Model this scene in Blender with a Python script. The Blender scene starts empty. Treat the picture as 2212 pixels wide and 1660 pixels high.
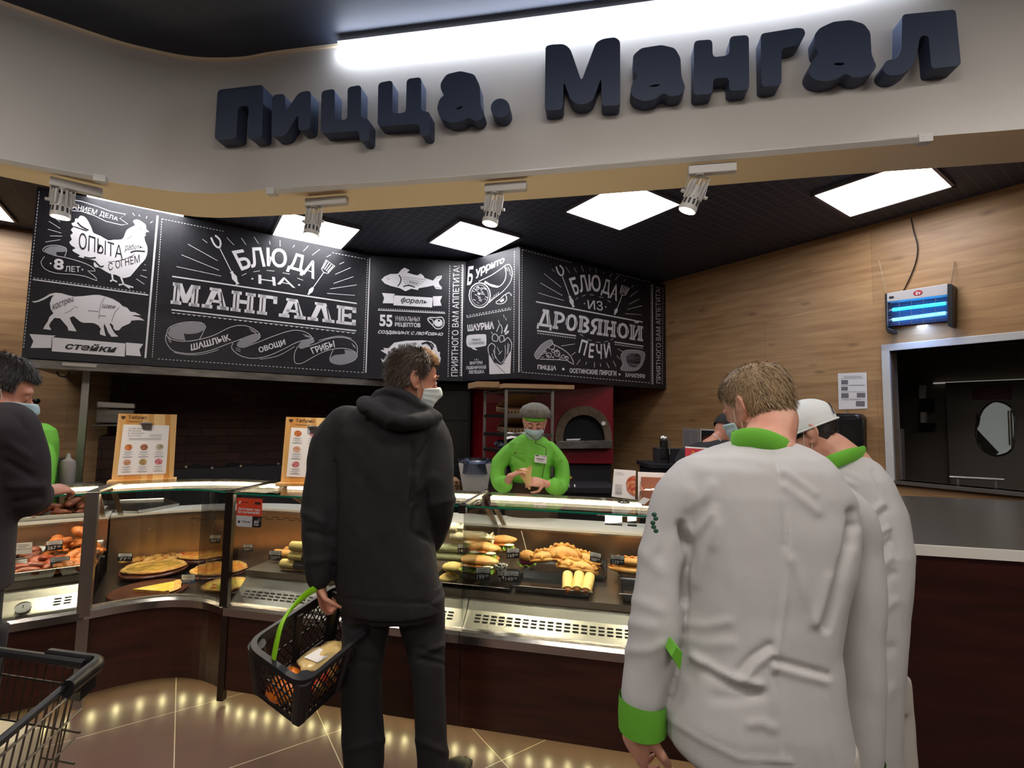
import bpy, bmesh, math, random
import numpy as np
from mathutils import Vector, Matrix, noise
S = bpy.context.scene
COL = S.collection
random.seed(7)
PI = math.pi
rad = math.radians
# ------------------------------------------------------------------ camera, world, exposure
CZ = 1.5                                    # eye height of the photographer
FPX, PIT, ROL = 1033.5, rad(4.2045), rad(.8995)
_fw = np.array([0, math.cos(PIT), math.sin(PIT)]); _up = np.array([0, -math.sin(PIT), math.cos(PIT)]); _rt = np.array([1., 0, 0])
RT = math.cos(ROL)*_rt + math.sin(ROL)*_up; UP = -math.sin(ROL)*_rt + math.cos(ROL)*_up
cam = bpy.data.cameras.new('camera'); cam.sensor_width = 36; cam.lens = 36*FPX/2212; cam.clip_start = .02
camo = bpy.data.objects.new('camera', cam); COL.objects.link(camo)
camo.matrix_world = Matrix(((RT[0], UP[0], -_fw[0], 0), (RT[1], UP[1], -_fw[1], 0), (RT[2], UP[2], -_fw[2], CZ), (0, 0, 0, 1)))
S.camera = camo
W = bpy.data.worlds.new('world'); S.world = W; W.use_nodes = True
W.node_tree.nodes['Background'].inputs[0].default_value = (.9, .95, 1, 1)
W.node_tree.nodes['Background'].inputs[1].default_value = .10
S.view_settings.view_transform = 'Standard'; S.view_settings.look = 'None'
S.view_settings.exposure = 0.25; S.view_settings.gamma = 1
S.view_settings.use_curve_mapping = False
S.cycles.max_bounces = 8; S.cycles.transparent_max_bounces = 24; S.cycles.glossy_bounces = 4
S.cycles.diffuse_bounces = 4; S.cycles.caustics_reflective = False; S.cycles.caustics_refractive = False
S.cycles.use_denoising = True; S.cycles.sample_clamp_indirect = 4
try: S.cycles.denoiser = 'OPENIMAGEDENOISE'
except Exception: pass

# ------------------------------------------------------------------ measuring: photo pixel -> point of the place
def ray(x, y): return RT*(x-1106)/FPX - UP*(y-830)/FPX + _fw
C0 = np.array([0, 0, CZ])
def atz(x, y, z): d = ray(x, y); return C0 + d*((z-CZ)/d[2])
def atY(x, y, Y): d = ray(x, y); return C0 + d*(Y/d[1])
def onp(x, y, p0, az):
    n = np.array([math.cos(az), -math.sin(az), 0]); d = ray(x, y)
    return C0 + d*((n@(np.asarray(p0, float)-C0))/(n@d))
def azd(a): return np.array([math.sin(a), math.cos(a), 0.])

# ------------------------------------------------------------------ materials
def lin(c):
    if isinstance(c, str):
        c = [int(c[i:i+2], 16)/255 for i in (0, 2, 4)]
    return tuple((v/12.92 if v <= .04045 else ((v+.055)/1.055)**2.4) for v in c[:3]) + (1,)
def M(name, col, rough=.5, metal=0, spec=.5, noise_=None, bump=None, emit=None, coat=0, sheen=0, sss=0):
    """col sRGB hex; noise_=(col2, scale, (sx,sy,sz), lo, hi); bump=(scale, strength, (sx,sy,sz), detail)"""
    m = bpy.data.materials.new(name); m.use_nodes = True
    nt = m.node_tree; b = nt.nodes['Principled BSDF']; L = nt.links.new
    b.inputs['Base Color'].default_value = lin(col); b.inputs['Roughness'].default_value = rough
    b.inputs['Metallic'].default_value = metal; b.inputs['Specular IOR Level'].default_value = spec
    b.inputs['Coat Weight'].default_value = coat; b.inputs['Coat Roughness'].default_value = .1
    if sheen: b.inputs['Sheen Weight'].default_value = sheen
    if sss:
        b.inputs['Subsurface Weight'].default_value = sss; b.inputs['Subsurface Radius'].default_value = (.012, .005, .003); b.inputs['Subsurface Scale'].default_value = 1
    tc = nt.nodes.new('ShaderNodeTexCoord')
    def nz(scale, st, det=4, rg=.55):
        mp = nt.nodes.new('ShaderNodeMapping'); mp.inputs['Scale'].default_value = st
        n = nt.nodes.new('ShaderNodeTexNoise'); n.inputs['Scale'].default_value = scale; n.inputs['Detail'].default_value = det; n.inputs['Roughness'].default_value = rg
        L(tc.outputs['Object'], mp.inputs[0]); L(mp.outputs[0], n.inputs['Vector']); return n
    if noise_:
        c2, sc, st, lo, hi = noise_
        n = nz(sc, st); r = nt.nodes.new('ShaderNodeValToRGB')
        r.color_ramp.elements[0].position = lo; r.color_ramp.elements[1].position = hi
        r.color_ramp.elements[0].color = lin(col); r.color_ramp.elements[1].color = lin(c2)
        L(n.outputs[0], r.inputs[0]); L(r.outputs[0], b.inputs['Base Color'])
    if bump:
        n = nz(bump[0], bump[2] if len(bump) > 2 else (1, 1, 1), bump[3] if len(bump) > 3 else 3)
        bp = nt.nodes.new('ShaderNodeBump'); bp.inputs['Strength'].default_value = bump[1]; bp.inputs['Distance'].default_value = .01
        L(n.outputs[0], bp.inputs['Height']); L(bp.outputs[0], b.inputs['Normal'])
    if emit:
        b.inputs['Emission Color'].default_value = lin(emit[0]); b.inputs['Emission Strength'].default_value = emit[1]
    m.diffuse_color = lin(col)
    return m
def glass(name, tint='ffffff', refl=1.0, rough=.0):
    m = bpy.data.materials.new(name); m.use_nodes = True; nt = m.node_tree; nt.nodes.clear(); L = nt.links.new
    o = nt.nodes.new('ShaderNodeOutputMaterial'); t = nt.nodes.new('ShaderNodeBsdfTransparent'); g = nt.nodes.new('ShaderNodeBsdfGlossy')
    f = nt.nodes.new('ShaderNodeFresnel'); f.inputs[0].default_value = 1.45; mx = nt.nodes.new('ShaderNodeMixShader')
    mu = nt.nodes.new('ShaderNodeMath'); mu.operation = 'MULTIPLY'; mu.inputs[1].default_value = refl; L(f.outputs[0], mu.inputs[0])
    t.inputs[0].default_value = lin(tint); g.inputs['Roughness'].default_value = rough
    L(mu.outputs[0], mx.inputs[0]); L(t.outputs[0], mx.inputs[1]); L(g.outputs[0], mx.inputs[2]); L(mx.outputs[0], o.inputs[0])
    return m
def woodmat(name, a, b, c, rough, along, planks=None, knots=.5, joint='2a1a0e'):
    """planks along a horizontal axis `along` (world xy dir); planks=(height,length)"""
    m = bpy.data.materials.new(name); m.use_nodes = True; nt = m.node_tree; L = nt.links.new; bs = nt.nodes['Principled BSDF']
    tc = nt.nodes.new('ShaderNodeTexCoord')
    def dot(v):
        d = nt.nodes.new('ShaderNodeVectorMath'); d.operation = 'DOT_PRODUCT'; L(tc.outputs['Object'], d.inputs[0]); d.inputs[1].default_value = v; return d.outputs['Value']
    cx = nt.nodes.new('ShaderNodeCombineXYZ'); L(dot((along[0], along[1], 0)), cx.inputs[0]); L(dot((0, 0, 1)), cx.inputs[1])
    def mapped(s):
        mp = nt.nodes.new('ShaderNodeMapping'); mp.inputs['Scale'].default_value = s; L(cx.outputs[0], mp.inputs[0]); return mp.outputs[0]
    n1 = nt.nodes.new('ShaderNodeTexNoise'); n1.inputs['Scale'].default_value = 1; n1.inputs['Detail'].default_value = 6; n1.inputs['Distortion'].default_value = .6
    L(mapped((2.2, 22, 1)), n1.inputs['Vector'])
    n2 = nt.nodes.new('ShaderNodeTexNoise'); n2.inputs['Scale'].default_value = 1; n2.inputs['Detail'].default_value = 2; L(mapped((1.1, 3.4, 1)), n2.inputs['Vector'])
    r = nt.nodes.new('ShaderNodeValToRGB'); r.color_ramp.elements[0].position = .3; r.color_ramp.elements[1].position = .72
    r.color_ramp.elements[0].color = lin(a); r.color_ramp.elements[1].color = lin(b)
    ad = nt.nodes.new('ShaderNodeMath'); ad.operation = 'MULTIPLY_ADD'; L(n2.outputs[0], ad.inputs[0]); ad.inputs[1].default_value = .6; L(n1.outputs[0], ad.inputs[2])
    sb = nt.nodes.new('ShaderNodeMath'); sb.operation = 'SUBTRACT'; L(ad.outputs[0], sb.inputs[0]); sb.inputs[1].default_value = .3
    L(sb.outputs[0], r.inputs[0]); out = r.outputs[0]
    def mix(f, x, colr):
        mx = nt.nodes.new('ShaderNodeMix'); mx.data_type = 'RGBA'; L(f, mx.inputs[0]); L(x, mx.inputs[6]); mx.inputs[7].default_value = lin(colr); return mx.outputs[2]
    if knots:
        vo = nt.nodes.new('ShaderNodeTexVoronoi'); vo.inputs['Scale'].default_value = 1; L(mapped((2.6, 6.5, 1)), vo.inputs['Vector'])
        rr = nt.nodes.new('ShaderNodeMapRange'); rr.inputs[1].default_value = .02; rr.inputs[2].default_value = .16; rr.inputs[3].default_value = knots; rr.inputs[4].default_value = 0
        L(vo.outputs['Distance'], rr.inputs[0]); out = mix(rr.outputs[0], out, c)
    if planks:
        br = nt.nodes.new('ShaderNodeTexBrick'); br.inputs['Scale'].default_value = 1; br.inputs['Mortar Size'].default_value = .0022; br.inputs['Brick Width'].default_value = planks[1]; br.inputs['Row Height'].default_value = planks[0]
        br.offset = .37; L(cx.outputs[0], br.inputs['Vector'])
        br.inputs['Color1'].default_value = (1, 1, 1, 1); br.inputs['Color2'].default_value = (.72, .72, .72, 1); br.inputs['Mortar'].default_value = (.45, .4, .35, 1)
        mx = nt.nodes.new('ShaderNodeMix'); mx.data_type = 'RGBA'; mx.blend_type = 'MULTIPLY'; mx.inputs[0].default_value = .55; L(out, mx.inputs[6]); L(br.outputs[0], mx.inputs[7]); out = mx.outputs[2]
    L(out, bs.inputs['Base Color']); bs.inputs['Roughness'].default_value = rough
    return m

# ------------------------------------------------------------------ mesh building
class MB:
    def __init__(s): s.v = []; s.f = []; s.mi = []; s.k = 0
    def add(s, vs, fs, mi=None):
        o = len(s.v); s.v += [tuple(map(float, p)) for p in vs]; s.f += [tuple(o+i for i in f) for f in fs]; s.mi += [s.k if mi is None else mi]*len(fs); return s
    def box(s, c, size, ax=None, rz=0):
        if ax is None: ax = (np.array([math.cos(rz), math.sin(rz), 0]), np.array([-math.sin(rz), math.cos(rz), 0]), np.array([0, 0, 1.]))
        c = np.asarray(c, float); h = [np.asarray(a, float)*k/2 for a, k in zip(ax, size)]
        vs = [c+i*h[0]+j*h[1]+k*h[2] for k in (-1, 1) for j in (-1, 1) for i in (-1, 1)]
        return s.add(vs, [(0, 2, 3, 1), (4, 5, 7, 6), (0, 1, 5, 4), (2, 6, 7, 3), (0, 4, 6, 2), (1, 3, 7, 5)])
    def seg(s, a, b, w, h, up=(0, 0, 1)):
        a = np.asarray(a, float); b = np.asarray(b, float); d = b-a; l = np.linalg.norm(d); d = d/l
        u = np.asarray(up, float); x = np.cross(d, u)
        if np.linalg.norm(x) < 1e-6: x = np.cross(d, (1, 0, 0))
        x /= np.linalg.norm(x); y = np.cross(x, d)
        return s.box((a+b)/2, (w, l, h), (x, d, y))
    def ring(s, c, d, r, n, u=None):
        d = np.asarray(d, float)/np.linalg.norm(d)
        t = np.array([0, 0, 1.]) if abs(d[2]) < .9 else np.array([1., 0, 0])
        if u is not None: t = np.asarray(u, float)
        x = np.cross(t, d); x /= np.linalg.norm(x); y = np.cross(d, x)
        rx, ry = (r, r) if np.isscalar(r) else r
        return [np.asarray(c)+x*rx*math.cos(2*PI*i/n)+y*ry*math.sin(2*PI*i/n) for i in range(n)]
    def rings(s, R, cap=True, closed=False):
        n = len(R[0]); vs = [p for r in R for p in r]; fs = []; m = len(R)
        for k in range(m if closed else m-1):
            a, b = k*n, ((k+1) % m)*n
            fs += [(a+i, a+(i+1) % n, b+(i+1) % n, b+i) for i in range(n)]
        if cap and not closed: fs += [tuple(range(n-1, -1, -1)), tuple((m-1)*n+i for i in range(n))]
        return s.add(vs, fs)
    def tube(s, pts, r, n=10, closed=False, cap=True, u=None):
        pts = [np.asarray(p, float) for p in pts]; m = len(pts)
        if np.isscalar(r) or (len(r) == 2 and m != 2): r = [r]*m
        R = []; ref = None
        for i in range(m):
            if closed: d = pts[(i+1) % m]-pts[i-1]
            else: d = pts[min(i+1, m-1)]-pts[max(i-1, 0)]
            if np.linalg.norm(d) < 1e-9: d = np.array([0, 0, 1.])
            d = d/np.linalg.norm(d)
            if u is None and not closed:
                if ref is None: ref = np.array([0, 0, 1.]) if abs(d[2]) < .8 else np.array([1., 0, 0])
                ref = ref-d*(ref@d); ref /= np.linalg.norm(ref); R.append(s.ring(pts[i], d, r[i], n, ref))
            else: R.append(s.ring(pts[i], d, r[i], n, u))
        return s.rings(R, cap, closed)
    def cyl(s, a, b, r0, r1=None, n=20): return s.tube([a, b], [r0, r0 if r1 is None else r1], n)
    def ell(s, c, r, n=20, m=12, R=None):
        c = np.asarray(c, float); rr = (r,)*3 if np.isscalar(r) else r; Rm = np.eye(3) if R is None else np.asarray(R)
        vs = [c+Rm@np.array([0, 0, -rr[2]])]
        for j in range(1, m):
            t = -PI/2+PI*j/m
            for i in range(n):
                p = 2*PI*i/n; vs.append(c+Rm@np.array([rr[0]*math.cos(t)*math.cos(p), rr[1]*math.cos(t)*math.sin(p), rr[2]*math.sin(t)]))
        vs.append(c+Rm@np.array([0, 0, rr[2]])); fs = []
        for i in range(n): fs.append((0, 1+(i+1) % n, 1+i))
        for j in range(m-2):
            a, b = 1+j*n, 1+(j+1)*n; fs += [(a+i, a+(i+1) % n, b+(i+1) % n, b+i) for i in range(n)]
        e = len(vs)-1; a = 1+(m-2)*n
        for i in range(n): fs.append((a+i, a+(i+1) % n, e))
        return s.add(vs, fs)
    def prism(s, poly, ext):
        """poly: list of 3D points, ext: extrusion vector"""
        n = len(poly); e = np.asarray(ext, float); vs = [np.asarray(p, float) for p in poly]+[np.asarray(p, float)+e for p in poly]
        return s.add(vs, [tuple(range(n-1, -1, -1)), tuple(range(n, 2*n))]+[(i, (i+1) % n, n+(i+1) % n, n+i) for i in range(n)])
    def lathe(s, prof, c=(0, 0, 0), n=24):
        R = [[(c[0]+r*math.cos(2*PI*i/n), c[1]+r*math.sin(2*PI*i/n), c[2]+z) for i in range(n)] for r, z in prof]
        return s.rings(R)
    def grid(s, P):
        """P[j][i] points"""
        m, n = len(P), len(P[0]); vs = [p for r in P for p in r]
        return s.add(vs, [(j*n+i, j*n+i+1, (j+1)*n+i+1, (j+1)*n+i) for j in range(m-1) for i in range(n-1)])
    def xf(s, fn): s.v = [tuple(fn(np.array(p))) for p in s.v]; return s
    def mesh(s, name, mat, smooth=30, off=(0, 0, 0)):
        me = bpy.data.meshes.new(name); me.from_pydata([(a-off[0], b-off[1], c-off[2]) for a, b, c in s.v], [], s.f)
        for mm in (mat if isinstance(mat, (list, tuple)) else [mat]): me.materials.append(mm)
        if isinstance(mat, (list, tuple)): me.polygons.foreach_set('material_index', s.mi)
        bm = bmesh.new(); bm.from_mesh(me); bmesh.ops.recalc_face_normals(bm, faces=bm.faces); bm.to_mesh(me); bm.free()
        if smooth:
            me.polygons.foreach_set('use_smooth', [True]*len(me.polygons)); me.set_sharp_from_angle(angle=rad(smooth))
        me.update(); return me
def wloc(o):
    l = np.zeros(3)
    while o: l += np.array(o.location); o = o.parent
    return l
def link(o, parent=None):
    COL.objects.link(o)
    if parent: o.parent = parent
    return o
def tag(o, label=None, cat=None, group=None, kind=None):
    for k, v in (('label', label), ('category', cat), ('group', group), ('kind', kind)):
        if v: o[k] = v
    return o
def obj(name, mb, mat, parent=None, smooth=30, bevel=0, loc=None):
    """ONE mesh object; mb is in world coordinates (or local ones when loc is given)"""
    off = wloc(parent) if parent else np.zeros(3)
    me = mb.mesh(name, mat, smooth, off) if isinstance(mb, MB) else mb
    o = bpy.data.objects.new(name, me); link(o, parent)
    if bevel:
        b = o.modifiers.new('bevel', 'BEVEL'); b.width = bevel; b.segments = 2; b.limit_method = 'ANGLE'; b.angle_limit = rad(40)
    return o
def thing(name, loc, label, cat, group=None):
    o = bpy.data.objects.new(name, None); o.empty_display_size = .1; o.location = tuple(map(float, loc)); link(o)
    return tag(o, label, cat, group)
def solo(name, mb, mat, label, cat, group=None, smooth=30, bevel=0):
    """a thing that is one mesh; origin at its base centre"""
    a = np.array(mb.v); c = (a.min(0)+a.max(0))/2; c[2] = a[:, 2].min()
    me = mb.mesh(name, mat, smooth, c); o = bpy.data.objects.new(name, me); o.location = tuple(c); link(o)
    if bevel:
        b = o.modifiers.new('bevel', 'BEVEL'); b.width = bevel; b.segments = 2; b.limit_method = 'ANGLE'; b.angle_limit = rad(40)
    return tag(o, label, cat, group)
def struct(name, mb, mat, smooth=30, parent=None):
    o = obj(name, mb, mat, parent, smooth)
    if not parent: o['kind'] = 'structure'
    return o
def dup(root, loc=None, rz=None, label=None, group=None, keep=None):
    r = root.copy(); link(r)
    if loc is not None: r.location = tuple(map(float, loc))
    if rz is not None: r.rotation_euler = (0, 0, rz) if np.isscalar(rz) else rz
    if label: r['label'] = label
    if group: r['group'] = group
    for ch in list(root.children):
        if keep and not keep(ch): continue
        c = ch.copy(); link(c); c.parent = r
        for g in list(ch.children):
            d = g.copy(); link(d); d.parent = c
    return r
def smoothpts(p, k=6, closed=False):
    """Catmull-Rom through points"""
    p = [np.asarray(q, float) for q in p]; n = len(p); out = []
    for i in range(n if closed else n-1):
        a, b, c, d = (p[(i-1) % n], p[i], p[(i+1) % n], p[(i+2) % n]) if closed else (p[max(i-1, 0)], p[i], p[i+1], p[min(i+2, n-1)])
        for j in range(k):
            t = j/k; out.append(.5*((2*b)+(-a+c)*t+(2*a-5*b+4*c-d)*t*t+(-a+3*b-3*c+d)*t**3))
    if not closed: out.append(p[-1])
    return out
def roundpoly(p, r, k=4):
    """polygon (2D/3D) with rounded corners"""
    p = [np.asarray(q, float) for q in p]; n = len(p); out = []
    for i in range(n):
        a, b, c = p[i-1], p[i], p[(i+1) % n]; da = np.linalg.norm(a-b); dc = np.linalg.norm(c-b); rr = min(r, .48*da, .48*dc)
        s0 = b+(a-b)/da*rr; s1 = b+(c-b)/dc*rr
        for j in range(k+1):
            t = j/k; out.append((1-t)**2*s0+2*t*(1-t)*b+t*t*s1)
    return out
_tx = {}
def textmesh(body, bold=0, space=1, shear=0):
    """flat text as (verts 2D normalised to its box, faces, aspect)"""
    k = (body, bold, space, shear)
    if k in _tx: return _tx[k]
    c = bpy.data.curves.new('txt', 'FONT'); c.body = body; c.offset = bold; c.space_character = space; c.shear = shear; c.resolution_u = 3; c.align_x = 'LEFT'
    o = bpy.data.objects.new('txt', c); COL.objects.link(o)
    dg = bpy.context.evaluated_depsgraph_get(); me = o.evaluated_get(dg).to_mesh()
    v = np.array([q.co[:2] for q in me.vertices]); f = [tuple(q.vertices) for q in me.polygons]
    o.evaluated_get(dg).to_mesh_clear(); bpy.data.objects.remove(o); bpy.data.curves.remove(c)
    lo, hi = v.min(0), v.max(0); asp = (hi[0]-lo[0])/max(hi[1]-lo[1], 1e-6)
    _tx[k] = ((v-lo)/(hi-lo), f, asp); return _tx[k]
def quadmap(q):
    """unit square -> quad TL,TR,BR,BL"""
    tl, tr, br, bl = [np.asarray(p, float) for p in q]
    return lambda u, v: (tl*(1-u)+tr*u)*v+(bl*(1-u)+br*u)*(1-v)
def text_to(mb, body, q, bold=0, space=1, shear=0, mp=None):
    v, f, a = textmesh(body, bold, space, shear); g = quadmap(q)
    mb.add([mp(g(x, y)) if mp else g(x, y) for x, y in v], f); return mb
def fillpoly(mb, pts3):
    """concave-safe fill of a planar outline"""
    from mathutils.geometry import tessellate_polygon
    t = tessellate_polygon([[Vector(p) for p in pts3]])
    mb.add(pts3, [tuple(a) for a in t]); return mb
def rotz(a): c, s = math.cos(a), math.sin(a); return np.array([[c, -s, 0], [s, c, 0], [0, 0, 1.]])
def rotx(a): c, s = math.cos(a), math.sin(a); return np.array([[1, 0, 0], [0, c, -s], [0, s, c.real]])
def roty(a): c, s = math.cos(a), math.sin(a); return np.array([[c, 0, s], [0, 1, 0], [-s, 0, c]])
# ------------------------------------------------------------------ room axes (the kitchen is turned 55.6 degrees to the camera)
E1 = azd(rad(55.6)); E2 = np.array([-E1[1], E1[0], 0.]); EZ = np.array([0, 0, 1.])
RZ = math.atan2(E1[1], E1[0])
def rm(a, b, z): return E1*a+E2*b+EZ*z
def one1(x, y, e1): d = ray(x, y); return C0+d*(e1/(d@E1))
def one2(x, y, e2): d = ray(x, y); return C0+d*(e2/(d@E2))
AX = (E1, E2, EZ)
CE = 3.148                                  # kitchen ceiling
FZ0, FZ1 = 2.70, 3.455                       # fascia band
m_wood = woodmat('oak_panelling', 'a67c52', 'c79f70', '5a3a20', .45, tuple(E2), (.62, 2.4), .55)
m_wood_b = woodmat('oak_panelling_rear', 'a67c52', 'c79f70', '5a3a20', .45, tuple(E1), (.62, 2.4), .4)
m_dark = M('black_paint', '15141a', .6)
m_blk = M('black_plastic', '121214', .35)
m_steel = M('brushed_steel', 'b9b4ac', .30, 1, bump=(60, .06, (1, 1, 14)))
m_steel_d = M('worn_steel', '8a8580', .42, 1, noise_=('5c5652', 6, (1, 1, 3), .3, .7))
m_white = M('white_laminate', 'e6e2da', .35)
m_brown = woodmat('dark_wenge_panel', '2e1712', '49251a', '1f0f0b', .32, (.978, -.208), None, 0)
m_gloss = M('black_gloss_top', '1b1b1d', .12, spec=.6)
m_red = M('red_enamel', '7d0f1c', .35)
m_fascia = M('grey_fascia_paint', 'c6c2bc', .32, spec=.35, noise_=('c0bcb6', 1.5, (1, 1, 1), .3, .7))
m_soffit = M('cream_soffit', 'f6e2c0', .6)
m_navy = M('navy_ceiling_paint', '2b3242', .55)
m_lightw = M('light_diffuser', 'ffffff', .5, emit=('fbfaff', 11))
m_led = M('led_tube_cool', 'ffffff', .5, emit=('e6eeff', 42))
m_whitep = M('white_painted_metal', 'cfcdc9', .4)
m_paper = M('white_paper', 'efecec', .7)
m_ink = M('black_ink', '1c1a1c', .7)
m_chalk = M('chalk_white_print', 'd9d7da', .55)
m_board = M('chalkboard_black', '17161c', .42, spec=.4, noise_=('201f26', 30, (1, 1, 1), .4, .7))
m_clear = glass('clear_glass', 'f9fcfa', .8)
m_edge = M('green_glass_edge', '0c5a45', .1, spec=.8, emit=('0a7a5a', .12))

# floor: 600 mm tiles turned with the room
def tilemat():
    m = bpy.data.materials.new('brown_floor_tile'); m.use_nodes = True; nt = m.node_tree; L = nt.links.new; b = nt.nodes['Principled BSDF']
    tc = nt.nodes.new('ShaderNodeTexCoord'); mp = nt.nodes.new('ShaderNodeMapping'); mp.vector_type = 'TEXTURE'
    mp.inputs['Rotation'].default_value = (0, 0, RZ); L(tc.outputs['Object'], mp.inputs[0])
    ad = nt.nodes.new('ShaderNodeVectorMath'); ad.operation = 'ADD'; L(mp.outputs[0], ad.inputs[0]); ad.inputs[1].default_value = (-.05+5.95, -3.035+11.9, 0)
    br = nt.nodes.new('ShaderNodeTexBrick'); br.offset = 0; br.inputs['Scale'].default_value = 1; br.inputs['Brick Width'].default_value = .595; br.inputs['Row Height'].default_value = .595
    br.inputs['Mortar Size'].default_value = .0022; br.inputs['Color1'].default_value = lin('6b5650'); br.inputs['Color2'].default_value = lin('64504a'); br.inputs['Mortar'].default_value = lin('c8bfa8')
    L(ad.outputs[0], br.inputs['Vector'])
    n = nt.nodes.new('ShaderNodeTexNoise'); n.inputs['Scale'].default_value = 9; n.inputs['Detail'].default_value = 5; L(tc.outputs['Object'], n.inputs['Vector'])
    mx = nt.nodes.new('ShaderNodeMix'); mx.data_type = 'RGBA'; mx.blend_type = 'MULTIPLY'; mx.inputs[0].default_value = .25; L(br.outputs[0], mx.inputs[6]); L(n.outputs['Color'], mx.inputs[7])
    L(mx.outputs[2], b.inputs['Base Color'])
    rr = nt.nodes.new('ShaderNodeMapRange'); rr.inputs[3].default_value = .25; rr.inputs[4].default_value = .34; L(n.outputs[0], rr.inputs[0]); L(rr.outputs[0], b.inputs['Roughness'])
    return m
m_tile = tilemat()
struct('floor', MB().box((0, 2, -.05), (14, 14, .1)), m_tile, 0)

# kitchen ceiling: black egg-crate grid under a dark slab
def gridmat():
    m = bpy.data.materials.new('open_cell_ceiling'); m.use_nodes = True; nt = m.node_tree; L = nt.links.new; b = nt.nodes['Principled BSDF']
    tc = nt.nodes.new('ShaderNodeTexCoord'); mp = nt.nodes.new('ShaderNodeMapping'); mp.vector_type = 'TEXTURE'; mp.inputs['Rotation'].default_value = (0, 0, RZ); L(tc.outputs['Object'], mp.inputs[0])
    br = nt.nodes.new('ShaderNodeTexBrick'); br.offset = 0; br.inputs['Scale'].default_value = 1; br.inputs['Brick Width'].default_value = .075; br.inputs['Row Height'].default_value = .075; br.inputs['Mortar Size'].default_value = .005
    br.inputs['Color1'].default_value = lin('2a3044'); br.inputs['Color2'].default_value = lin('2a3044'); br.inputs['Mortar'].default_value = lin('454d62'); L(mp.outputs[0], br.inputs['Vector'])
    L(br.outputs[0], b.inputs['Base Color']); b.inputs['Roughness'].default_value = .6
    bp = nt.nodes.new('ShaderNodeBump'); bp.inputs['Distance'].default_value = .02; bp.inputs['Strength'].default_value = .6; L(br.outputs['Fac'], bp.inputs['Height']); L(bp.outputs[0], b.inputs['Normal'])
    return m
FP = [(-4.3, .9), (-2.9, 1.88), (-2.451, 2.193), (-2.317, 2.282), (-2.137, 2.396), (-2.004, 2.455), (-1.789, 2.515), (-1.53, 2.512), (-1.294, 2.462), (-.742, 2.371), (-.03, 2.252), (.615, 2.136), (1.2, 2.02), (1.716, 1.907), (2.049, 1.845), (2.9, 1.66), (3.5, 1.5)]
SP = [(-4.5, 1.08), (-3.05, 2.08), (-2.638, 2.368), (-2.491, 2.471), (-2.33, 2.6), (-2.189, 2.706), (-2.006, 2.813), (-1.87, 2.841), (-1.72, 2.836), (-1.261, 2.773), (-.702, 2.677), (.22, 2.507), (.9, 2.37), (1.473, 2.246), (1.966, 2.149), (2.75, 2.0), (3.45, 1.85)]
FPs = smoothpts([(x, y, 0) for x, y in FP], 6); SPs = smoothpts([(x, y, 0) for x, y in SP], 6)
b = MB(); far = [(-6, 1.0), (-6.5, 9), (7, 9), (7, 1.8)]
poly = [(p[0], p[1], CE) for p in SPs]+[(x, y, CE) for x, y in far[::-1]]
b = MB(); fillpoly(b, [np.array(p) for p in poly]); nb = len(b.v); b.add([(p[0], p[1], CE+.06) for p in poly], [tuple(i+0 for i in f) for f in b.f])
struct('ceiling', b, gridmat(), 0)
# store ceiling in front of the fascia (dark blue), and the room behind the photographer
ZS = 3.47
b = MB(); b.box((0, -1.2, ZS+.05), (14, 7.9, .1)); struct('ceiling_store', b, m_navy, 0)
m_storewall = M('store_wall_paint', '6f6a66', .7)
struct('wall_rear', MB().box((0, -5.05, 1.73), (14, .1, 3.46)), m_storewall, 0)
struct('wall_left', MB().box((-6.55, 2, 1.73), (.1, 14, 3.46)), m_storewall, 0)
struct('wall_east', MB().box((6.9, -1.6, 1.73), (.1, 7, 3.46)), m_storewall, 0)
# curved sign fascia: face, soffit and inner face
b = MB()
F0 = [np.array((p[0], p[1], FZ0)) for p in FPs]; F1 = [np.array((p[0], p[1], FZ1)) for p in FPs]
b.grid([F0, F1]); struct('trim_1', b, m_fascia, 60)['label'] = 'grey curved sign fascia over the counter'
b = MB(); S0 = [np.array((p[0], p[1], FZ0)) for p in SPs]; S1 = [np.array((p[0], p[1], CE+.05)) for p in SPs]
b.grid([F0, S0]); b.grid([S0, S1]); struct('trim_2', b, m_soffit, 30)['label'] = 'cream soffit under the curved fascia'
b = MB(); b.grid([[p-np.array((0, .012, 0))+EZ*0 for p in F1], [p-np.array((0, .012, 0))+EZ*.016 for p in F1]]); b.grid([[p-np.array((0, .012, 0)) for p in F1], [p+np.array((0, .02, 0)) for p in F1]])
struct('trim_3', b, m_soffit, 60)

# walls of the kitchen
WR, WB = 4.6, 6.0                            # right wall e1, rear wall e2
WZ0, WZ1, WY0, WY1 = 1.072, 2.083, -.6, 1.41      # pass-through opening
b = MB()
def slab1(mb, a0, a1, z0, z1, e1=WR, t=.12): mb.box(rm(e1+t/2, (a0+a1)/2, (z0+z1)/2), (t, a1-a0, z1-z0), AX)
slab1(b, WY1, WB+.1, 0, CE); slab1(b, -1.6, WY1, WZ1, CE); slab1(b, -1.6, WY1, 0, WZ0); slab1(b, -1.6, WY0, WZ0, WZ1)
struct('wall_right', b, m_wood, 0)
struct('wall_back', MB().box(rm(1.2, WB+.06, CE/2), (7.6, .12, CE), AX), m_wood_b, 0)
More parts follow.
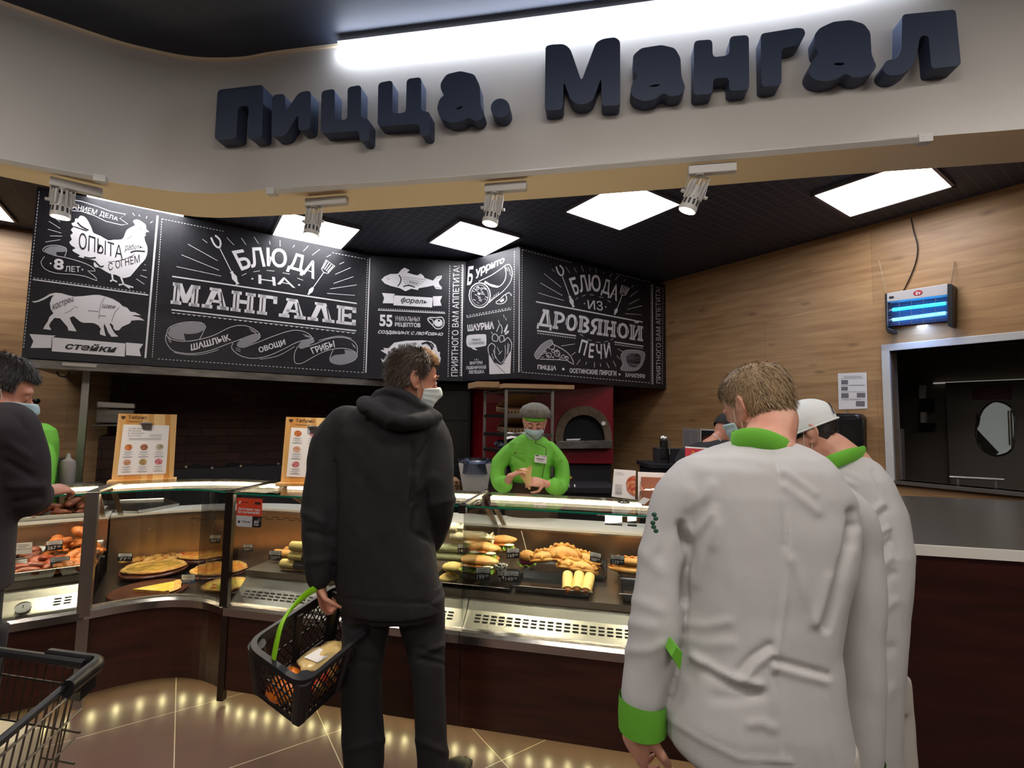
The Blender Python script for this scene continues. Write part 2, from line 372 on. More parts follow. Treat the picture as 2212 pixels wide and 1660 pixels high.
# pass-through frame
w = struct('window_1', MB().box(rm(WR+.03, .4, WZ0-.012), (.17, 2.06, .024), AX), M('window_sill_stone', '5b544e', .35), 0)
fr = MB(); T = .055
for (a0, a1, z0, z1) in ((WY1, WY1+T, WZ0-.03, WZ1+T), (WY0-T, WY1+T, WZ1, WZ1+T), (WY0-T, WY0, WZ0-.03, WZ1+T)):
    fr.box(rm(WR-.012, (a0+a1)/2, (z0+z1)/2), (.03, a1-a0, z1-z0), AX)
    fr.box(rm(WR+.05, (a0+a1)/2, (z0+z1)/2), (.16, (a1-a0), (z1-z0)), AX)
obj('window_frame', fr, m_whitep, w, 0, .004)
# dim passage behind the opening
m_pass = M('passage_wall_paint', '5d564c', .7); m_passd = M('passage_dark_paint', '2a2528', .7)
PE = 6.0
b = MB(); b.box(rm(PE+.06, .2, 1.3), (.12, 3.9, 2.6), AX); struct('wall_passage', b, m_pass, 0)
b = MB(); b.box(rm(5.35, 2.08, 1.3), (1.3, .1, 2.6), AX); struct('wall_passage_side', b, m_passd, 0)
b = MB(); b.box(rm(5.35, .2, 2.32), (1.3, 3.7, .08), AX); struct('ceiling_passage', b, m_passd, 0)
# swing door with a porthole
d0 = struct('door_1', MB().box(rm(PE-.03, .85, .96), (.04, 1.12, 1.9), AX), M('grey_door_leaf', '6a645b', .55), 0)
d0['label'] = 'grey swing door seen through the pass-through'
oc = [one1(x, y, PE-.055) for x, y in ((2109, 935), (2113, 912), (2122, 888), (2136, 874), (2150, 868), (2168, 871), (2183, 880), (2191, 897), (2193, 930), (2190, 958), (2182, 975), (2165, 983), (2150, 984), (2132, 977), (2117, 962))]
oc = smoothpts(oc, 4, True)
b = MB(); b.prism([p for p in oc], -E1*.004); obj('porthole', b, M('porthole_lit_pane', '8d928f', .2, emit=('aab0ac', .22)), d0, 0)
b = MB(); b.tube([p-E1*.004 for p in oc], .008, 6, True); obj('porthole_rim', b, m_steel_d, d0)
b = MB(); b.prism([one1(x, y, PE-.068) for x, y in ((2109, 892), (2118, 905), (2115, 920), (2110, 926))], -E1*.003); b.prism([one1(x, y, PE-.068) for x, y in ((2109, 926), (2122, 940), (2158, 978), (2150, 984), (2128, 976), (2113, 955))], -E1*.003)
obj('reflection_shade', b, M('porthole_dark_pane', '22221d', .2), d0, 0)  # dark shape behind the pane, laid flat over it
b = MB(); p0, p1 = one1(2181, 888, PE-.10), one1(2184, 962, PE-.10); b.tube([p0, p1], .014, 10); b.tube([p0, p0+E1*.05], .008, 8); b.tube([p1, p1+E1*.05], .008, 8); obj('door_handle', b, m_steel, d0)
b = MB(); b.prism([one1(x, y, PE-.056) for x, y in ((2101, 836), (2185, 834), (2186, 863), (2101, 863))], -E1*.008); sg = solo('door_sign', b, M('maroon_sign_plate', '4a1420', .5), 'small maroon sign plate above the porthole of the passage door', 'sign', smooth=0)
m_redtxt = M('sign_red_print', '7a2a36', .6); b = MB()
for k, (t, x0, x1) in enumerate((('ВХОД РАЗРЕШЁН', 2108, 2178), ('ТОЛЬКО ПЕРСОНАЛУ', 2108, 2178), ('ДЕРЖИТЕ ДВЕРЬ', 2118, 2168))): pass
for k in range(3):
    b.prism([one1(x, y, PE-.066) for x, y in ((2110+4*k, 841+8*k), (2177-4*k, 840+8*k), (2177-4*k, 842.5+8*k), (2110+4*k, 843.5+8*k))], -E1*.001)
me = b.mesh('line', m_redtxt, 0, wloc(sg)); o = bpy.data.objects.new('sign_print', me); link(o, sg)
b = MB(); b.box(rm(PE-.03, .9, 1.91), (.03, 1.2, .012), AX); o = struct('trim_4', b, M('door_head_gap_light', 'c9c2ba', .4, emit=('c9c2ba', .35)), 0)  # strip glows by itself, standing in for light in the door gap
# black boxes with pale strip, shelf rail inside the passage
for (q, nm, mt, lb, ct, g) in (
    ((1990, 833, 2001, 862), 'wall_strip', m_whitep, 'upper pale strip between black boxes in the dark passage', 'strip', None),
    ((1991, 862, 2019, 890), 'wall_box', m_blk, 'upper black box on the passage wall below the upper pale strip', 'box', 'black boxes in the passage'),
    ((1993, 891, 2003, 914), 'wall_strip', m_whitep, 'lower pale strip between the two black boxes in the passage', 'strip', None),
    ((1993, 914, 2022, 930), 'wall_box', m_blk, 'lower black box on the passage wall below the lower pale strip', 'box', 'black boxes in the passage'),
    ((1938, 927, 1953, 1036), 'passage_post', M('grey_post_paint', '6d6664', .5), 'grey upright post just inside the left edge of the pass-through', 'post', None)):
    b = MB(); x0, y0, x1, y1 = q; e = PE-.02 if nm != 'passage_post' else 5.0
    P = [one1(x, y, e) for x, y in ((x0, y0), (x1, y0), (x1, y1), (x0, y1))]
    if nm == 'passage_post':
        for i in (2, 3): P[i] = P[i]*np.array([1, 1, 0])
    b.prism(P, -E1*.06); solo(nm, b, mt, lb, ct, g, smooth=0)
b = MB(); p0, p1 = one1(2052, 1031, 4.66), one1(2170, 1037, 4.66)
b.tube([p0, p1], .012, 8)
for t in (.15, .85): q = p0*(1-t)+p1*t; b.tube([q, np.array([q[0], q[1], WZ0])], .009, 8)
solo('hand_rail', b, m_steel, 'short steel rail on the sill inside the pass-through', 'rail')
# ------------------------------------------------------------------ kitchen ceiling light panels
def light_panel(a, b_, label):
    t = thing('ceiling_light', rm(a, b_, CE), label, 'ceiling light', 'square light panels in the kitchen ceiling')
    f = MB(); h = .3
    for sx, sy, w, d in ((0, 1, .64, .02), (0, -1, .64, .02), (1, 0, .02, .64), (-1, 0, .02, .64)):
        f.box(rm(a+sx*(h+.01), b_+sy*(h+.01), CE-.012), (w, d, .024), AX)
    obj('frame', f, M_lf, t, 0)
    obj('diffuser', MB().box(rm(a, b_, CE-.012), (.6, .6, .016), AX), m_lightw, t, 0)
    return t
M_lf = M('light_frame_grey', '55525c', .4)
for a, b_, lb in ((-1.59, 5.45, 'square light panel cut by the left edge of the photo'), (-.385, 4.45, 'light panel showing only a thin sliver above the rooster menu board'),
                  (.88, 4.41, 'square light panel behind the spotlight above the grill menu board'), (2.106, 3.73, 'square light panel right above the burrito menu board'),
                  (2.689, 2.473, 'square light panel above the oven menu board, clipped by the soffit'), (3.93, 1.218, 'rightmost square light panel near the wood wall above the insect lamp')):
    light_panel(a, b_, lb)
# unseen luminaires added over the shopping side to light coats and fascia
for i, (x, y, l) in enumerate(((-2.6, .45, 1.5), (0.2, .45, 1.5), (2.6, .25, 1.5), (-2.6, -2.2, 1.5), (.2, -2.2, 1.5), (3.0, -2.2, 1.5))):
    t = thing('store_luminaire', (x, y, ZS), 'long white added luminaire, out of view, lighting the coats and fascia', 'ceiling light', 'added luminaires out of view over the aisle')
    obj('housing', MB().box((x, y, ZS-.03), (l, .24, .06)), m_whitep, t, 0)
    obj('diffuser', MB().box((x, y, ZS-.065), (l-.06, .2, .012)), M('store_diffuser', 'ffffff', .5, emit=('fff6ee', 27)) if i == 0 else bpy.data.materials['store_diffuser'], t, 0)
# ------------------------------------------------------------------ fascia helpers
_F = [np.array(p[:2]) for p in FPs]
def onfascia(x, y, off=0):
    """point of the fascia face (moved `off` towards the shop) seen at a photo pixel"""
    d = ray(x, y)
    for i in range(len(_F)-1):
        a, c = _F[i], _F[i+1]; e = (c-a)/np.linalg.norm(c-a); n = np.array([e[1], -e[0]])
        a2, c2 = a+n*off, c+n*off
        A = np.array([[d[0], -(c2-a2)[0]], [d[1], -(c2-a2)[1]]])
        if abs(np.linalg.det(A)) < 1e-9: continue
        t, s = np.linalg.solve(A, a2)
        if -.02 <= s <= 1.02 and t > 0: return C0+d*t, np.array([n[0], n[1], 0])
    raise ValueError((x, y))
# linear LED lamp washing the top of the fascia
b = MB(); b2 = MB(); pts = []
for x in np.linspace(735, 1500, 12):
    y = 110-(x-740)*.176; p, n = onfascia(x, y+12, .02); pts.append(np.array([p[0], p[1], 3.43])+n*.012)
d = pts[-1]-pts[-3]; pts += [pts[-1]+d*k*.8 for k in range(1, 5)]
t = thing('linear_lamp', pts[0], 'long linear LED lamp along the top of the grey fascia above the sign', 'lamp')
b.tube([p+EZ*.012 for p in pts], (.026, .010), 8, u=EZ); obj('housing', b, m_whitep, t)
b2.tube([p-EZ*.006 for p in pts], .016, 10); obj('tube', b2, m_led, t)
# ------------------------------------------------------------------ sign letters
m_letter = M('navy_foam_letter', '36425a', .5, spec=.4)
c1 = lambda x, y: (x/2.989, y/2.989)
c2 = lambda x, y: (700+x/2.989, y/2.989)
c3 = lambda x, y: (1400+x/2.724, y/2.724)
c0 = lambda x, y: (x, y)
LET = [
 ('П', c1, [(1405,580),(1700,546),(1692,893),(1597,898),(1606,680),(1537,688),(1525,895),(1385,905)], None, 26),
 ('и', c1, [(1757,615),(1840,603),(1842,728),(1928,597),(2008,583),(2003,835),(1925,848),(1926,735),(1842,878),(1752,886)], None, 30),
 ('ц', c2, [(-17,588),(70,572),(68,778),(150,772),(152,563),(240,548),(238,762),(292,768),(290,912),(228,912),(226,845),(-22,862)], None, 26),
 ('ц', c2, [(350,535),(443,518),(440,735),(528,728),(533,510),(628,497),(626,718),(685,722),(684,875),(620,875),(616,800),(345,815)], None, 26),
 ('а', c2, [(750,540),(790,480),(880,458),(970,480),(1005,550),(1012,690),(1035,735),(1020,770),(975,785),(935,755),(890,785),(820,795),(750,765),(728,700),(745,640),(780,610),(755,585)], [(848,708),(870,690),(900,685),(880,703)], 20),
 ('.', c2, [(1138+62*math.cos(a), 698+62*math.sin(a)) for a in np.linspace(0, 2*PI, 20, endpoint=False)], None, 1),
 ('М', c2, [(1430,300),(1460,288),(1548,283),(1590,315),(1662,525),(1755,275),(1800,250),(1880,240),(1912,265),(1912,680),(1792,685),(1790,500),(1735,650),(1690,672),(1640,675),(1595,650),(1547,525),(1542,705),(1425,716)], None, 28),
 ('а', c0, [(1367,120),(1385,104),(1429,97),(1458,104),(1470,125),(1472,165),(1481,190),(1470,205),(1447,209),(1434,200),(1415,214),(1393,219),(1370,212),(1361,198),(1366,178),(1379,165),(1369,152)], [(1401,187.5),(1410,183),(1428,181.5),(1420,187)], 7),
 ('н', c3, [(270,240),(378,231),(380,338),(478,325),(480,214),(593,205),(595,528),(478,537),(476,455),(382,462),(382,550),(268,562)], None, 30),
 ('г', c3, [(662,198),(880,163),(915,168),(927,195),(900,250),(870,268),(785,285),(785,500),(668,512)], None, 26),
 ('а', c3, [(978,205),(1010,165),(1090,128),(1190,117),(1270,140),(1308,190),(1315,320),(1345,390),(1320,430),(1260,455),(1200,455),(1165,430),(1110,465),(1040,480),(970,465),(940,425),(955,375),(1005,312),(985,285)], [(1088,375),(1110,368),(1158,370),(1145,385),(1105,385)], 20),
 ('л', c3, [(1495,85),(1810,55),(1842,385),(1668,405),(1650,207),(1600,212),(1585,310),(1555,395),(1490,440),(1410,445),(1375,410),(1400,355),(1465,345),(1492,290)], None, 26)]
from mathutils.geometry import tessellate_polygon
LN = ['first letter П of the overhead sign', 'letter и after the capital П on the overhead sign', 'first letter ц on the overhead sign, after the и', 'second letter ц on the overhead sign, before the а', 'letter а before the full stop on the overhead sign',
      'round full stop in the middle of the overhead sign', 'capital letter М starting the second word of the overhead sign', 'letter а right after the capital М on the overhead sign', 'letter н in the second word of the overhead sign', 'letter г between н and а on the overhead sign',
      'letter а before the final л on the overhead sign', 'last letter л at the right end of the overhead sign']
DEP = .072
for (ch, cv, out, hole, rr), lb in zip(LET, LN):
    op = roundpoly([np.array(cv(*p)) for p in out], rr/2.9 if cv is not c0 else rr, 4)
    loops = [op]+([roundpoly([np.array(cv(*p)) for p in hole], 3, 3)] if hole else [])
    fr = []; bk = []
    for lp in loops:
        f_ = []; k_ = []
        for x, y in lp:
            p, n = onfascia(x, y, DEP); f_.append(p); k_.append(p-n*(DEP-.001))
        fr.append(f_); bk.append(k_)
    b = MB(); tri = tessellate_polygon([[Vector((x, y, 0)) for x, y in lp] for lp in loops]); fl = [p for l in fr for p in l]; bl = [p for l in bk for p in l]; N = len(fl)
    b.add(fl+bl, [tuple(t_) for t_ in tri]+[tuple(N+i for i in t_) for t_ in tri]); o_ = 0
    for lp in fr:
        n_ = len(lp); b.f += [(o_+i, o_+(i+1) % n_, N+o_+(i+1) % n_, N+o_+i) for i in range(n_)]; b.mi += [0]*n_; o_ += n_
    solo('sign_letter', b, m_letter, 'dark navy raised '+lb, 'sign letter', 'raised letters of the overhead sign', smooth=35)
# ------------------------------------------------------------------ tracks and spotlights under the fascia edge
def track(pxs, label):
    P = [atz(x, y, 2.688) for x, y in pxs]
    b = MB(); t = thing('lighting_track', P[0], label, 'lighting track')
    b.tube([p+EZ*.006 for p in P], (.018, .016), 4, u=EZ); obj('rail', b, m_whitep, t, 0)
    for p, q, nm in ((P[0], P[1], 'end_cap'), (P[-1], P[-2], 'end_cap')):
        d = (q-p)/np.linalg.norm(q-p); obj(nm, MB().box(p+EZ*.002, (.035, .05, .034), (np.cross(d, EZ), d, EZ)), m_whitep, t, 0)
track([(588, 416), (700, 408.5), (850, 398), (1000, 387), (1200, 371), (1400, 354.5), (1700, 329), (1995, 303)], 'long white lighting track under the fascia carrying three spotlights')
track([(-60, 334), (0, 348), (60, 360), (120, 371), (170, 380), (217, 388)], 'short white lighting track at the left end of the fascia')
m_spot = M('white_spotlight_body', 'c6c4c0', .4); m_lens = M('spot_lens', 'fff3dc', .3, emit=('ffe9c8', 14)); m_slot = M('spot_slot_dark', '2e2c2c', .6)
def spotlight(pa, pb, ptip, label, first=None):
    """pa: lamp end of the adapter box, pb: its far end, ptip: photo pixel of the lens centre"""
    A = atz(*pa, 2.655); Bq = atz(*pb, 2.655); d = (Bq-A)/np.linalg.norm(Bq-A); x = np.cross(d, EZ)
    t = thing('spotlight', A+EZ*.033, label, 'spotlight', 'white track spotlights under the fascia')
    obj('adapter', MB().box((A+Bq)/2, (.034, np.linalg.norm(Bq-A), .045), (x, d, EZ)), m_spot, t, 0, .004)
    piv = A+d*.05-EZ*.024
    hd = np.linalg.norm(A[:2]); rr_ = ray(*ptip); tip = C0+rr_*(np.linalg.norm((piv-C0)[:2])/np.linalg.norm(rr_[:2]))
    ax = tip-(piv-EZ*.03); L_ = .135; ax /= np.linalg.norm(ax); base = tip-ax*L_
    s = np.cross(ax, d); s = d-ax*(d@ax); s /= np.linalg.norm(s); q = np.cross(ax, s)
    h = MB(); h.cyl(base+ax*.02, base+ax*.075, .026, .033, 18); h.cyl(base+ax*.075, tip, .036, .041, 22); 
    obj('housing', h, m_spot, t)
    f = MB()
    for k in range(12):
        an = 2*PI*k/12; dr = s*math.cos(an)+q*math.sin(an); f.seg(base+ax*.0+dr*.036, base+ax*.078+dr*.037, .006, .012, dr)
    obj('cooling_fins', f, m_spot, t, 0)
    f = MB()
    for k in range(12):
        an = 2*PI*(k+.5)/12; dr = s*math.cos(an)+q*math.sin(an); f.seg(base+ax*.086+dr*.0365, base+ax*.112+dr*.0385, .009, .004, dr)
    obj('vent_slots', f, m_slot, t, 0)
    obj('lens', MB().cyl(tip-ax*.004, tip+ax*.001, .036, .036, 22), m_lens, t)
    br = MB(); br.tube([piv, piv-EZ*.004], .02, 12)
    for sg in (1, -1): br.tube([piv+s*.0, piv+s*.046*sg-EZ*.004, base+ax*.055+s*.046*sg], (.008, .003), 6)
    obj('bracket', br, m_spot, t)
    for sg in (1, -1): obj('knob', MB().cyl(base+ax*.055+s*.044*sg, base+ax*.055+s*.062*sg, .008, .008, 10), m_spot, t)
    l = bpy.data.lights.new('spot_beam', 'SPOT'); l.energy = 55; l.spot_size = rad(72); l.spot_blend = .8; l.color = (1, .86, .66); l.shadow_soft_size = .03
    lo = bpy.data.objects.new('spot_beam', l); link(lo); lo.location = tuple(tip+ax*.012); lo.rotation_euler = Vector(ax).to_track_quat('-Z', 'Y').to_euler()
    return t
spotlight((108, 392), (222, 418), (130, 470), 'spotlight hanging in front of the rooster menu board at far left')
spotlight((662, 440), (750, 433), (672, 509), 'spotlight in front of the square light panel above the grill board')
spotlight((1048, 409), (1138, 402), (1058, 484), 'spotlight hanging above the burrito board, aimed straight down')
spotlight((1486, 370), (1590, 362), (1484, 456), 'rightmost track spotlight, tilted, with a small wire loop')
# ------------------------------------------------------------------ chalk-style menu boards round the canopy
BL = np.array([-3.402, 3.297, 0]); BQ = np.array([-1.422, 4.657, 0]); BP = np.array([-.492, 4.788, 0]); BC = np.array([.045, 4.337, 0]); BR = np.array([1.785, 5.528, 0])
BZ0, BZ1 = 1.872, 3.10
m_grey_print = M('chalk_grey_print', '8b898e', .6)
BM = [m_chalk, m_board, m_grey_print]
def az2(a, b): return math.atan2(b[0]-a[0], b[1]-a[1])
class Board:
    def __init__(s, a, b, label, cvt, z0=BZ0):
        s.a = a; s.az = az2(a, b); d = azd(s.az); s.n = np.array([d[1], -d[0], 0])      # n: towards the viewer
        s.root = thing('menu_board', np.array([(a+b)[0]/2, (a+b)[1]/2, z0]), label, 'menu board', 'black chalk-style menu boards')
        obj('panel', MB().prism([a+EZ*z0, b+EZ*z0, b+EZ*BZ1, a+EZ*BZ1], -s.n*.03), m_board, s.root, 0)
        s.c = cvt; s.b = None
    def new(s): s.b = MB(); s.lay = .002; return s
    def mp(s, p): return onp(p[0], p[1], s.a+s.n*s.lay, s.az)
    def done(s, name):
        if s.b.v: obj(name, s.b, BM, s.root, 0)
    def part(s, name): s.done(name); k_ = s.b.k; s.b = MB(); s.b.k = k_; return s
    def k(s, k): s.b.k = k; s.lay = .002+(.0015 if k else 0); return s
    def P(s, pts): return [np.array(s.c(*p)) for p in pts]
    def line(s, pts, w, sm=0, closed=False):
        p = s.P(pts)
        if sm: p = smoothpts(p, sm, closed)
        n = len(p); L_ = []; R_ = []
        for i in range(n):
            d = (p[(i+1) % n]-p[i-1]) if closed else p[min(i+1, n-1)]-p[max(i-1, 0)]
            l = np.linalg.norm(d); d = d/l if l else np.array([1., 0]); q = np.array([-d[1], d[0]])*w/2
            L_.append(s.mp(p[i]+q)); R_.append(s.mp(p[i]-q))
        if closed: L_.append(L_[0]); R_.append(R_[0])
        s.b.grid([L_, R_]); return s
    def dash(s, a, b, w, on=4, off=3):
        a, b = s.P([a, b]); l = np.linalg.norm(b-a); d = (b-a)/l; q = np.array([-d[1], d[0]])*w/2; t = 0
        while t < l:
            e = min(t+on, l); s.b.add([s.mp(a+d*t+q), s.mp(a+d*e+q), s.mp(a+d*e-q), s.mp(a+d*t-q)], [(0, 1, 2, 3)]); t += on+off
        return s
    def zig(s, a, b, w, h):
        a, b = s.P([a, b]); l = np.linalg.norm(b-a); n = max(1, int(l/w))
        for i in range(n):
            p, q = a+(b-a)*i/n, a+(b-a)*(i+1)/n; s.b.add([s.mp(p), s.mp(q), s.mp((p+q)/2+np.array([0, h]))], [(0, 1, 2)])
        return s
    def poly(s, pts, sm=0):
        p = s.P(pts)
        if sm: p = smoothpts(p, sm, True)
        fillpoly(s.b, [s.mp(q) for q in p]); return s
    def dot(s, c, r, ry=None):
        c = np.array(s.c(*c)); ry = ry or r
        s.b.add([s.mp(c+np.array([r*math.cos(a), ry*math.sin(a)])) for a in np.linspace(0, 2*PI, 12, endpoint=False)], [tuple(range(12))]); return s
    def ring(s, c, r, w, ry=None):
        n = 16; c = np.array(c, float); return s.line([(c[0]+r*math.cos(2*PI*i/n), c[1]+(ry or r)*math.sin(2*PI*i/n)) for i in range(n)], w, 0, True)
    def text(s, body, q, bold=0, space=1, shear=0):
        b = MB(); b.k = s.b.k; text_to(b, body, s.P(q), bold, space, shear, s.mp); obj('letter' if len(body) == 1 else 'lettering', b, BM, s.root, 0); return s
    def rays(s, L_, w):
        for x0, y0, x1, y1 in L_: s.line([(x0, y0), (x1, y1)], w)
        return s
    def slab(s, word, q, gap=.07):
        g = quadmap(s.P(q)); wd = {'М': 1.25, 'А': 1.15, 'Н': 1.05, 'Г': .85, 'Л': 1.15, 'Е': .85, 'Д': 1.2, 'Р': .95, 'О': 1.0, 'В': .95, 'Я': 1.0, 'Й': 1.1}
        tot = sum(wd[c] for c in word)+gap*(len(word)-1); u = 0
        R = lambda x0, y0, x1, y1: [(x0, y0), (x1, y0), (x1, y1), (x0, y1)]
        f0, f1 = R(0, 0, .44, .17), R(.56, 0, 1, .17)
        arc = lambda cx, cy, rx, ry, a0, a1, t=.26: [(cx+rx*math.cos(a), cy+ry*math.sin(a)) for a in np.linspace(a0, a1, 12)]+[(cx+max(rx-t, .06)*math.cos(a), cy+max(ry-.17, .05)*math.sin(a)) for a in np.linspace(a1, a0, 12)]
        G = {'М': [R(.07, 0, .3, 1), R(.7, 0, .93, 1), R(0, 0, .37, .16), R(.63, 0, 1, .16), R(.02, .84, .25, 1), R(.75, .84, .98, 1), [(.12, 1), (.34, 1), (.5, .5), (.66, 1), (.88, 1), (.58, .12), (.42, .12)]],
             'А': [[(.08, 0), (.28, 0), (.55, .8), (.72, 0), (.96, 0), (.68, 1), (.36, 1)], f0[:1]+[(.4, 0), (.4, .17), (0, .17)], R(.58, 0, 1.02, .17), R(.28, .3, .75, .44), R(.25, .86, .6, 1)],
             'Н': [R(.08, 0, .34, 1), R(.66, 0, .92, 1), R(0, 0, .42, .16), R(.58, 0, 1, .16), R(0, .84, .42, 1), R(.58, .84, 1, 1), R(.3, .42, .7, .6)],
             'Г': [R(.1, 0, .42, 1), R(0, 0, .52, .16), R(0, .84, 1, 1), R(.8, .62, 1, 1)],
             'Л': [[(.08, 0), (.28, 0), (.5, .74), (.68, 0), (.94, 0), (.68, 1), (.36, 1)], R(0, 0, .4, .17), R(.56, 0, 1.02, .17), R(.25, .86, .62, 1)],
             'Е': [R(.08, 0, .4, 1), R(0, 0, 1, .17), R(0, .83, 1, 1), R(.4, .42, .72, .58), R(.8, 0, 1, .32), R(.8, .7, 1, 1), R(.62, .36, .76, .64)],
             'Д': [[(.1, .14), (.3, .14), (.5, .8), (.68, .14), (.92, .14), (.68, 1), (.36, 1)], R(0, .05, 1, .2), R(0, -.12, .14, .2), R(.86, -.12, 1, .2), R(.25, .86, .6, 1)],
             'Р': [R(.1, 0, .36, 1), R(0, 0, .48, .16), R(0, .84, .5, 1), arc(.45, .68, .53, .32, -PI/2, PI/2), R(.3, .36, .5, .5)],
             'О': [arc(.5, .5, .5, .5, 0, 2*PI, .27)],
             'В': [R(.1, 0, .36, 1), R(0, 0, .5, .16), R(0, .84, .5, 1), arc(.45, .73, .47, .27, -PI/2, PI/2), arc(.45, .27, .53, .28, -PI/2, PI/2)],
             'Я': [R(.64, 0, .9, 1), R(.54, 0, 1, .16), R(.5, .84, 1, 1), arc(.52, .68, .5, .32, PI/2, 3*PI/2), [(.3, .42), (.55, .42), (.3, 0), (0, 0), (.02, .16), (.14, .16)]],
             'Й': [R(.08, 0, .34, 1), R(.66, 0, .92, 1), R(0, 0, .42, .16), R(.58, 0, 1, .16), R(0, .84, .42, 1), R(.58, .84, 1, 1), [(.3, .1), (.5, .3), (.7, .9), (.5, .7)], arc(.5, 1.32, .22, .2, PI, 2*PI, .1)]}
        slit = {'М': (.17, .83), 'А': (.74,), 'Н': (.21, .79), 'Г': (.25,), 'Л': (.76,), 'Е': (.24,), 'Д': (.74,), 'Р': (.23,), 'О': (.12, .88), 'В': (.23,), 'Я': (.77,), 'Й': (.21, .79)}
        for c in word:
            s.part('dot_mark'); s.k(0); w = wd[c]
            for pl in G[c]:
                fillpoly(s.b, [s.mp(g((u+w*x)/tot, y)) for x, y in pl])
            s.k(1)
            for x in slit[c]:
                sl = -.16 if c in 'АЛД' else 0
                fillpoly(s.b, [s.mp(g((u+w*(x+a+sl*(y-.5)))/tot, y)) for a, y in ((-.022, .2), (.0, .12), (.022, .2), (.022, .8), (0, .88), (-.022, .8))])
            u += w+gap; s.part('slab_letter')
        return s.k(0)
    def fork(s, top, bot, w):
        t, e = np.array(top, float), np.array(bot, float); d = e-t; l = np.linalg.norm(d); d /= l; q = np.array([-d[1], d[0]]); X = lambda a, b: tuple(t+d*a*l+q*b*l)
        s.line([X(.26, 0), X(.75, 0)], w); s.line([X(0, .055), X(.12, .06), X(.2, .04), X(.24, 0)], w*2.2, 3); s.line([X(0, -.03), X(.1, -.07), X(.19, -.05), X(.24, 0)], w*2.2, 3)
        s.poly([X(.74, -.035), X(.77, -.02), X(.86, -.05), X(.96, -.02), X(1, -.035), X(1, .035), X(.96, .02), X(.86, .05), X(.77, .02), X(.74, .035)])
    def spat(s, top, bot, w):
        t, e = np.array(top, float), np.array(bot, float); d = e-t; l = np.linalg.norm(d); d /= l; q = np.array([-d[1], d[0]]); X = lambda a, b: tuple(t+d*a*l+q*b*l)
        s.line([X(.3, 0), X(.78, 0)], w); s.line([X(0, -.14), X(0, .14), X(.26, .1), X(.3, 0), X(.26, -.1)], w, 0, True)
        for b in (-.1, -.035, .035, .1): s.line([X(.02, b), X(.23, b*.75)], w*1.2)
        s.poly([X(.78, -.03), X(.88, -.055), X(.97, -.02), X(1, -.03), X(1, .03), X(.97, .02), X(.88, .055), X(.78, .03)])
# --- rooster board -------------------------------------------------
i7 = lambda x, y: (60+x/4.148, 400+y/4.148)
i1 = lambda x, y: (x/3.95, 380+y/3.95)
mid = BL+(BQ-BL)*(np.linalg.norm(onp(332, 620, BL, az2(BL, BQ))[:2]-BL[:2])/np.linalg.norm(BQ-BL))
B = Board(BL, mid, 'leftmost black menu board with a white rooster above a white bull', i7)
B.new().dash((103, 55), (-38, 1465), 1.6); B.c = i1; B.line([(1345, 340), (1240, 1555)], 4.2).line([(280, 885), (1265, 1018)], 2.6).dash((285, 870), (1250, 1000), 1.4, 4, 4); B.done('border'); B.c = i7
B.new()
B.poly([(470,275),(510,285),(545,330),(575,395),(590,430),(650,455),(720,495),(770,490),(840,487),(865,455),(885,405),(930,375),(962,358),(942,325),(965,310),(1000,315),(1045,345),(1060,365),(1062,395),(1088,420),(1055,425),(1058,455),(1045,460),(1050,500),(1070,550),(1072,600),(1055,660),(1010,710),(960,770),(935,800),(915,820),(870,832),(840,830),(790,805),(750,800),(700,775),(640,740),(600,735),(590,700),(600,680),(560,665),(500,655),(450,640),(470,630),(415,600),(400,580),(430,565),(395,545),(372,510),(395,490),(380,450),(405,430),(385,400),(410,375),(390,345),(420,330),(425,300),(450,300)], 2)
B.line([(755, 800), (762, 850), (738, 862)], 4).line([(762, 850), (800, 868)], 3).line([(835, 825), (858, 888), (815, 895)], 4).line([(858, 888), (945, 918)], 3).line([(858, 888), (915, 925)], 3)
B.part('rooster')
B.poly([(35,1045),(90,1035),(150,1005),(200,975),(250,965),(300,970),(370,990),(420,1000),(500,995),(590,985),(640,985),(700,1000),(760,1020),(820,1055),(850,1085),(890,1100),(920,1135),(960,1140),(1015,1168),(960,1165),(930,1170),(1000,1185),(1048,1215),(990,1210),(930,1215),(915,1240),(880,1255),(845,1270),(820,1300),(790,1305),(770,1290),(765,1260),(740,1235),(735,1250),(755,1290),(780,1330),(812,1358),(750,1360),(720,1320),(705,1280),(685,1240),(680,1270),(690,1320),(700,1355),(650,1340),(645,1320),(655,1290),(635,1260),(600,1240),(560,1235),(500,1235),(470,1225),(440,1200),(410,1175),(395,1180),(375,1190),(390,1230),(420,1280),(438,1312),(365,1305),(355,1270),(320,1230),(290,1195),(240,1190),(205,1230),(190,1260),(212,1300),(138,1290),(150,1265),(180,1220),(195,1180),(230,1150),(205,1110),(198,1060),(215,1010),(235,985),(200,995),(150,1025),(100,1045),(60,1055)])
B.part('bull')
B.poly([(15,1335),(250,1350),(215,1370),(208,1460),(25,1460),(50,1400)]).poly([(220,1365),(875,1420),(868,1538),(215,1490)]).poly([(880,1412),(1035,1425),(1000,1475),(1015,1535),(880,1525)])
B.part('banner')
B.line([(345,122),(480,145),(620,190),(740,235),(878,262),(825,300),(898,350),(840,358),(700,325),(600,275),(480,235),(395,230)], 1.2)
B.part('ribbon')
B.line([(150,640),(118,690),(150,750),(250,790),(400,800),(520,820),(622,858),(590,810),(535,768),(605,772),(570,730),(480,690),(340,650),(230,630),(150,600),(135,575),(180,545),(260,540),(335,560),(348,590),(330,640)], 1.2, 2)
B.k(2).poly([(150,600),(150,575),(200,550),(280,548),(335,565),(345,590),(330,600),(255,600),(258,630),(200,625)])
B.part('ribbon')
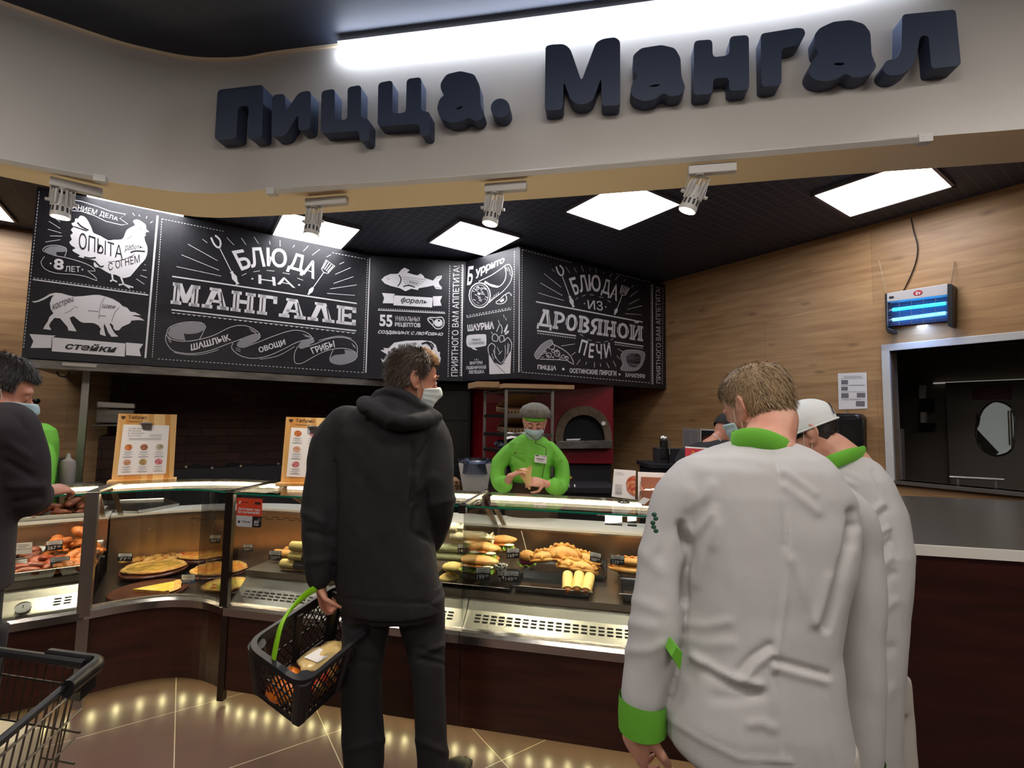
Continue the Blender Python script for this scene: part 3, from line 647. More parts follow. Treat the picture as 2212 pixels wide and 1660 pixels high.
B.k(0).rays([(190,325,290,388),(178,395,300,430),(200,455,308,458),(158,510,292,490),(250,300,290,330),(940,250,958,275),(995,265,1005,280),(1060,300,1068,280),(1098,340,1118,325),(1045,712,1055,716),(1030,762,1065,766),(1008,808,1068,830),(972,840,1045,890)], 1.2)
B.part('rays')
B.k(1).line([(445,335),(480,370),(545,405)], 3, 3).line([(410,370),(470,390),(530,412)], 2, 3).line([(920,605),(970,590),(1050,595)], 3, 3).line([(505,645),(560,655),(610,650)], 3, 3).line([(600,680),(650,730),(680,725)], 3, 3).line([(720,690),(850,670),(960,620)], 1, 3).line([(885,490),(910,470),(935,455)], .8, 3).line([(1000,388),(1025,392)], .8)
B.line([(410,1100),(380,1130),(330,1150)], .8).line([(415,1085),(450,1100)], .8).line([(690,1005),(650,1080),(635,1200)], .9).line([(540,1125),(635,1135)], .9).line([(640,1172),(700,1175)], .9).line([(820,1095),(780,1140),(750,1225)], .9)
B.done('illustration')
B.new().k(0); B.text('ЗНАНИЕМ', [(330,145),(625,222),(612,270),(322,190)], .005).text('ДЕЛА', [(650,228),(810,290),(805,328),(640,282)], .005)
B.text('8', [(235,655),(325,665),(320,765),(230,755)], .03).text('ЛЕТ', [(335,725),(470,730),(470,780),(335,775)], .005).dot((205, 703), 1.8).dot((490, 757), 1.8)
B.k(1).text('ОПЫТА', [(462,420),(850,545),(850,665),(455,570)]).text('С ОГНЕМ', [(720,700),(1000,622),(1005,690),(725,768)]).text('работы', [(870,525),(1032,535),(1032,575),(870,605)], 0, 1, .2)
B.text('кострец', [(215,1075),(405,1000),(420,1045),(232,1140)], 0, 1, .3).text('шея', [(665,1062),(790,1085),(785,1112),(665,1098)], 0, 1, .3).text('стейки', [(335,1405),(800,1440),(800,1505),(335,1470)], .03, 1, .3)
B.done('dot_mark')
# --- grill board ---------------------------------------------------
i2 = lambda x, y: (340+x/4.608, 460+y/4.608)
B = Board(mid, BQ, 'wide black menu board lettered МАНГАЛЕ between the rooster and fish boards', i2)
B.new().dash((45, 60), (-52, 1450), 1.5, 3, 2.4).dash((45, 60), (660, 185), 1.2).dash((1740, 397), (2070, 460), 1.2).dash((5, 1455), (2052, 1592), 1.2, 4, 4).dash((2093, 462), (2052, 1590), 1.5, 3, 2.4).line([(2115, 450), (2075, 1592)], 2.6)
B.line([(148, 633), (1985, 903)], 2.8).line([(140, 965), (1978, 1175)], 2.8).zig((135, 990), (1975, 1196), 11, 2.6); B.done('border')
B.new().fork((560, 232), (800, 712), 1.8); B.part('fork'); B.spat((1722, 500), (1500, 815), 1.6); B.part('spatula')
B.rays([(190,535,635,630),(240,418,615,572),(305,312,600,478),(450,262,497,300),(690,245,762,320),(835,250,883,318),(963,240,1007,308),(1117,280,1122,315),(1220,272,1222,335),(1365,320,1350,345),(1502,330,1452,382),(1615,365,1540,422),(1728,415,1685,440),(1858,490,1812,512),(1925,545,1770,613),(1952,635,1755,703),(1985,717,1720,757),(1965,822,1688,802)], 1.1)
B.rays([(840,625,887,603),(957,588,1020,577),(1088,573,1165,580),(1247,598,1318,610),(1392,650,1450,672)], 1.1)
B.part('rays')
B.k(2).poly([(100,1200),(130,1140),(220,1105),(330,1088),(440,1098),(474,1130),(465,1160),(400,1192),(300,1203),(258,1195),(275,1272),(180,1262),(120,1235)]).poly([(800,1290),(860,1240),(950,1212),(1022,1212),(1010,1250),(940,1300),(850,1345),(795,1330)], 2).poly([(1405,1320),(1450,1270),(1555,1255),(1545,1290),(1480,1340),(1420,1355)], 2).poly([(1715,1455),(1770,1415),(1870,1405),(1862,1360),(1985,1395),(1985,1430),(1940,1480),(1840,1512),(1750,1500)], 2)
B.k(0).line([(90,1225),(110,1150),(200,1105),(330,1085),(440,1095),(478,1130),(470,1160),(420,1260)], 1.1, 3).line([(258,1195),(300,1205),(400,1195),(465,1160)], .9, 3).line([(258,1195),(275,1275)], .9)
B.line([(85,1215),(140,1260),(250,1280),(400,1265),(560,1220),(700,1150),(800,1122),(900,1130),(980,1170),(1022,1215),(1010,1255),(940,1300),(850,1345),(1000,1290),(1150,1230),(1300,1180),(1400,1170),(1500,1200),(1555,1265),(1540,1295),(1420,1355),(1560,1310),(1700,1255),(1830,1240),(1930,1265),(1985,1320),(1990,1400)], 1.1, 3)
B.line([(85,1215),(85,1280),(150,1370),(280,1400),(420,1395),(560,1360),(700,1305),(800,1270),(940,1215),(1020,1210)], 1.1, 3).line([(755,1295),(740,1350),(820,1420),(950,1450),(1100,1425),(1250,1360),(1400,1285),(1555,1250)], 1.1, 3).line([(1400,1325),(1365,1400),(1370,1492),(1440,1497),(1560,1430),(1680,1375),(1800,1350),(1900,1355),(1975,1390)], 1.1, 3).line([(1990,1400),(1985,1440),(1940,1480),(1840,1512),(1750,1500),(1715,1455),(1750,1365)], 1.1, 3)
B.line([(165,1390),(280,1412),(420,1412),(540,1385),(610,1362)], .9, 3).line([(1020,1458),(1200,1425),(1365,1332)], .9, 3).line([(1605,1272),(1730,1238),(1830,1228),(1930,1252)], .9, 3)
B.rays([(100,1245,140,1262),(105,1262,138,1278),(115,1280,138,1292),(915,1150,985,1190),(925,1170,990,1205),(1450,1210,1530,1235),(1465,1225,1535,1248),(780,1345,830,1365),(782,1365,825,1382),(1935,1300,1965,1330),(1945,1320,1975,1350)], .8)
B.done('illustration')
B.new().slab('МАНГАЛЕ', [(150,690),(1980,945),(1975,1125),(130,905)], .1)
for c, q in (('Б', [(738,380),(868,360),(945,540),(838,577)]), ('Л', [(912,345),(1032,343),(1078,535),(935,548)]), ('Ю', [(1085,343),(1290,362),(1287,552),(1090,532)]), ('Д', [(1350,392),(1472,428),(1445,628),(1280,582)]), ('А', [(1500,460),(1600,492),(1560,662),(1435,608)])): B.text(c, q, .022)
B.text('Н', [(1005,615),(1170,640),(1180,728),(1005,705)], .005).text('А', [(1220,640),(1300,648),(1375,750),(1190,710)], .005).dot((945, 657), 2.4, 1.7).dot((1410, 718), 2.4, 1.7)
B.text('ШАШЛЫК', [(332,1310),(705,1208),(737,1268),(335,1375)], .03).text('ОВОЩИ', [(1000,1342),(1265,1257),(1280,1322),(1020,1405)], .03).text('ГРИБЫ', [(1520,1345),(1755,1270),(1768,1338),(1550,1405)], .03)
B.done('dot_mark')
# --- fish board ----------------------------------------------------
i3 = lambda x, y: (790+x/4.882, 500+y/4.882)
B = Board(BQ, BP, 'black menu board with a white trout above the words 55 recipes', i3)
B.new().dash((888, 360), (868, 1540), 1.5, 3, 2.4).dash((1013, 350), (997, 1535), 1.4, 3, 2.4).line([(1025, 350), (1010, 1530)], 2.2).dash((135, 815), (830, 852), 1.4, 3, 2).line([(128, 830), (838, 865)], 1.8); B.done('border')
B.new().poly([(165,510),(200,475),(260,450),(340,448),(380,400),(410,383),(465,410),(435,435),(500,455),(545,465),(580,445),(610,470),(620,492),(710,520),(750,475),(805,465),(800,495),(770,530),(775,560),(803,590),(800,612),(740,608),(715,570),(650,585),(560,600),(550,620),(480,605),(420,632),(360,600),(260,575),(200,550)])
B.part('trout')
B.poly([(172,650),(308,660),(292,680),(293,760),(178,758),(195,705)]).poly([(297,675),(707,700),(700,803),(293,780)]).poly([(710,685),(806,683),(785,735),(800,785),(712,788)])
B.part('banner')
B.poly([(160,1340),(185,1360),(225,1300),(155,1255),(200,1250),(185,1230),(240,1235),(300,1175),(420,1155),(600,1150),(690,1160),(740,1200),(760,1270),(785,1275),(780,1310),(792,1340),(785,1380),(760,1400),(700,1400),(300,1400),(215,1385),(175,1380)])
B.part('pig')
B.line([(655,920),(690,908),(740,912),(800,905),(825,940),(822,990),(790,1025),(740,1025),(700,985),(665,950)], 2, 2, True).line([(670,925),(700,930),(715,960),(710,985)], 1.6, 2).ring((765, 965), 42, 1.6, 38).poly([(720,950),(760,925),(805,940),(810,985),(780,1005),(735,990)], 2)
B.part('steak')
B.k(1).dot((772, 943), 2.6, 2).line([(350,460),(372,500),(360,550),(335,580)], 2.4, 3).line([(222,490),(235,510),(255,500)], .8, 2).line([(395,585),(450,570),(520,590)], 2.5, 2).line([(455,525),(550,545)], .8).line([(460,540),(545,560)], .8).line([(735,590),(790,600)], .8).line([(745,500),(795,478)], .8)
for j in range(4):
    for i in range(8-j):
        x, y = 385+i*32+j*8, 475+j*24+i*4; B.line([(x, y), (x+12, y+13), (x+26, y+2)], .8, 2)
B.line([(590,1190),(640,1175),(690,1215),(700,1250)], 4, 3).line([(640,1165),(700,1190),(715,1225)], 3, 3)
B.done('illustration')
B.new().text('55', [(145,878),(282,882),(282,1012),(145,1000)], .035).text('УНИКАЛЬНЫХ', [(308,893),(577,905),(577,952),(308,945)]).text('РЕЦЕПТОВ', [(308,960),(577,968),(577,1022),(308,1010)], .03).text('созданных с любовью', [(130,1030),(818,1060),(815,1112),(130,1088)], .018, .95, .35)
B.text('ПРИЯТНОГО ВАМ АППЕТИТА!', [(900,1530),(922,366),(990,362),(972,1530)], .006)
B.k(1).text('форель', [(372,690),(645,718),(650,782),(370,765)], .018, 1, .3).text('17', [(235,1268),(310,1218),(320,1290),(245,1318)], .02).text('ВИДОВ', [(345,1195),(535,1172),(535,1205),(350,1235)], .01)
B.done('dot_mark')
# --- burrito board -------------------------------------------------
B = Board(BP, BC, 'narrow black menu board with a burrito above a shawarma drawing', i3)
B.new().dash((1568, 210), (1560, 1485), 1.5, 3, 2.4).dash((1060, 892), (1535, 805), 1.4).zig((1062, 905), (1535, 818), 5, 2.6); B.done('border')
B.new().line([(1190,530),(1250,500),(1330,460),(1420,400),(1480,355),(1520,355),(1545,420),(1540,490),(1510,560),(1440,640),(1360,700),(1300,755)], 1.6, 3).line([(1250,545),(1340,565),(1410,580),(1465,520),(1480,440),(1465,365)], 1.8, 3).line([(1255,530),(1330,575),(1400,585)], 4, 3)
B.ring((1202, 675), 112, 2.4, 132).ring((1202, 675), 92, 1.0, 110)
random.seed(3)
for i in range(26):
    a = random.uniform(0, 6.28); r_ = random.uniform(10, 85); x, y = 1202+r_*math.cos(a), 675+r_*1.15*math.sin(a); B.line([(x-14, y-6), (x, y+random.uniform(-8, 8)), (x+14, y+6)], random.uniform(.8, 1.6), 2)
B.ring((1183, 598), 14, 1.4).ring((1222, 605), 10, 1.2).line([(1375,745),(1420,715),(1470,665),(1487,720),(1450,760),(1390,765)], 1.8, 2, True).line([(1475,668),(1510,645),(1540,680)], 1.8, 2).poly([(1410,735),(1455,705),(1460,730),(1430,750)])
B.rays([(1310,740,1318,715),(1325,725,1335,695),(1345,710,1358,670),(1370,690,1380,655),(1395,670,1400,640),(1480,380,1500,420),(1500,375,1520,420),(1515,400,1530,440),(1518,440,1535,470)], 1)
B.part('burrito')
B.poly([(1065,1110),(1100,1092),(1240,1085),(1270,1100),(1272,1190),(1255,1210),(1170,1225),(1150,1230),(1180,1255),(1130,1245),(1115,1228),(1075,1215),(1062,1180)], 2)
B.part('speech_bubble')
B.poly([(1297,1290),(1350,1380),(1420,1410),(1450,1390),(1535,1250),(1525,1500),(1305,1508)])
B.line([(1297,1290),(1290,1220),(1330,1180),(1365,1210)], 1.6, 2).line([(1535,1250),(1540,1180),(1500,1120),(1460,1160)], 1.6, 2).line([(1365,1210),(1360,1300),(1420,1390),(1470,1330),(1470,1200)], 1.2, 2).line([(1380,1060),(1400,1010),(1420,980),(1440,1030),(1430,1080)], 1.6, 2).line([(1410,980),(1400,935)], 1.2).line([(1335,1110),(1360,1080),(1395,1110),(1385,1160),(1340,1150)], 1.6, 2, True).line([(1410,1110),(1450,1100),(1460,1150),(1420,1170)], 1.6, 2, True)
B.poly([(1455,1060),(1490,985),(1500,990),(1480,1060)], 2).poly([(1465,1080),(1505,1045),(1508,1065),(1475,1092)], 2)
B.rays([(1325,1060,1335,1085),(1330,1290,1350,1350),(1345,1250,1370,1340),(1500,1180,1490,1300),(1515,1190,1500,1290),(1385,1220,1420,1290),(1400,1300,1440,1260),(1455,880,1460,910),(1475,912,1480,938),(1145,1350,1155,1362),(1168,1340,1168,1358),(1190,1350,1180,1362)], 1.1)
B.k(1).line([(1350,1380),(1410,1440),(1470,1500)], 1, 2).line([(1420,1410),(1470,1390)], .8); B.done('illustration')
B.new().text('Б', [(1072,372),(1140,364),(1122,560),(1068,570)], .03, 1, .1).text('уррито', [(1150,405),(1462,275),(1468,345),(1162,500)], .03, .95, .2).text('ШАУРМА', [(1070,988),(1350,947),(1355,1030),(1075,1055)], .045)
B.text('ВНУТРИ', [(1098,1375),(1230,1368),(1230,1402),(1098,1407)], .03).text('ПШЕНИЧНАЯ', [(1060,1425),(1268,1412),(1268,1450),(1060,1458)], .03).text('ЛЕПЕШКА', [(1085,1470),(1250,1462),(1250,1498),(1085,1504)], .03)
B.k(1).text('ПРЯМО', [(1120,1135),(1215,1130),(1215,1155),(1120,1160)], .01).text('С МАНГАЛА!', [(1090,1172),(1250,1162),(1250,1190),(1090,1198)], .01); B.done('dot_mark')
# --- oven board ----------------------------------------------------
i4 = lambda x, y: (1110+x/4.882, 520+y/4.882)
B = Board(BC, BR, 'rightmost black menu board lettered ДРОВЯНОЙ above the red oven', i4)
B.new().line([(60, 75), (53, 1390)], 2.6).dash((87, 95), (78, 1388), 1.5, 3, 2.4).dash((85, 95), (615, 235), 1.1).dash((1080, 350), (1440, 440), .9).dash((85, 1388), (1440, 1502), 1.2, 4, 3).dash((1447, 470), (1450, 1518), 1.2, 3, 2.4).line([(1460, 462), (1465, 1518)], 1.8).dash((1572, 500), (1567, 1515), 1.1, 3, 2.4)
B.line([(233, 645), (1358, 860)], 2.8).line([(245, 950), (655, 1005)], 2.6).zig((245, 972), (655, 1028), 5, 2.4).line([(1060, 1070), (1365, 1115)], 2.4).zig((1060, 1090), (1365, 1135), 4.5, 2.2); B.done('border')
B.new().fork((470, 265), (630, 702), 1.5); B.part('fork'); B.spat((1178, 487), (1062, 782), 1.3); B.part('spatula')
B.rays([(258,552,528,633),(280,447,512,580),(318,348,498,492),(400,298,430,332),(545,275,590,340),(632,280,662,336),(708,267,736,325),(800,290,805,318),(866,288,868,340),(950,335,942,348),(1037,345,1015,380),(1110,365,1068,415),(1180,408,1160,430),(1262,475,1242,490),(1308,528,1225,592),(1327,613,1215,673),(1352,688,1195,727),(1345,783,1175,770)], .9)
B.rays([(650,622,677,602),(718,588,757,573),(800,570,845,575),(897,592,940,602),(987,630,1022,652),(693,985,732,1008),(776,1042,818,1055),(868,1072,912,1074),(950,1072,995,1060),(1022,1052,1045,1032),(500,1112,645,1090),(608,1208,650,1178),(700,1255,662,1310),(768,1280,755,1310),(850,1280,850,1340),(912,1295,916,1330),(980,1288,1005,1345),(1048,1270,1077,1330),(1085,1212,1118,1252),(1097,1143,1160,1178)], 1)
B.part('rays')
B.k(2).poly([(222,1190),(290,1100),(380,1048),(407,1062),(400,1100),(330,1150),(270,1235),(240,1248),(222,1215)], 2).k(0).line([(222,1190),(290,1100),(380,1048),(407,1062),(400,1100),(330,1150),(270,1235),(240,1248),(222,1215)], 1.4, 2, True).line([(407,1090),(520,1150),(600,1220),(632,1310),(560,1265),(400,1255),(275,1250)], 1.4, 2)
for c, r_ in (((332, 1178), 12), ((400, 1118), 30), ((415, 1165), 16), ((370, 1210), 26), ((455, 1190), 30), ((520, 1225), 18), ((560, 1240), 14), ((455, 1165), 12)): B.ring(c, r_, 1.2)
for i in range(14): x, y = random.uniform(290, 560), random.uniform(1190, 1250); B.line([(x, y), (x+18, y+6)], 1.2)
for i in range(14): x = 240+i*12; y = 1200-i*10; B.line([(x, y), (x+22, y+16)], .7)
B.part('pizza_slice')
B.k(2).poly([(1140,1190),(1200,1155),(1370,1175),(1365,1280),(1320,1350),(1270,1372),(1130,1365),(1150,1300),(1130,1240)], 3).k(1).poly([(1190,1210),(1240,1190),(1320,1200),(1340,1260),(1300,1330),(1230,1330),(1190,1280)], 3).k(0)
for i in range(18): x, y = random.uniform(1200, 1320), random.uniform(1210, 1320); B.line([(x, y), (x+12, y+random.uniform(-10, 10)), (x+26, y+4)], .9, 2)
B.line([(1140,1190),(1200,1155),(1370,1175),(1365,1280),(1320,1350),(1270,1372),(1130,1365),(1150,1300),(1130,1240)], 1.2, 3, True)
B.done('illustration')
B.new().slab('ДРОВЯНОЙ', [(268,715),(1362,905),(1362,1065),(243,905)], .06)
for c, q in (('Б', [(578,400),(655,378),(692,560),(645,577)]), ('Л', [(682,365),(748,360),(790,535),(700,548)]), ('Ю', [(785,355),(912,365),(917,545),(790,530)]), ('Д', [(955,398),(1022,420),(1005,610),(912,575)]), ('А', [(1055,455),(1105,472),(1085,640),(1008,600)]),
             ('П', [(715,1040),(785,1062),(745,1215),(680,1180)]), ('Е', [(800,1085),(852,1087),(838,1240),(785,1235)]), ('Ч', [(865,1095),(930,1090),(925,1250),(882,1250)]), ('И', [(945,1090),(1010,1075),(1028,1225),(965,1240)])): B.text(c, q, .02)
B.text('ИЗ', [(775,625),(935,640),(940,742),(785,722)], .005).dot((745, 665), 1.6).dot((970, 700), 1.6)
B.text('ПИЦЦА', [(250,1310),(450,1322),(445,1378),(248,1365)], .03).dot((522, 1356), 2.8).text('ОСЕТИНСКИЕ ПИРОГИ', [(588,1345),(1082,1375),(1080,1430),(588,1395)], .03).dot((1115, 1412), 2.2).text('ХАЧАПУРИ', [(1172,1395),(1383,1410),(1380,1455),(1172,1437)], .03)
B.text('ПРИЯТНОГО ВАМ АППЕТИТА!', [(1503,1505),(1495,492),(1548,492),(1552,1505)], .004); B.done('dot_mark')
# --- canopy body behind the boards (underside, left cheek) ---------
b = MB(); back = .034
n = lambda a, c: np.array([(c-a)[1], -(c-a)[0], 0])/np.linalg.norm(c-a)*back
pl = [BL-n(BL, BQ), BQ-n(BL, BQ)*.7-n(BQ, BP)*.7, BP-n(BQ, BP)*.7-n(BP, BC)*.7, BC-n(BP, BC)*.7-n(BC, BR)*.7, BR-n(BC, BR)+E1*-.004]
e = pl[-1]; far2 = [rm(WR-.004, WB-.002, 0), rm(float(pl[0]@E1), WB-.002, 0)]
ply = [p*np.array([1, 1, 0])+EZ*1.9 for p in pl+far2]
fillpoly(b, ply); o_ = MB(); o_.prism(ply, EZ*.03)
o_.box(rm(float(pl[0]@E1)+.015, (float(pl[0]@E2)+WB)/2, (BZ0+BZ1)/2), (.03, WB-float(pl[0]@E2)-.01, BZ1-BZ0), AX)
struct('trim_5', o_, M('canopy_black', '121115', .6), 0)['label'] = 'black canopy behind the menu boards'
# ------------------------------------------------------------------ glazed deli counters
KD = azd(rad(102)); KN = np.array([-KD[1], KD[0], 0.])            # right hand run: along, behind
KP = np.array([-.225, 2.318, 0.])
LP = np.array([-2.15, 2.505, 0.]); LD, LN_ = E1, E2                 # left hand run
def K(s, u, z): return KP+KD*s+KN*u+EZ*z
def KL(s, u, z): return LP+LD*s+LN_*u+EZ*z
_cp = smoothpts([LP, (-2.06, 2.585, 0), (-1.979, 2.638, 0), (-1.9, 2.672, 0), (-1.817, 2.69, 0), (-1.72, 2.686, 0), (-1.632, 2.664, 0), (-1.55, 2.624, 0), K(-1.29, 0, 0)], 3)
_cn = []
for i in range(len(_cp)):
    t = i/(len(_cp)-1); v = LN_*(1-t)+KN*t; _cn.append(v/np.linalg.norm(v))
_cl = np.r_[0, np.cumsum([np.linalg.norm(_cp[i+1]-_cp[i]) for i in range(len(_cp)-1)])]
def KC(s, u, z):
    i = min(max(int(np.searchsorted(_cl, s)-1), 0), len(_cp)-2); t = (s-_cl[i])/(_cl[i+1]-_cl[i])
    return _cp[i]*(1-t)+_cp[i+1]*t+(_cn[i]*(1-t)+_cn[i+1]*t)*u+EZ*z
m_trim = M('polished_steel_trim', 'c9c5bf', .2, 1, bump=(40, .05, (1, 1, 10)))
m_inner = M('steel_liner', 'c2bcb0', .28, 1, bump=(50, .05, (1, 1, 8)))
m_deckd = M('dark_steel_deck', '67635e', .3, 1, bump=(40, .05, (8, 1, 1)))
m_ltop = M('white_worktop', 'e9e4da', .3)
m_backw = M('liner_back_steel', 'b89f8a', .32, 1)
m_slotk = M('vent_slot_black', '0e0e0e', .7)
m_dk = M('dark_base_plinth', '141010', .5)
m_caseled = M('case_led_warm', 'fff0d2', .5, emit=('ffe6c2', 40))
m_ledspot = M('plinth_led_dot', 'ffffd8', .5, emit=('fff2b0', 55))
m_ledbase = M('plinth_led_strip', 'efe6b8', .5, emit=('fff0b4', 3.0))
def strip(F, s, prof, mb=None):
    mb = mb or MB(); mb.grid([[F(a, u, z) for a in s] for u, z in prof]); return mb
def solid(F, s, prof, mb=None):
    """closed profile swept along s with end caps"""
    mb = mb or MB(); R = [[F(a, u, z) for u, z in prof] for a in s]; mb.rings(R); return mb
def R4(u0, u1, z0, z1): return [(u0, z0), (u1, z0), (u1, z1), (u0, z1)]
def counter(F, s0, s1, label, n=2, deck=.645, ub=.78, wz=.835, flat=False, ends=(0, 0), slots=True, name='deli_counter', therm=None, noslot=()):
    s = np.linspace(s0, s1, n); L_ = s1-s0
    root = thing(name, F((s0+s1)/2, .4, 0), label, 'deli counter', 'glazed deli counters in a row')
    e = .0015; si = np.r_[s0+e, s[1:-1], s1-e]
    obj('front_panel', solid(F, si, R4(.012, .03, .075, .462)), m_brown, root, 0)
    obj('plinth', solid(F, si, R4(.30, .32, 0, .075)), m_dk, root, 0)
    obj('base_shelf', solid(F, si, R4(.03, 1.02, .098, .112)), m_dk, root, 0)
    obj('rear_panel', solid(F, si, R4(1.02, 1.04, 0, wz-.03)), m_steel_d, root, 0)
    led = solid(F, si, R4(.10, .108, .080, .092)); lp = obj("led_strip", led, m_ledbase, root, 0)
    dots = MB(); nd = int(L_/.085)
    for i in range(nd):
        a = s0+(i+.5)*L_/nd; dots.ell(F(a, .094, .086), (.010, .010, .007), 8, 6)
    obj('led_dots', dots, m_ledspot, lp)
    obj('steel_trim', solid(F, si, [(-.012, .455), (-.012, .492), (.0, .506), (.03, .512), (.03, .462), (.01, .455)]), m_trim, root, 20)
    if not flat:
        v = strip(F, si, [(.03, .507), (.105, .566)]); vp = obj('vent_panel', v, m_inner, root, 0)
        k = MB(); N = int(L_/.0415) if slots else 0
        for i in range(N):
            a = s0+.05+i*(L_-.1)/N
            if any(x0 < a < x1 for x0, x1 in noslot): continue
            for j in range(3):
                t = .38+.17*j; u = .03+.075*t-.0015; z = .507+.059*t+.002
                k.add([F(a, u, z), F(a+.028, u, z), F(a+.028, u+.005, z+.0042), F(a, u+.005, z+.0042)], [(0, 1, 2, 3)])
        if N: obj('vent_slots', k, m_slotk, vp, 0)
        obj('kick_plate', strip(F, si, [(.105, .566), (.15, .612)]), m_inner, root, 0)
        obj('deck', solid(F, si, [(.135, deck-.03), (.135, deck), (ub, deck), (ub, deck-.012), (.147, deck-.012), (.147, deck-.03)]), m_inner, root, 0)
    else:
        obj('deck', solid(F, si, R4(.03, ub, deck-.012, deck)), m_deckd, root, 0)
        g = MB()
        for a in np.arange(s0+.05, s1-.05, .011): g.add([F(a, .045, deck+.002), F(a+.005, .045, deck+.002), F(a+.005, .10, deck+.002), F(a, .10, deck+.002)], [(0, 1, 2, 3)])
        obj('deck_grille', g, m_slotk, root, 0)
    bw = obj('back_wall', solid(F, si, R4(ub, ub+.012, deck, wz-.026)), m_backw, root, 0)
    if flat:
        k = MB()
        for j in range(2):
            for a in np.arange(s0+.25, s1-.1, .045): k.add([F(a+.02*j, ub-.002, wz-.065-.014*j), F(a+.03+.02*j, ub-.002, wz-.065-.014*j), F(a+.03+.02*j, ub-.002, wz-.061-.014*j), F(a+.02*j, ub-.002, wz-.061-.014*j)], [(0, 1, 2, 3)])
        obj('vent_slots', k, m_slotk, bw, 0)
    obj('worktop', solid(F, si, R4(ub-.012, 1.06, wz-.024, wz)), m_ltop, root, 0)
    obj('worktop_edge', solid(F, si, R4(ub-.02, ub-.012, wz-.026, wz-.014)), m_trim, root, 0)
    obj('front_glass', solid(F, si, R4(.012, .018, .512, 1.076)), m_clear, root, 0)
    tg = obj('top_glass', solid(F, si, R4(.004, .44, 1.078, 1.086)), m_clear, root, 0)
    obj('glass_edge', solid(F, si, R4(.0, .004, 1.078, 1.086)), m_edge, tg, 0)
    obj('glass_edge', solid(F, si, R4(.44, .444, 1.078, 1.086)), m_trim, tg, 0)
    lb = obj('lamp_bar', solid(F, si, R4(.434, .444, 1.046, 1.076)), m_trim, root, 0)
    obj('lamp_tube', solid(F, np.r_[s0+.03, s[1:-1], s1-.03], R4(.412, .432, 1.050, 1.066)), m_caseled, lb, 0)
    st = MB()
    for a in ([s0+.03, s1-.03]): st.seg(F(a, ub, wz), F(a, .42, 1.056), .028, .012)
    obj('strut', st if False else MB().seg(F(s0+.03, ub, wz), F(s0+.03, .42, 1.056), .028, .012), m_trim, root, 0)
    obj('strut', MB().seg(F(s1-.03, ub, wz), F(s1-.03, .42, 1.056), .028, .012), m_trim, root, 0)
    if therm:
        a, u = therm; c = F(a, .06, .536); nrm = np.cross(F(a+.1, .06, .53)-F(a, .06, .53), F(a, .105, .566)-F(a, .03, .507)); nrm /= np.linalg.norm(nrm); nrm *= np.sign(nrm@(C0-c))
        th = MB().tube([c, c+nrm*.008], .028, 20); t_ = obj('thermometer', th, m_whitep, root); obj('thermometer_ring', MB().tube([c+nrm*.004, c+nrm*.012], .031, 20, cap=False), m_trim, t_); obj('needle', MB().seg(c+nrm*.0095-EZ*.012, c+nrm*.0095+EZ*.012, .003, .001), m_ink, t_, 0)
    return root
CR1 = counter(K, -1.29, 0, 'brown glazed deli counter with rolls and wraps behind the man in black')
CR2 = counter(K, 0, 1.27, 'brown glazed deli counter with calzones and black trays in front of the woman in green')
CL = counter(KL, -1.75, 0, 'brown glazed deli counter with grilled meat trays at the far left', therm=(-.235, 0), noslot=((-.42, -.15),))
CC = counter(KC, 0, float(_cl[-1]), 'curved corner deli counter with pizzas on wooden boards', n=16, deck=.47, ub=.86, wz=.825, flat=True)
# steel corner posts, glass clamps, end glass
b = MB()
def postat(root, P, N_, w, z0, z1, mat, nm='corner_post'):
    D = np.array([N_[1], -N_[0], 0]); obj(nm, MB().box(P+N_*.012+EZ*(z0+z1)/2, (w, .03, z1-z0), (D, N_, EZ)), mat, root, 0, .002)
vl = LN_*.75+KN*.25; vl /= np.linalg.norm(vl)
postat(CC, LP-vl*.012, vl, .055, .47, 1.092, m_steel); postat(CC, LP-vl*.004, vl, .05, 0.02, .46, m_steel)
m_dkpost = M('dark_steel_post', '5a5551', .3, 1)
pr = K(-1.29, 0, 0); vr = LN_*.2+KN*.8; vr /= np.linalg.norm(vr)
postat(CC, pr-vr*.012, vr, .042, .5, 1.092, m_dkpost); postat(CC, pr+vr*.006, vr, .036, .02, .455, m_dkpost)
obj('side_arm', MB().seg(LP+EZ*1.092+vl*.0, LP+EZ*1.092+vl*.44, .05, .012), m_steel, CC, 0); obj('side_arm', MB().seg(pr+EZ*1.092, pr+EZ*1.092+vr*.44, .026, .01), m_dkpost, CC, 0)
obj('glass_clamp', MB().box(K(.0, .0, 1.07), (.036, .03, .04), (KD, KN, EZ)), m_blk, CR2, 0, .002)
obj('glass_arm', MB().seg(K(0, .01, 1.091), K(0, .44, 1.091), .022, .01), m_steel, CR2, 0)
for t in (.3, .43): obj('arm_pin', MB().cyl(K(0, t, 1.094), K(0, t, 1.104), .01, .008, 12), m_trim, CR2)
b = MB(); b.prism([K(0, .02, .515), K(0, .14, .65), K(0, .77, .65), K(0, .77, .80), K(0, .42, 1.075), K(0, .02, 1.075)], KD*.005); obj('divider_glass', b, m_clear, CR2, 0)
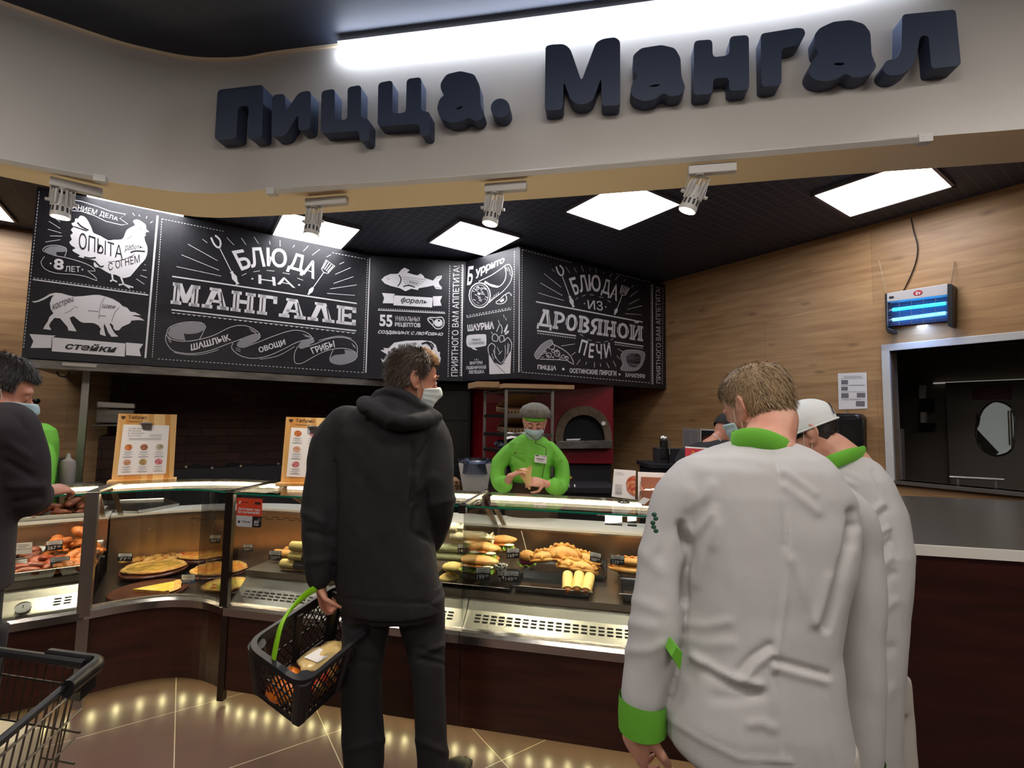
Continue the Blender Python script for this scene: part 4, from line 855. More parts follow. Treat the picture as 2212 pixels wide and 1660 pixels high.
# delivery sticker on the front glass
m_orange = M('sticker_orange', 'd9482a', .5); m_stw = M('sticker_grey', 'c9cbcf', .5); m_stk = M('sticker_black', '1c1a1b', .5)
s6 = lambda x, y: (490+x/5.93, 880+y/5.93)
gp = KP+KN*.008
on = lambda x, y, o=0: onp(*s6(x, y), gp-KN*o, rad(102))
b = MB(); op = roundpoly([np.array(p, float) for p in ((128, 1160), (455, 1180), (445, 1405), (122, 1388))], 24)
b.prism([on(x, y) for x, y in op], KN*.0006); st = solo('delivery_sticker', b, m_orange, 'orange, grey and black delivery sticker on the counter glass beside the dark post', 'sticker', smooth=0)
def stp(nm, mat, pts): o = MB(); o.prism([on(x, y, .0005) for x, y in pts], KN*.0009); off = wloc(st); me = o.mesh(nm, mat, 0, off); q = bpy.data.objects.new(nm, me); link(q, st); return q
stp('grey_field', m_stw, [(122, 1386), (328, 1398), (322, 1540), (140, 1530), (118, 1515)]); stp('black_field', m_stk, [(328, 1398), (446, 1405), (440, 1520), (425, 1545), (322, 1540)])
stp('store_badge', m_stk, [(360, 1215), (392, 1217), (391, 1250), (359, 1248)]); stp('store_badge', m_stk, [(397, 1217), (430, 1219), (429, 1252), (396, 1250)])
def stt(mat, items, nm):
    o = MB()
    for t, q, bo in items: text_to(o, t, q, bo, mp=lambda p: on(p[0], p[1], .001))
    me = o.mesh(nm, mat, 0, wloc(st)); q = bpy.data.objects.new(nm, me); link(q, st)
stt(m_chalk, [('Доставим еду', [(145, 1282), (428, 1302), (428, 1342), (145, 1322)], .03), ('из кулинарии', [(142, 1328), (418, 1345), (418, 1380), (142, 1362)], .03), ('60', [(348, 1450), (408, 1452), (406, 1492), (346, 1490)], .03), ('мин', [(346, 1498), (408, 1500), (407, 1520), (345, 1518)], .03)], 'white_lettering')
stt(m_ink, [('Табрис', [(185, 1450), (305, 1462), (303, 1490), (185, 1482)], .02), ('купер', [(192, 1214), (278, 1216), (277, 1232), (190, 1230)], .02)], 'black_lettering')
o = MB(); o.tube(smoothpts([on(x, y, .001) for x, y in ((412+17*math.cos(a), 1447+17*math.sin(a)) for a in np.linspace(0, 2*PI, 14, endpoint=False))], 1, True), .0006, 4, True)
o.prism([on(x, y, .001) for x, y in ((158, 1208), (178, 1196), (182, 1208), (168, 1236), (155, 1238))], KN*.0004); me = o.mesh('white_symbol', m_chalk, 0, wloc(st)); link(bpy.data.objects.new('white_symbol', me), st)
o = MB(); o.prism([on(x, y, .001) for x, y in ((140, 1452), (150, 1458), (155, 1452), (160, 1458), (170, 1454), (168, 1478), (155, 1486), (142, 1478))], KN*.0004); me = o.mesh('heart_symbol', m_ink, 0, wloc(st)); link(bpy.data.objects.new('heart_symbol', me), st)
# ------------------------------------------------------------------ high service desk at the right end
DZ = 1.03
t = thing('service_desk', K(2.3, .3, 0), 'dark brown service desk with white edge and glossy dark top at right', 'desk')
obj('front_panel', MB().box(K(2.42, .02, (DZ-.04)/2), (2.2, .03, DZ-.04), (KD, KN, EZ)), woodmat('dark_cherry_panel', '2a1310', '3d1a16', '1b0d0b', .3, tuple(KD), None, 0), t, 0)
obj('white_edge', MB().box(K(2.42, -.002, DZ-.018), (2.2, .012, .04), (KD, KN, EZ)), m_ltop, t, 0)
tp = [K(1.32, .004, DZ-.03), K(3.52, .004, DZ-.03)]
e1 = WR-.03
def hit(p, dirn): k = (e1-p@E1)/(dirn@E1); return p+dirn*k
q1 = hit(tp[1], KN); q0 = tp[0]+KN*1.5
pq = [tp[0], tp[1], q1, hit(q0, KD), q0]
obj('desk_top', MB().prism(pq, EZ*.03), M('dark_desk_top', '5a544b', .26, spec=.5), t, 0)
obj('side_panel', MB().box(K(1.33, .5, .5), (.02, .95, 1.0), (KD, KN, EZ)), m_dk, t, 0)
# ------------------------------------------------------------------ grill corner under the left boards
m_brick = None
def brickmat():
    m = bpy.data.materials.new('dark_fire_brick'); m.use_nodes = True; nt = m.node_tree; L = nt.links.new; b = nt.nodes['Principled BSDF']
    tc = nt.nodes.new('ShaderNodeTexCoord'); cx = nt.nodes.new('ShaderNodeCombineXYZ')
    def dot(v): d = nt.nodes.new('ShaderNodeVectorMath'); d.operation = 'DOT_PRODUCT'; L(tc.outputs['Object'], d.inputs[0]); d.inputs[1].default_value = v; return d.outputs['Value']
    L(dot(tuple(E1+E2*.97)), cx.inputs[0]); L(dot((0, 0, 1)), cx.inputs[1])
    br = nt.nodes.new('ShaderNodeTexBrick'); br.inputs['Scale'].default_value = 1; br.inputs['Brick Width'].default_value = .25; br.inputs['Row Height'].default_value = .085; br.inputs['Mortar Size'].default_value = .004
    br.inputs['Color1'].default_value = lin('4a2f26'); br.inputs['Color2'].default_value = lin('3a241e'); br.inputs['Mortar'].default_value = lin('1a1210'); L(cx.outputs[0], br.inputs['Vector'])
    L(br.outputs[0], b.inputs['Base Color']); b.inputs['Roughness'].default_value = .75; return m
m_brick = brickmat()
def eb(mb, a0, a1, b0, b1, z0, z1): return mb.box(rm((a0+a1)/2, (b0+b1)/2, (z0+z1)/2), (a1-a0, b1-b0, z1-z0), AX)
t = thing('brick_grill', rm(.9, 5.4, 0), 'dark brick charcoal grill with a black front under the wide menu board', 'grill')
obj('back_bricks', eb(MB(), -.58, 2.25, 5.9, 5.99, 0, 1.88), m_brick, t, 0); obj('side_pier', eb(MB(), -.58, -.3, 5.35, 5.895, 0, 1.30), m_brick, t, 0)
obj('side_pier', eb(MB(), 2.1, 2.25, 5.0, 5.895, 0, 1.88), m_brick, t, 0)
obj('front', eb(MB(), -.28, 2.08, 5.0, 5.06, .1, 1.03), m_dark, t, 0); obj('firebox', eb(MB(), -.28, 2.08, 5.062, 5.88, .8, .96), m_dark, t, 0)
for x, y in ((402, 1009), (458, 1011), (520, 1007), (601, 1002)): p = one2(x, y, 4.99); obj('knob', MB().cyl(p, p-E2*-.008, .011, .011, 12) if False else MB().cyl(p+E2*.008, p-E2*.012, .012, .010, 12), m_steel, t)
random.seed(5); b = MB()
for i in range(70): p = rm(random.uniform(-.2, 2.0), random.uniform(5.12, 5.8), .965); b.ell(p, (random.uniform(.03, .07), random.uniform(.03, .05), random.uniform(.02, .05)), 7, 5)
o = obj('charcoal', b, M('charcoal_lumps', '231f1f', .8), t, 0); o['kind'] = 'stuff'
t = thing('extractor_hood', rm(.5, 4.9, 1.80), 'long steel extractor hood running under the left menu boards', 'hood')
obj('front_lip', eb(MB(), -.98, 1.72, 4.655, 4.69, 1.805, 1.868), m_steel_d, t, 0, .003); obj('underside', eb(MB(), -.98, 1.72, 4.69, 5.88, 1.84, 1.868), m_steel_d, t, 0)
p = one2(172, 789, 4.65); obj('name_plate', MB().box(p, (.19, .008, .026), AX), m_steel, t, 0, .002)
b = MB(); b.tube(smoothpts([one2(x, y, 4.75) for x, y in ((122, 803), (128, 812), (146, 814), (150, 803))], 4), .006, 6); obj('cable', b, m_blk, t)
b = eb(MB(), -.665, -.62, 4.98, 5.02, 0, 1.838); solo('steel_post', b, m_steel, 'upright square steel post at the left end of the hood', 'post', smooth=0)
t = thing('lidded_container', one2(248, 912, 5.2), 'lidded steel food container on the brick wall left of the first menu stand', 'container')
P = [one2(x, y, 5.2) for x, y in ((207, 884), (290, 886), (284, 916), (206, 914))]
obj('pan', MB().prism(P, E2*.14), m_steel_d, t, 0, .006)
P = [one2(x, y, 5.185) for x, y in ((209, 867), (291, 872), (291, 883), (208, 881))]; obj('lid', MB().prism(P, E2*.16), m_steel, t, 0, .006)
p = one2(250, 916, 5.2); obj('bracket', MB().box(p+E2*.35-EZ*.012, (.3, .7, .014), AX), m_steel_d, t, 0)
p = one2(52, 868, 5.9); b = MB(); b.cyl(one2(48, 868, 5.97), one2(78, 867, 5.6), .014, .014, 10); b.ell(one2(79, 867, 5.58), .024, 10, 8); solo('wall_peg', b, m_blk, 'black wall peg with a round end on the wood wall at far left', 'peg')
# side table and grey bottle
t = thing('steel_table', rm(-1.4, 4.6, 0), 'steel side table behind the far left counter', 'table')
p = one2(150, 1003, 4.35); zt = float(p[2])
obj('top', eb(MB(), -1.75, -.72, 4.35, 4.95, zt-.04, zt), m_steel_d, t, 0)
for a in (-1.72, -.75):
    for c in (4.38, 4.92): obj('leg', eb(MB(), a-.018, a+.018, c-.018, c+.018, 0, zt-.04), m_steel_d, t, 0)
c = atY(143, 1045, 3.35); zz = 1.0; b = MB(); b.lathe([(.0, 0), (.042, 0), (.044, .02), (.044, .14), (.036, .165), (.018, .178), (.012, .184), (.009, .215), (0, .216)], (c[0], c[1], zz), 18)
bz = (c[0], c[1], zz)
t = thing('sauce_bottle', bz, 'grey plastic squeeze bottle standing behind the far left counter', 'bottle'); bb = MB().lathe([(0, 0), (.042, 0), (.044, .02), (.044, .14), (.036, .165), (.018, .178)], bz, 18); obj('body', bb, M('grey_squeeze_plastic', '8d8781', .5), t); obj('nozzle', MB().lathe([(.018, .178), (.014, .186), (.009, .215), (0, .216)], bz, 14), M('grey_nozzle', 'a09a94', .5), t)
pt = thing('prep_shelf', (c[0], c[1], 0), 'narrow dark shelf carrying the grey squeeze bottle', 'shelf'); obj('top', MB().box((c[0], c[1], zz-.012), (.34, .2, .024), AX), m_steel_d, pt, 0); obj('support', MB().box((c[0], c[1]+.05, (zz-.024)/2), (.05, .05, zz-.024)), m_steel_d, pt, 0)
# tall black cabinet and puck lamp
b = MB(); c0, c1_ = atY(895, 940, 5.15), atY(1003, 940, 5.15); b.box(((c0[0]+c1_[0])/2, 5.4, .93), (c1_[0]-c0[0]+.12, .5, 1.86))
t = thing('tall_cabinet', ((c0[0]+c1_[0])/2, 5.4, 0), 'tall black cabinet between the grill and the red oven', 'cabinet'); obj('body', b, m_dark, t, 0)
for z0, z1 in ((.1, 1.0), (1.03, 1.45), (1.48, 1.84)): obj('door', MB().box(((c0[0]+c1_[0])/2, 5.142, (z0+z1)/2), (c1_[0]-c0[0]+.08, .012, z1-z0)), m_blk, t, 0)
p = atz(968, 832, 1.895); b = MB().lathe([(0, -.03), (.05, -.028), (.062, -.012), (.062, 0.004), (0, .004)], tuple(p), 20); solo('puck_lamp', b, m_whitep, 'small round white lamp under the black canopy beside the man in black', 'lamp')
# ------------------------------------------------------------------ wood-fired oven
m_stone = M('arch_stone', '6d5a48', .8, noise_=('54432f', 12, (1, 1, 1), .35, .7)); m_mouth = M('oven_soot', '070606', .9)
OY = 5.0
oz0, oz1 = 1.045, 1.896
L0 = atY(1046, 920, OY); R0 = atY(1325, 920, OY+.06); LB = L0+np.array([-.26, .42, 0]); RB = R0+np.array([.05, .60, 0])
pl = [np.array([p[0], p[1], oz0]) for p in (L0, R0, RB, LB)]
t = thing('pizza_oven', ((L0+R0)/2)*np.array([1, 1, 0]), 'red wood-fired pizza oven with a stone arch mouth behind the woman in green', 'oven')
obj('housing', MB().prism(pl, EZ*(oz1-oz0)), m_red, t, 0, .012)
obj('base', MB().prism([np.array([p[0]*.98+.01, p[1]+.06, 0.0]) for p in pl], EZ*(oz0-.001)), m_dark, t, 0)
oaz = az2(L0, R0); od = azd(oaz); onn = np.array([od[1], -od[0], 0])
opx = lambda x, y, o=0.: onp(x, y, L0+onn*o, oaz)
oi = [(1216, 962), (1215, 945), (1219, 925), (1229, 908), (1243, 900), (1260, 897), (1277, 901), (1291, 912), (1301, 930), (1304, 948), (1305, 962)]
oo = [(1199, 962), (1198, 942), (1203, 917), (1215, 896), (1233, 883), (1258, 877), (1283, 882), (1302, 896), (1314, 916), (1319, 938), (1320, 962)]
si_, so_ = smoothpts([np.array(p, float) for p in oi], 2), smoothpts([np.array(p, float) for p in oo], 2)
N = 9
for k in range(N):
    i0, i1 = round(k*(len(si_)-1)/N), round((k+1)*(len(si_)-1)/N); g = .12
    seg_ = [so_[i] for i in range(i0, i1+1)]+[si_[i] for i in range(i1, i0-1, -1)]
    c = sum(seg_)/len(seg_); seg_ = [c+(p-c)*.975 for p in seg_]
    obj('arch_stone', MB().prism([opx(p[0], p[1], .004) for p in seg_], onn*.05), m_stone, t, 0)
obj('mouth', MB().prism([opx(p[0], p[1], .003) for p in si_], onn*.006), m_mouth, t, 0)  # flat black sheet fills the arch opening
obj('ledge', MB().prism([opx(x, y, .004) for x, y in ((1198, 953), (1318, 951), (1318, 968), (1200, 969))], onn*.10), m_steel_d, t, 0, .003)
p = opx(1303, 915, .056); g_ = obj('gauge', MB().tube([p, p+onn*.012], .03, 8), m_steel, t); obj('gauge_face', MB().tube([p+onn*.012, p+onn*.014], .02, 16), m_paper, g_)
b = MB(); b.prism([opx(x, y, .01) for x, y in ((1222, 949), (1254, 948), (1250, 951), (1224, 952))], onn*.03); solo('oven_peel', b, m_paper, 'pale edge of a peel lying in the mouth of the red oven', 'peel', smooth=0)
# ------------------------------------------------------------------ steel rack with pizza boxes
r1, r2, r0 = atY(1093, 900, 4.1), atY(1193, 900, 4.25), atY(1047, 900, 4.55); r3 = r0+r2-r1; RZt = 1.765
m_rack = M('rack_steel', '84817e', .35, 1); m_card = M('brown_cardboard', 'a5835f', .8, noise_=('967452', 8, (1, 1, 1), .3, .7)); m_cardp = M('cardboard_print', '4d3828', .8)
t = thing('storage_rack', (r1+r3)/2*np.array([1, 1, 0]), 'steel tube storage rack with pizza boxes behind the woman in green', 'rack')
f2 = lambda p, z: np.array([p[0], p[1], z])
for p in (r0, r1, r2, r3): obj('upright', MB().seg(f2(p, 0), f2(p, RZt), .026, .026, (1, 0, 0)), m_rack, t, 0)
lv = [.45, 1.215, 1.36, 1.525]
for z in lv+[RZt-.013]:
    for a, c in ((r0, r1), (r1, r2), (r2, r3), (r3, r0)): obj('rail', MB().seg(f2(a, z), f2(c, z), .024, .024), m_rack, t, 0)
for z in lv: obj('shelf', MB().prism([f2(p, z+.013) for p in (r0, r1, r2, r3)], EZ*.004), m_rack, t, 0)
rx = (r2-r1)/np.linalg.norm(r2-r1); rc = (r1+r3)/2; ry = np.cross(EZ, rx)
def pbox(c, tilt, lid, lb, yaw=0, w=.32):
    t = thing('pizza_box', c, lb, 'pizza box', 'brown pizza boxes around the rack'); a = rx*math.cos(yaw)+ry*math.sin(yaw); d = np.cross(EZ, a)
    up = EZ*math.cos(tilt)+d*math.sin(-tilt); d2 = np.cross(up, a); c = np.asarray(c, float)
    cc = c+up*.02+d2*(0)+EZ*abs(math.sin(tilt))*w/2
    tr = MB().box(cc, (w, w, .038), (a, d2, up)); obj('tray', tr, m_card, t, 0, .002)
    pr_ = MB()
    for i in range(9): pr_.box(cc-d2*(w/2+.001)+a*((i-4)*.033), (.018, .001, .024), (a, d2, up))
    for i in range(9): pr_.box(cc-a*(w/2+.001)+d2*((i-4)*.033), (.001, .018, .024), (a, d2, up))
    obj('edge_print', pr_, m_cardp, t, 0)
    if lid:
        h = cc+d2*(w/2)+up*.02; ld = -d2*math.cos(lid)+up*math.sin(lid); obj('lid', MB().box(h+ld*w/2, (w, w, .004), (a, ld, np.cross(a, ld))), m_card, t, 0)
    return t
pbox(f2(rc, lv[3]+.018), rad(6), rad(28), 'open pizza box on the upper shelf of the steel rack', .1, .3); pbox(f2(rc, lv[2]+.018), rad(3), rad(24), 'open pizza box on the middle shelf of the steel rack', -.05, .3)
b = MB(); b.box(f2((atY(1068, 838, 4.25)+atY(1230, 838, 4.35))/2, RZt+.022), (.66, .36, .036), (rx, ry, EZ)); solo('flat_carton', b, m_card, 'long flat brown carton lying on top of the steel rack', 'carton', smooth=0)
b = MB(); b.box(f2(atY(1044, 834, 4.25), RZt+.031), (.2, .3, .05), (rx, ry, EZ)); solo('flat_carton', b, m_card, 'short thicker carton at the left end on top of the steel rack', 'carton', smooth=0)
c = f2(atY(1112, 934, 4.18), lv[2]+.02); b = MB(); b.grid([[c+rx*(i*.05-.1)+ry*(j*.05-.08)+EZ*(.012*math.sin(i*1.3+j)-(.05 if j == 0 else 0)) for i in range(5)] for j in range(4)]); solo('paper_sheet', b, m_paper, 'crumpled white paper sheet hanging off the middle rack shelf', 'paper')
c = f2(rc-rx*.08, lv[1]+.06); m_bag = glass('plastic_bag_film', 'b9c3d8', 1.2, .2)
def blob(mb, c, r, amp, seed, n=20, m=12, R=None):
    k = len(mb.v); mb.ell((0, 0, 0), r, n, m)
    for i in range(k, len(mb.v)):
        p = np.array(mb.v[i]); q = noise.noise(Vector(p*22+seed))*amp; p = p*(1+q); p = (np.asarray(R)@p if R is not None else p)+np.asarray(c, float); mb.v[i] = tuple(p)
    return mb
t = thing('plastic_bag', c-EZ*.05, 'clear plastic bag with a blue bundle on the lower rack shelf', 'bag'); obj('film', blob(MB(), c, (.12, .08, .045), .5, 3), m_bag, t); obj('bundle', blob(MB(), c-EZ*.012, (.08, .05, .025), .4, 9), M('pale_blue_bundle', '9fb4d6', .5), t)
# worktable with plastic bin, boxes
tz = .905
ta, tb = atz(900, 1056, tz), atz(1180, 1062, tz)
t = thing('work_table', (-.3, 4.25, 0), 'dark worktable behind the woman in green, carrying the plastic bin', 'table')
obj('top', MB().box((-.42, 4.0, tz-.02), (.86, .5, .04)), m_steel_d, t, 0)
for x in (-.82, -.02):
    for y in (3.79, 4.21): obj('leg', MB().box((x, y, (tz-.04)/2), (.04, .04, tz-.04)), m_steel_d, t, 0)
c = atz(1030, 1056, tz); c = np.array([c[0], 4.0, tz]); wb = .115
m_bin = M('frosted_bin_plastic', 'c9c6c6', .35)
t = thing('plastic_bin', c, 'frosted white plastic bin with a bag liner on the worktable', 'bin'); b = MB(); R = [[c+np.array([sx*(wb+.02*k_)*f, sy*(.10+.02*k_)*f, z]) for sx, sy in ((-1, -1), (1, -1), (1, 1), (-1, 1))] for z, k_, f in ((0, -1, 1), (.235, 1, 1), (.235, 1, .93), (.01, -1, .93))]; b.rings(R, cap=False); b.add(R[0], [(0, 1, 2, 3)]); obj('tub', b, m_bin, t, 0, .004)
b = MB(); R = []
for k_, (z, f) in enumerate(((.15, 1.03), (.225, 1.04), (.25, 1.14), (.262, 1.02), (.2, .8))): R.append([c+np.array([math.cos(a)*wb*1.25*f*(1+.06*math.sin(5*a+k_)), math.sin(a)*.12*1.2*f*(1+.06*math.cos(4*a+k_)), z]) for a in np.linspace(0, 2*PI, 24, endpoint=False)])
b.rings(R, cap=False); obj('liner', b, m_bag, t)
for k_, (px, dz, yw, lb) in enumerate(((985, 0, .15, 'lower closed pizza box on the worktable left of the plastic bin'), (982, .044, -.1, 'upper closed pizza box on the worktable left of the plastic bin'))): q = atY(px, 1030, 4.05); pbox((q[0]-.1, 4.05, tz+.002+dz), 0, 0, lb, yw, .26)
b = MB(); q = atY(1232, 1033, 3.75); b.tube(smoothpts([atY(1205, 1031, 3.72), atY(1222, 1032, 3.72), q], 3), (.012, .009), 8); b.ell(q, (.014, .012, .011), 8, 6); solo('tool_handle', b, M('yellow_handle', 'c99a2a', .4), 'yellow tool handle sticking out beside the woman in green', 'handle')
b = MB().box((.46, 3.95, tz-.1), (.6, .36, .2)); t = thing('work_table', (.46, 3.95, 0), 'dark cabinet table under the red oven right of the woman in green', 'table'); obj('top', MB().box((.5, 3.95, .96), (.66, .42, .04)), m_dark, t, 0); obj('cabinet', MB().box((.5, 3.97, .47), (.62, .38, .938)), m_dark, t, 0)
for px in (1229, 1241): p = onp(px, 1056, (0, 3.775, 0), rad(90)); obj('door_pull', MB().tube(smoothpts([p+EZ*.03, p+np.array([0, -.02, .01]), p+np.array([0, -.02, -.02]), p-EZ*.04], 3), .004, 6), m_steel, t)
# ------------------------------------------------------------------ things on the wood wall
def wq(px, o=.004): return [one1(x, y, WR-o) for x, y in px]
def sheet(name, px, lb, cat, mat, o=.004):
    t = thing(name, wq([((px[0][0]+px[2][0])/2, px[2][1])])[0], lb, cat); obj('sheet', MB().prism(wq(px, o), -E1*.002), mat, t, 0); return t
ns = sheet('notice_sheet', [(1810, 807), (1872, 805), (1874, 883), (1812, 885)], 'white notice with small grey pictures taped above the black dispenser', 'notice', m_paper)
n8 = lambda x, y: (1380+x/3.95, 760+y/3.95)
b = MB(); k = MB()
for x0, y0, x1, y1 in ((1727, 243, 1785, 280), (1727, 300, 1782, 333), (1727, 355, 1790, 396), (1860, 352, 1932, 392), (1852, 422, 1928, 468)): b.prism(wq([n8(x0, y0), n8(x1, y0), n8(x1, y1), n8(x0, y1)], .0065), -E1*.0005)
for x0, y, x1 in ((1745, 210, 1905), (1750, 218, 1900), (1730, 228, 1918), (1726, 288, 1928), (1728, 342, 1930), (1728, 404, 1930), (1800, 285, 1925), (1735, 412, 1900)): k.prism(wq([n8(x0, y), n8(x1, y-2), n8(x1, y+1), n8(x0, y+3)], .0065), -E1*.0005)
obj('picture', b, M('grey_photo_print', '77727a', .6), ns, 0); obj('text_line', k, M('grey_text_print', '9b979c', .6), ns, 0)
t = thing('wall_dispenser', one1(1842, 985, WR), 'glossy black dispenser on the wood wall behind the man in the white cap', 'dispenser')
P = [(1808, 902), (1818, 894), (1865, 894), (1874, 902), (1875, 985), (1808, 985)]
obj('body', MB().prism(wq(P, .001), -E1*.14), m_blk, t, 30, .02); p = one1(1831, 893, WR-.07); obj('hook', MB().tube([p-EZ*.01, p+EZ*.02], .007, 8), m_steel, t); obj('front_gleam_panel', MB().prism(wq([(1818, 905), (1865, 905), (1866, 980), (1818, 980)], .141), -E1*.006), m_gloss, t, 30, .003)
s1 = sheet('price_sheet', [(1475, 925), (1511, 927), (1511, 968), (1475, 966)], 'grey printed sheet on the wood wall left of the black poster', 'paper', M('grey_paper', 'a49e9e', .7)); k = MB()
for j in range(9):
    for cx in (1478, 1494): y = 932+j*4; k.prism(wq([(cx, y), (cx+13, y+.6), (cx+13, y+2.2), (cx, y+1.6)], .0065), -E1*.0005)
obj('text_line', k, M('sheet_text', '7d7878', .7), s1, 0)
s2 = sheet('wall_poster', [(1513, 927), (1575, 930), (1575, 972), (1513, 970)], 'black poster with a white border and orange arcs behind the cook in black', 'poster', m_paper)
obj('black_field', MB().prism(wq([(1515, 930), (1574, 932), (1574, 970), (1515, 968)], .0065), -E1*.0005), m_ink, s2, 0)
b = MB(); b.tube(smoothpts(wq([(1517, 950), (1522, 945), (1530, 943), (1535, 945)], .0075), 3), .004, 5); b.tube(smoothpts(wq([(1520, 951), (1526, 947), (1533, 946)], .0075), 3), .003, 5); obj('orange_arc', b, M('poster_orange', 'a84a2a', .6), s2)
# utensil bins with a chrome grinder (on a side board by the wall)
m_smoke = M('smoked_plastic', '37353a', .25); q0 = atY(1442, 1000, 3.9)
sbz = 1.165
t = thing('side_board', (q0[0], 3.95, 0), 'dark side board against the wood wall carrying the smoked utensil bins', 'cabinet'); obj('carcass', MB().box((q0[0]+.12, 3.98, sbz/2-.02), (.56, .34, sbz-.04)), m_dark, t, 0); obj('top', MB().box((q0[0]+.12, 3.98, sbz-.018), (.6, .38, .03)), m_dark, t, 0)
sbz -= .003
def bin_(x0, x1, y0, lb):
    a, c = atY(x0, y0, 3.9), atY(x1, y0, 3.9); cx = (a[0]+c[0])/2; w = (c[0]-a[0]); h = a[2]-sbz; t = thing('utensil_bin', (cx, 3.96, sbz), lb, 'bin', 'smoked plastic utensil bins'); b = MB(); R = [[np.array([cx+sx*w/2*f, 3.96+sy*.06*f, z]) for sx, sy in ((-1, -1), (1, -1), (1, 1), (-1, 1))] for z, f in ((sbz, .96), (sbz+h, 1), (sbz+h, .94), (sbz+.01, .9))]; b.rings(R, cap=False); b.add(R[0], [(0, 1, 2, 3)]); obj('tub', b, m_smoke, t, 0, .003); obj('rim', MB().tube([R[1][i] for i in range(4)], .004, 6, True), m_smoke, t); return t
bin_(1419, 1443, 969, 'left smoked plastic utensil bin holding the chrome grinder'); bin_(1445, 1478, 971, 'right smoked plastic utensil bin next to the grinder bin')
c = atY(1434, 968, 3.92); t = thing('chrome_grinder', c-EZ*.05, 'chrome and black grinder sticking out of the left utensil bin', 'grinder'); obj('body', MB().cyl(c-EZ*.08, c+EZ*.06, .035, .03, 14), m_blk, t); obj('cap', blob(MB(), c+EZ*.075, (.035, .035, .028), .3, 4), m_steel, t); p = atY(1446, 966, 3.9); obj('handle', MB().cyl(p-EZ*.06, p+EZ*.06, .008, .008, 8), m_trim, t)
# ------------------------------------------------------------------ insect lamp
LE = WR-.10
lq = lambda x, y, e=LE: one1(x, y, e)
t = thing('insect_lamp', lq(1985, 716), 'silver and black insect lamp with two blue tubes hung on the wood wall', 'insect lamp')
m_silver = M('silver_lamp_cover', 'c4c2c4', .35); m_cap = M('black_end_cap', '1c1c20', .4); m_back = M('lamp_back_plate', '2a3350', .5)
c8_ = lambda x, y: (1800+x/3.772, 560+y/3.772)
P = lambda pts, e=LE: [lq(*c8_(x, y), e) for x, y in pts]
obj('top_cover', MB().prism(P([(437, 278), (930, 200), (930, 290), (437, 350)]), E1*.085), m_silver, t, 0, .003)
obj('end_cap', MB().prism(P([(418, 284), (437, 278), (445, 560), (490, 580), (488, 602), (445, 604), (427, 575)]), E1*.09), m_cap, t, 0, .003); obj('end_cap', MB().prism(P([(930, 200), (960, 200), (975, 215), (975, 545), (960, 556), (930, 545)]), E1*.09), m_cap, t, 0, .003)
obj('back_plate', MB().prism(P([(440, 350), (930, 290), (930, 505), (450, 550)], LE+.075), E1*.012), m_back, t, 0)
m_uv = M('uv_tube', '30a0ff', .4, emit=('18a8ff', 7)); m_uv2 = M('uv_tube_lower', '60a0ff', .4, emit=('3f9cff', 8))
for mt, a, c in ((m_uv, (485, 414), (915, 360)), (m_uv2, (485, 495), (915, 440))):
    tb = obj('lamp_tube', MB().cyl(lq(*c8_(*a), LE+.04), lq(*c8_(*c), LE+.04), .0125, .0125, 14), mt, t)
    for q, r_ in ((a, (455, a[1]+5)), (c, (930, c[1]-4))): obj('socket', MB().cyl(lq(*c8_(*q), LE+.04), lq(*c8_(*r_), LE+.04), .008, .007, 8), m_whitep, tb)
b = MB()
for k_ in range(5): x = 440+98*k_; b.seg(P([(x, 352-.122*(x-440))])[0], P([(x+2, 552-.1*(x-440))])[0], .0022, .0022)
for k_ in range(14): y = 360+k_*14; b.seg(P([(440, y)])[0], P([(930, y-60+k_*.9)])[0], .0012, .0012)
obj('grid_wire', b, m_steel, t, 0)
c = P([(690, 276)])[0]-E1*.001; b = MB(); b.prism([c+E2*-.028*math.cos(a)*1+EZ*.020*math.sin(a) for a in np.linspace(0, 2*PI, 20, endpoint=False)], -E1*.001); lg = obj('red_badge', b, M('red_badge', 'b01f30', .5), t, 0); b = MB(); text_to(b, 'Ет', P([(672, 268), (712, 262), (712, 285), (672, 292)], LE-.0035), .04); obj('badge_letters', b, m_paper, lg, 0)
obj('switch', MB().prism(P([(456, 306), (494, 302), (494, 318), (456, 321)]), -E1*.004), m_ink, t, 0)
m_chain = M('chain_steel', 'b9a78c', .4, 1)
for top, bot in (((372, 10), (430, 262)), ((988, 20), (962, 196))):
    a, c = lq(*c8_(*top), WR-.012), lq(*c8_(*bot), LE+.04); b = MB(); n_ = 24
    for i in range(n_): p, q = a+(c-a)*i/n_, a+(c-a)*(i+1)/n_; m_ = (p+q)/2; d = (q-p)/np.linalg.norm(q-p); s_ = np.cross(d, E1 if i % 2 else E2); s_ /= np.linalg.norm(s_); b.tube([m_+d*.008*math.cos(x)+s_*.004*math.sin(x) for x in np.linspace(0, 2*PI, 8, endpoint=False)], .0011, 4, True)
    obj('chain', b, m_chain, t)
cb = [lq(x, y, WR-.012) for x, y in ((1968, 472), (1974, 500), (1982, 530), (1980, 560), (1968, 595), (1952, 628))]; solo('power_cable', MB().tube(smoothpts(cb, 5), .004, 6), m_blk, 'black power cable hanging down the wood wall to the insect lamp', 'cable')
l = bpy.data.lights.new('insect_glow', 'AREA'); l.shape = 'RECTANGLE'; l.size = .3; l.size_y = .06; l.energy = 1.5; l.color = (.25, .45, 1); lo = bpy.data.objects.new('insect_glow', l); link(lo); lo.location = tuple(lq(1985, 700, LE+.03)); lo.rotation_euler = (0, 0, RZ)
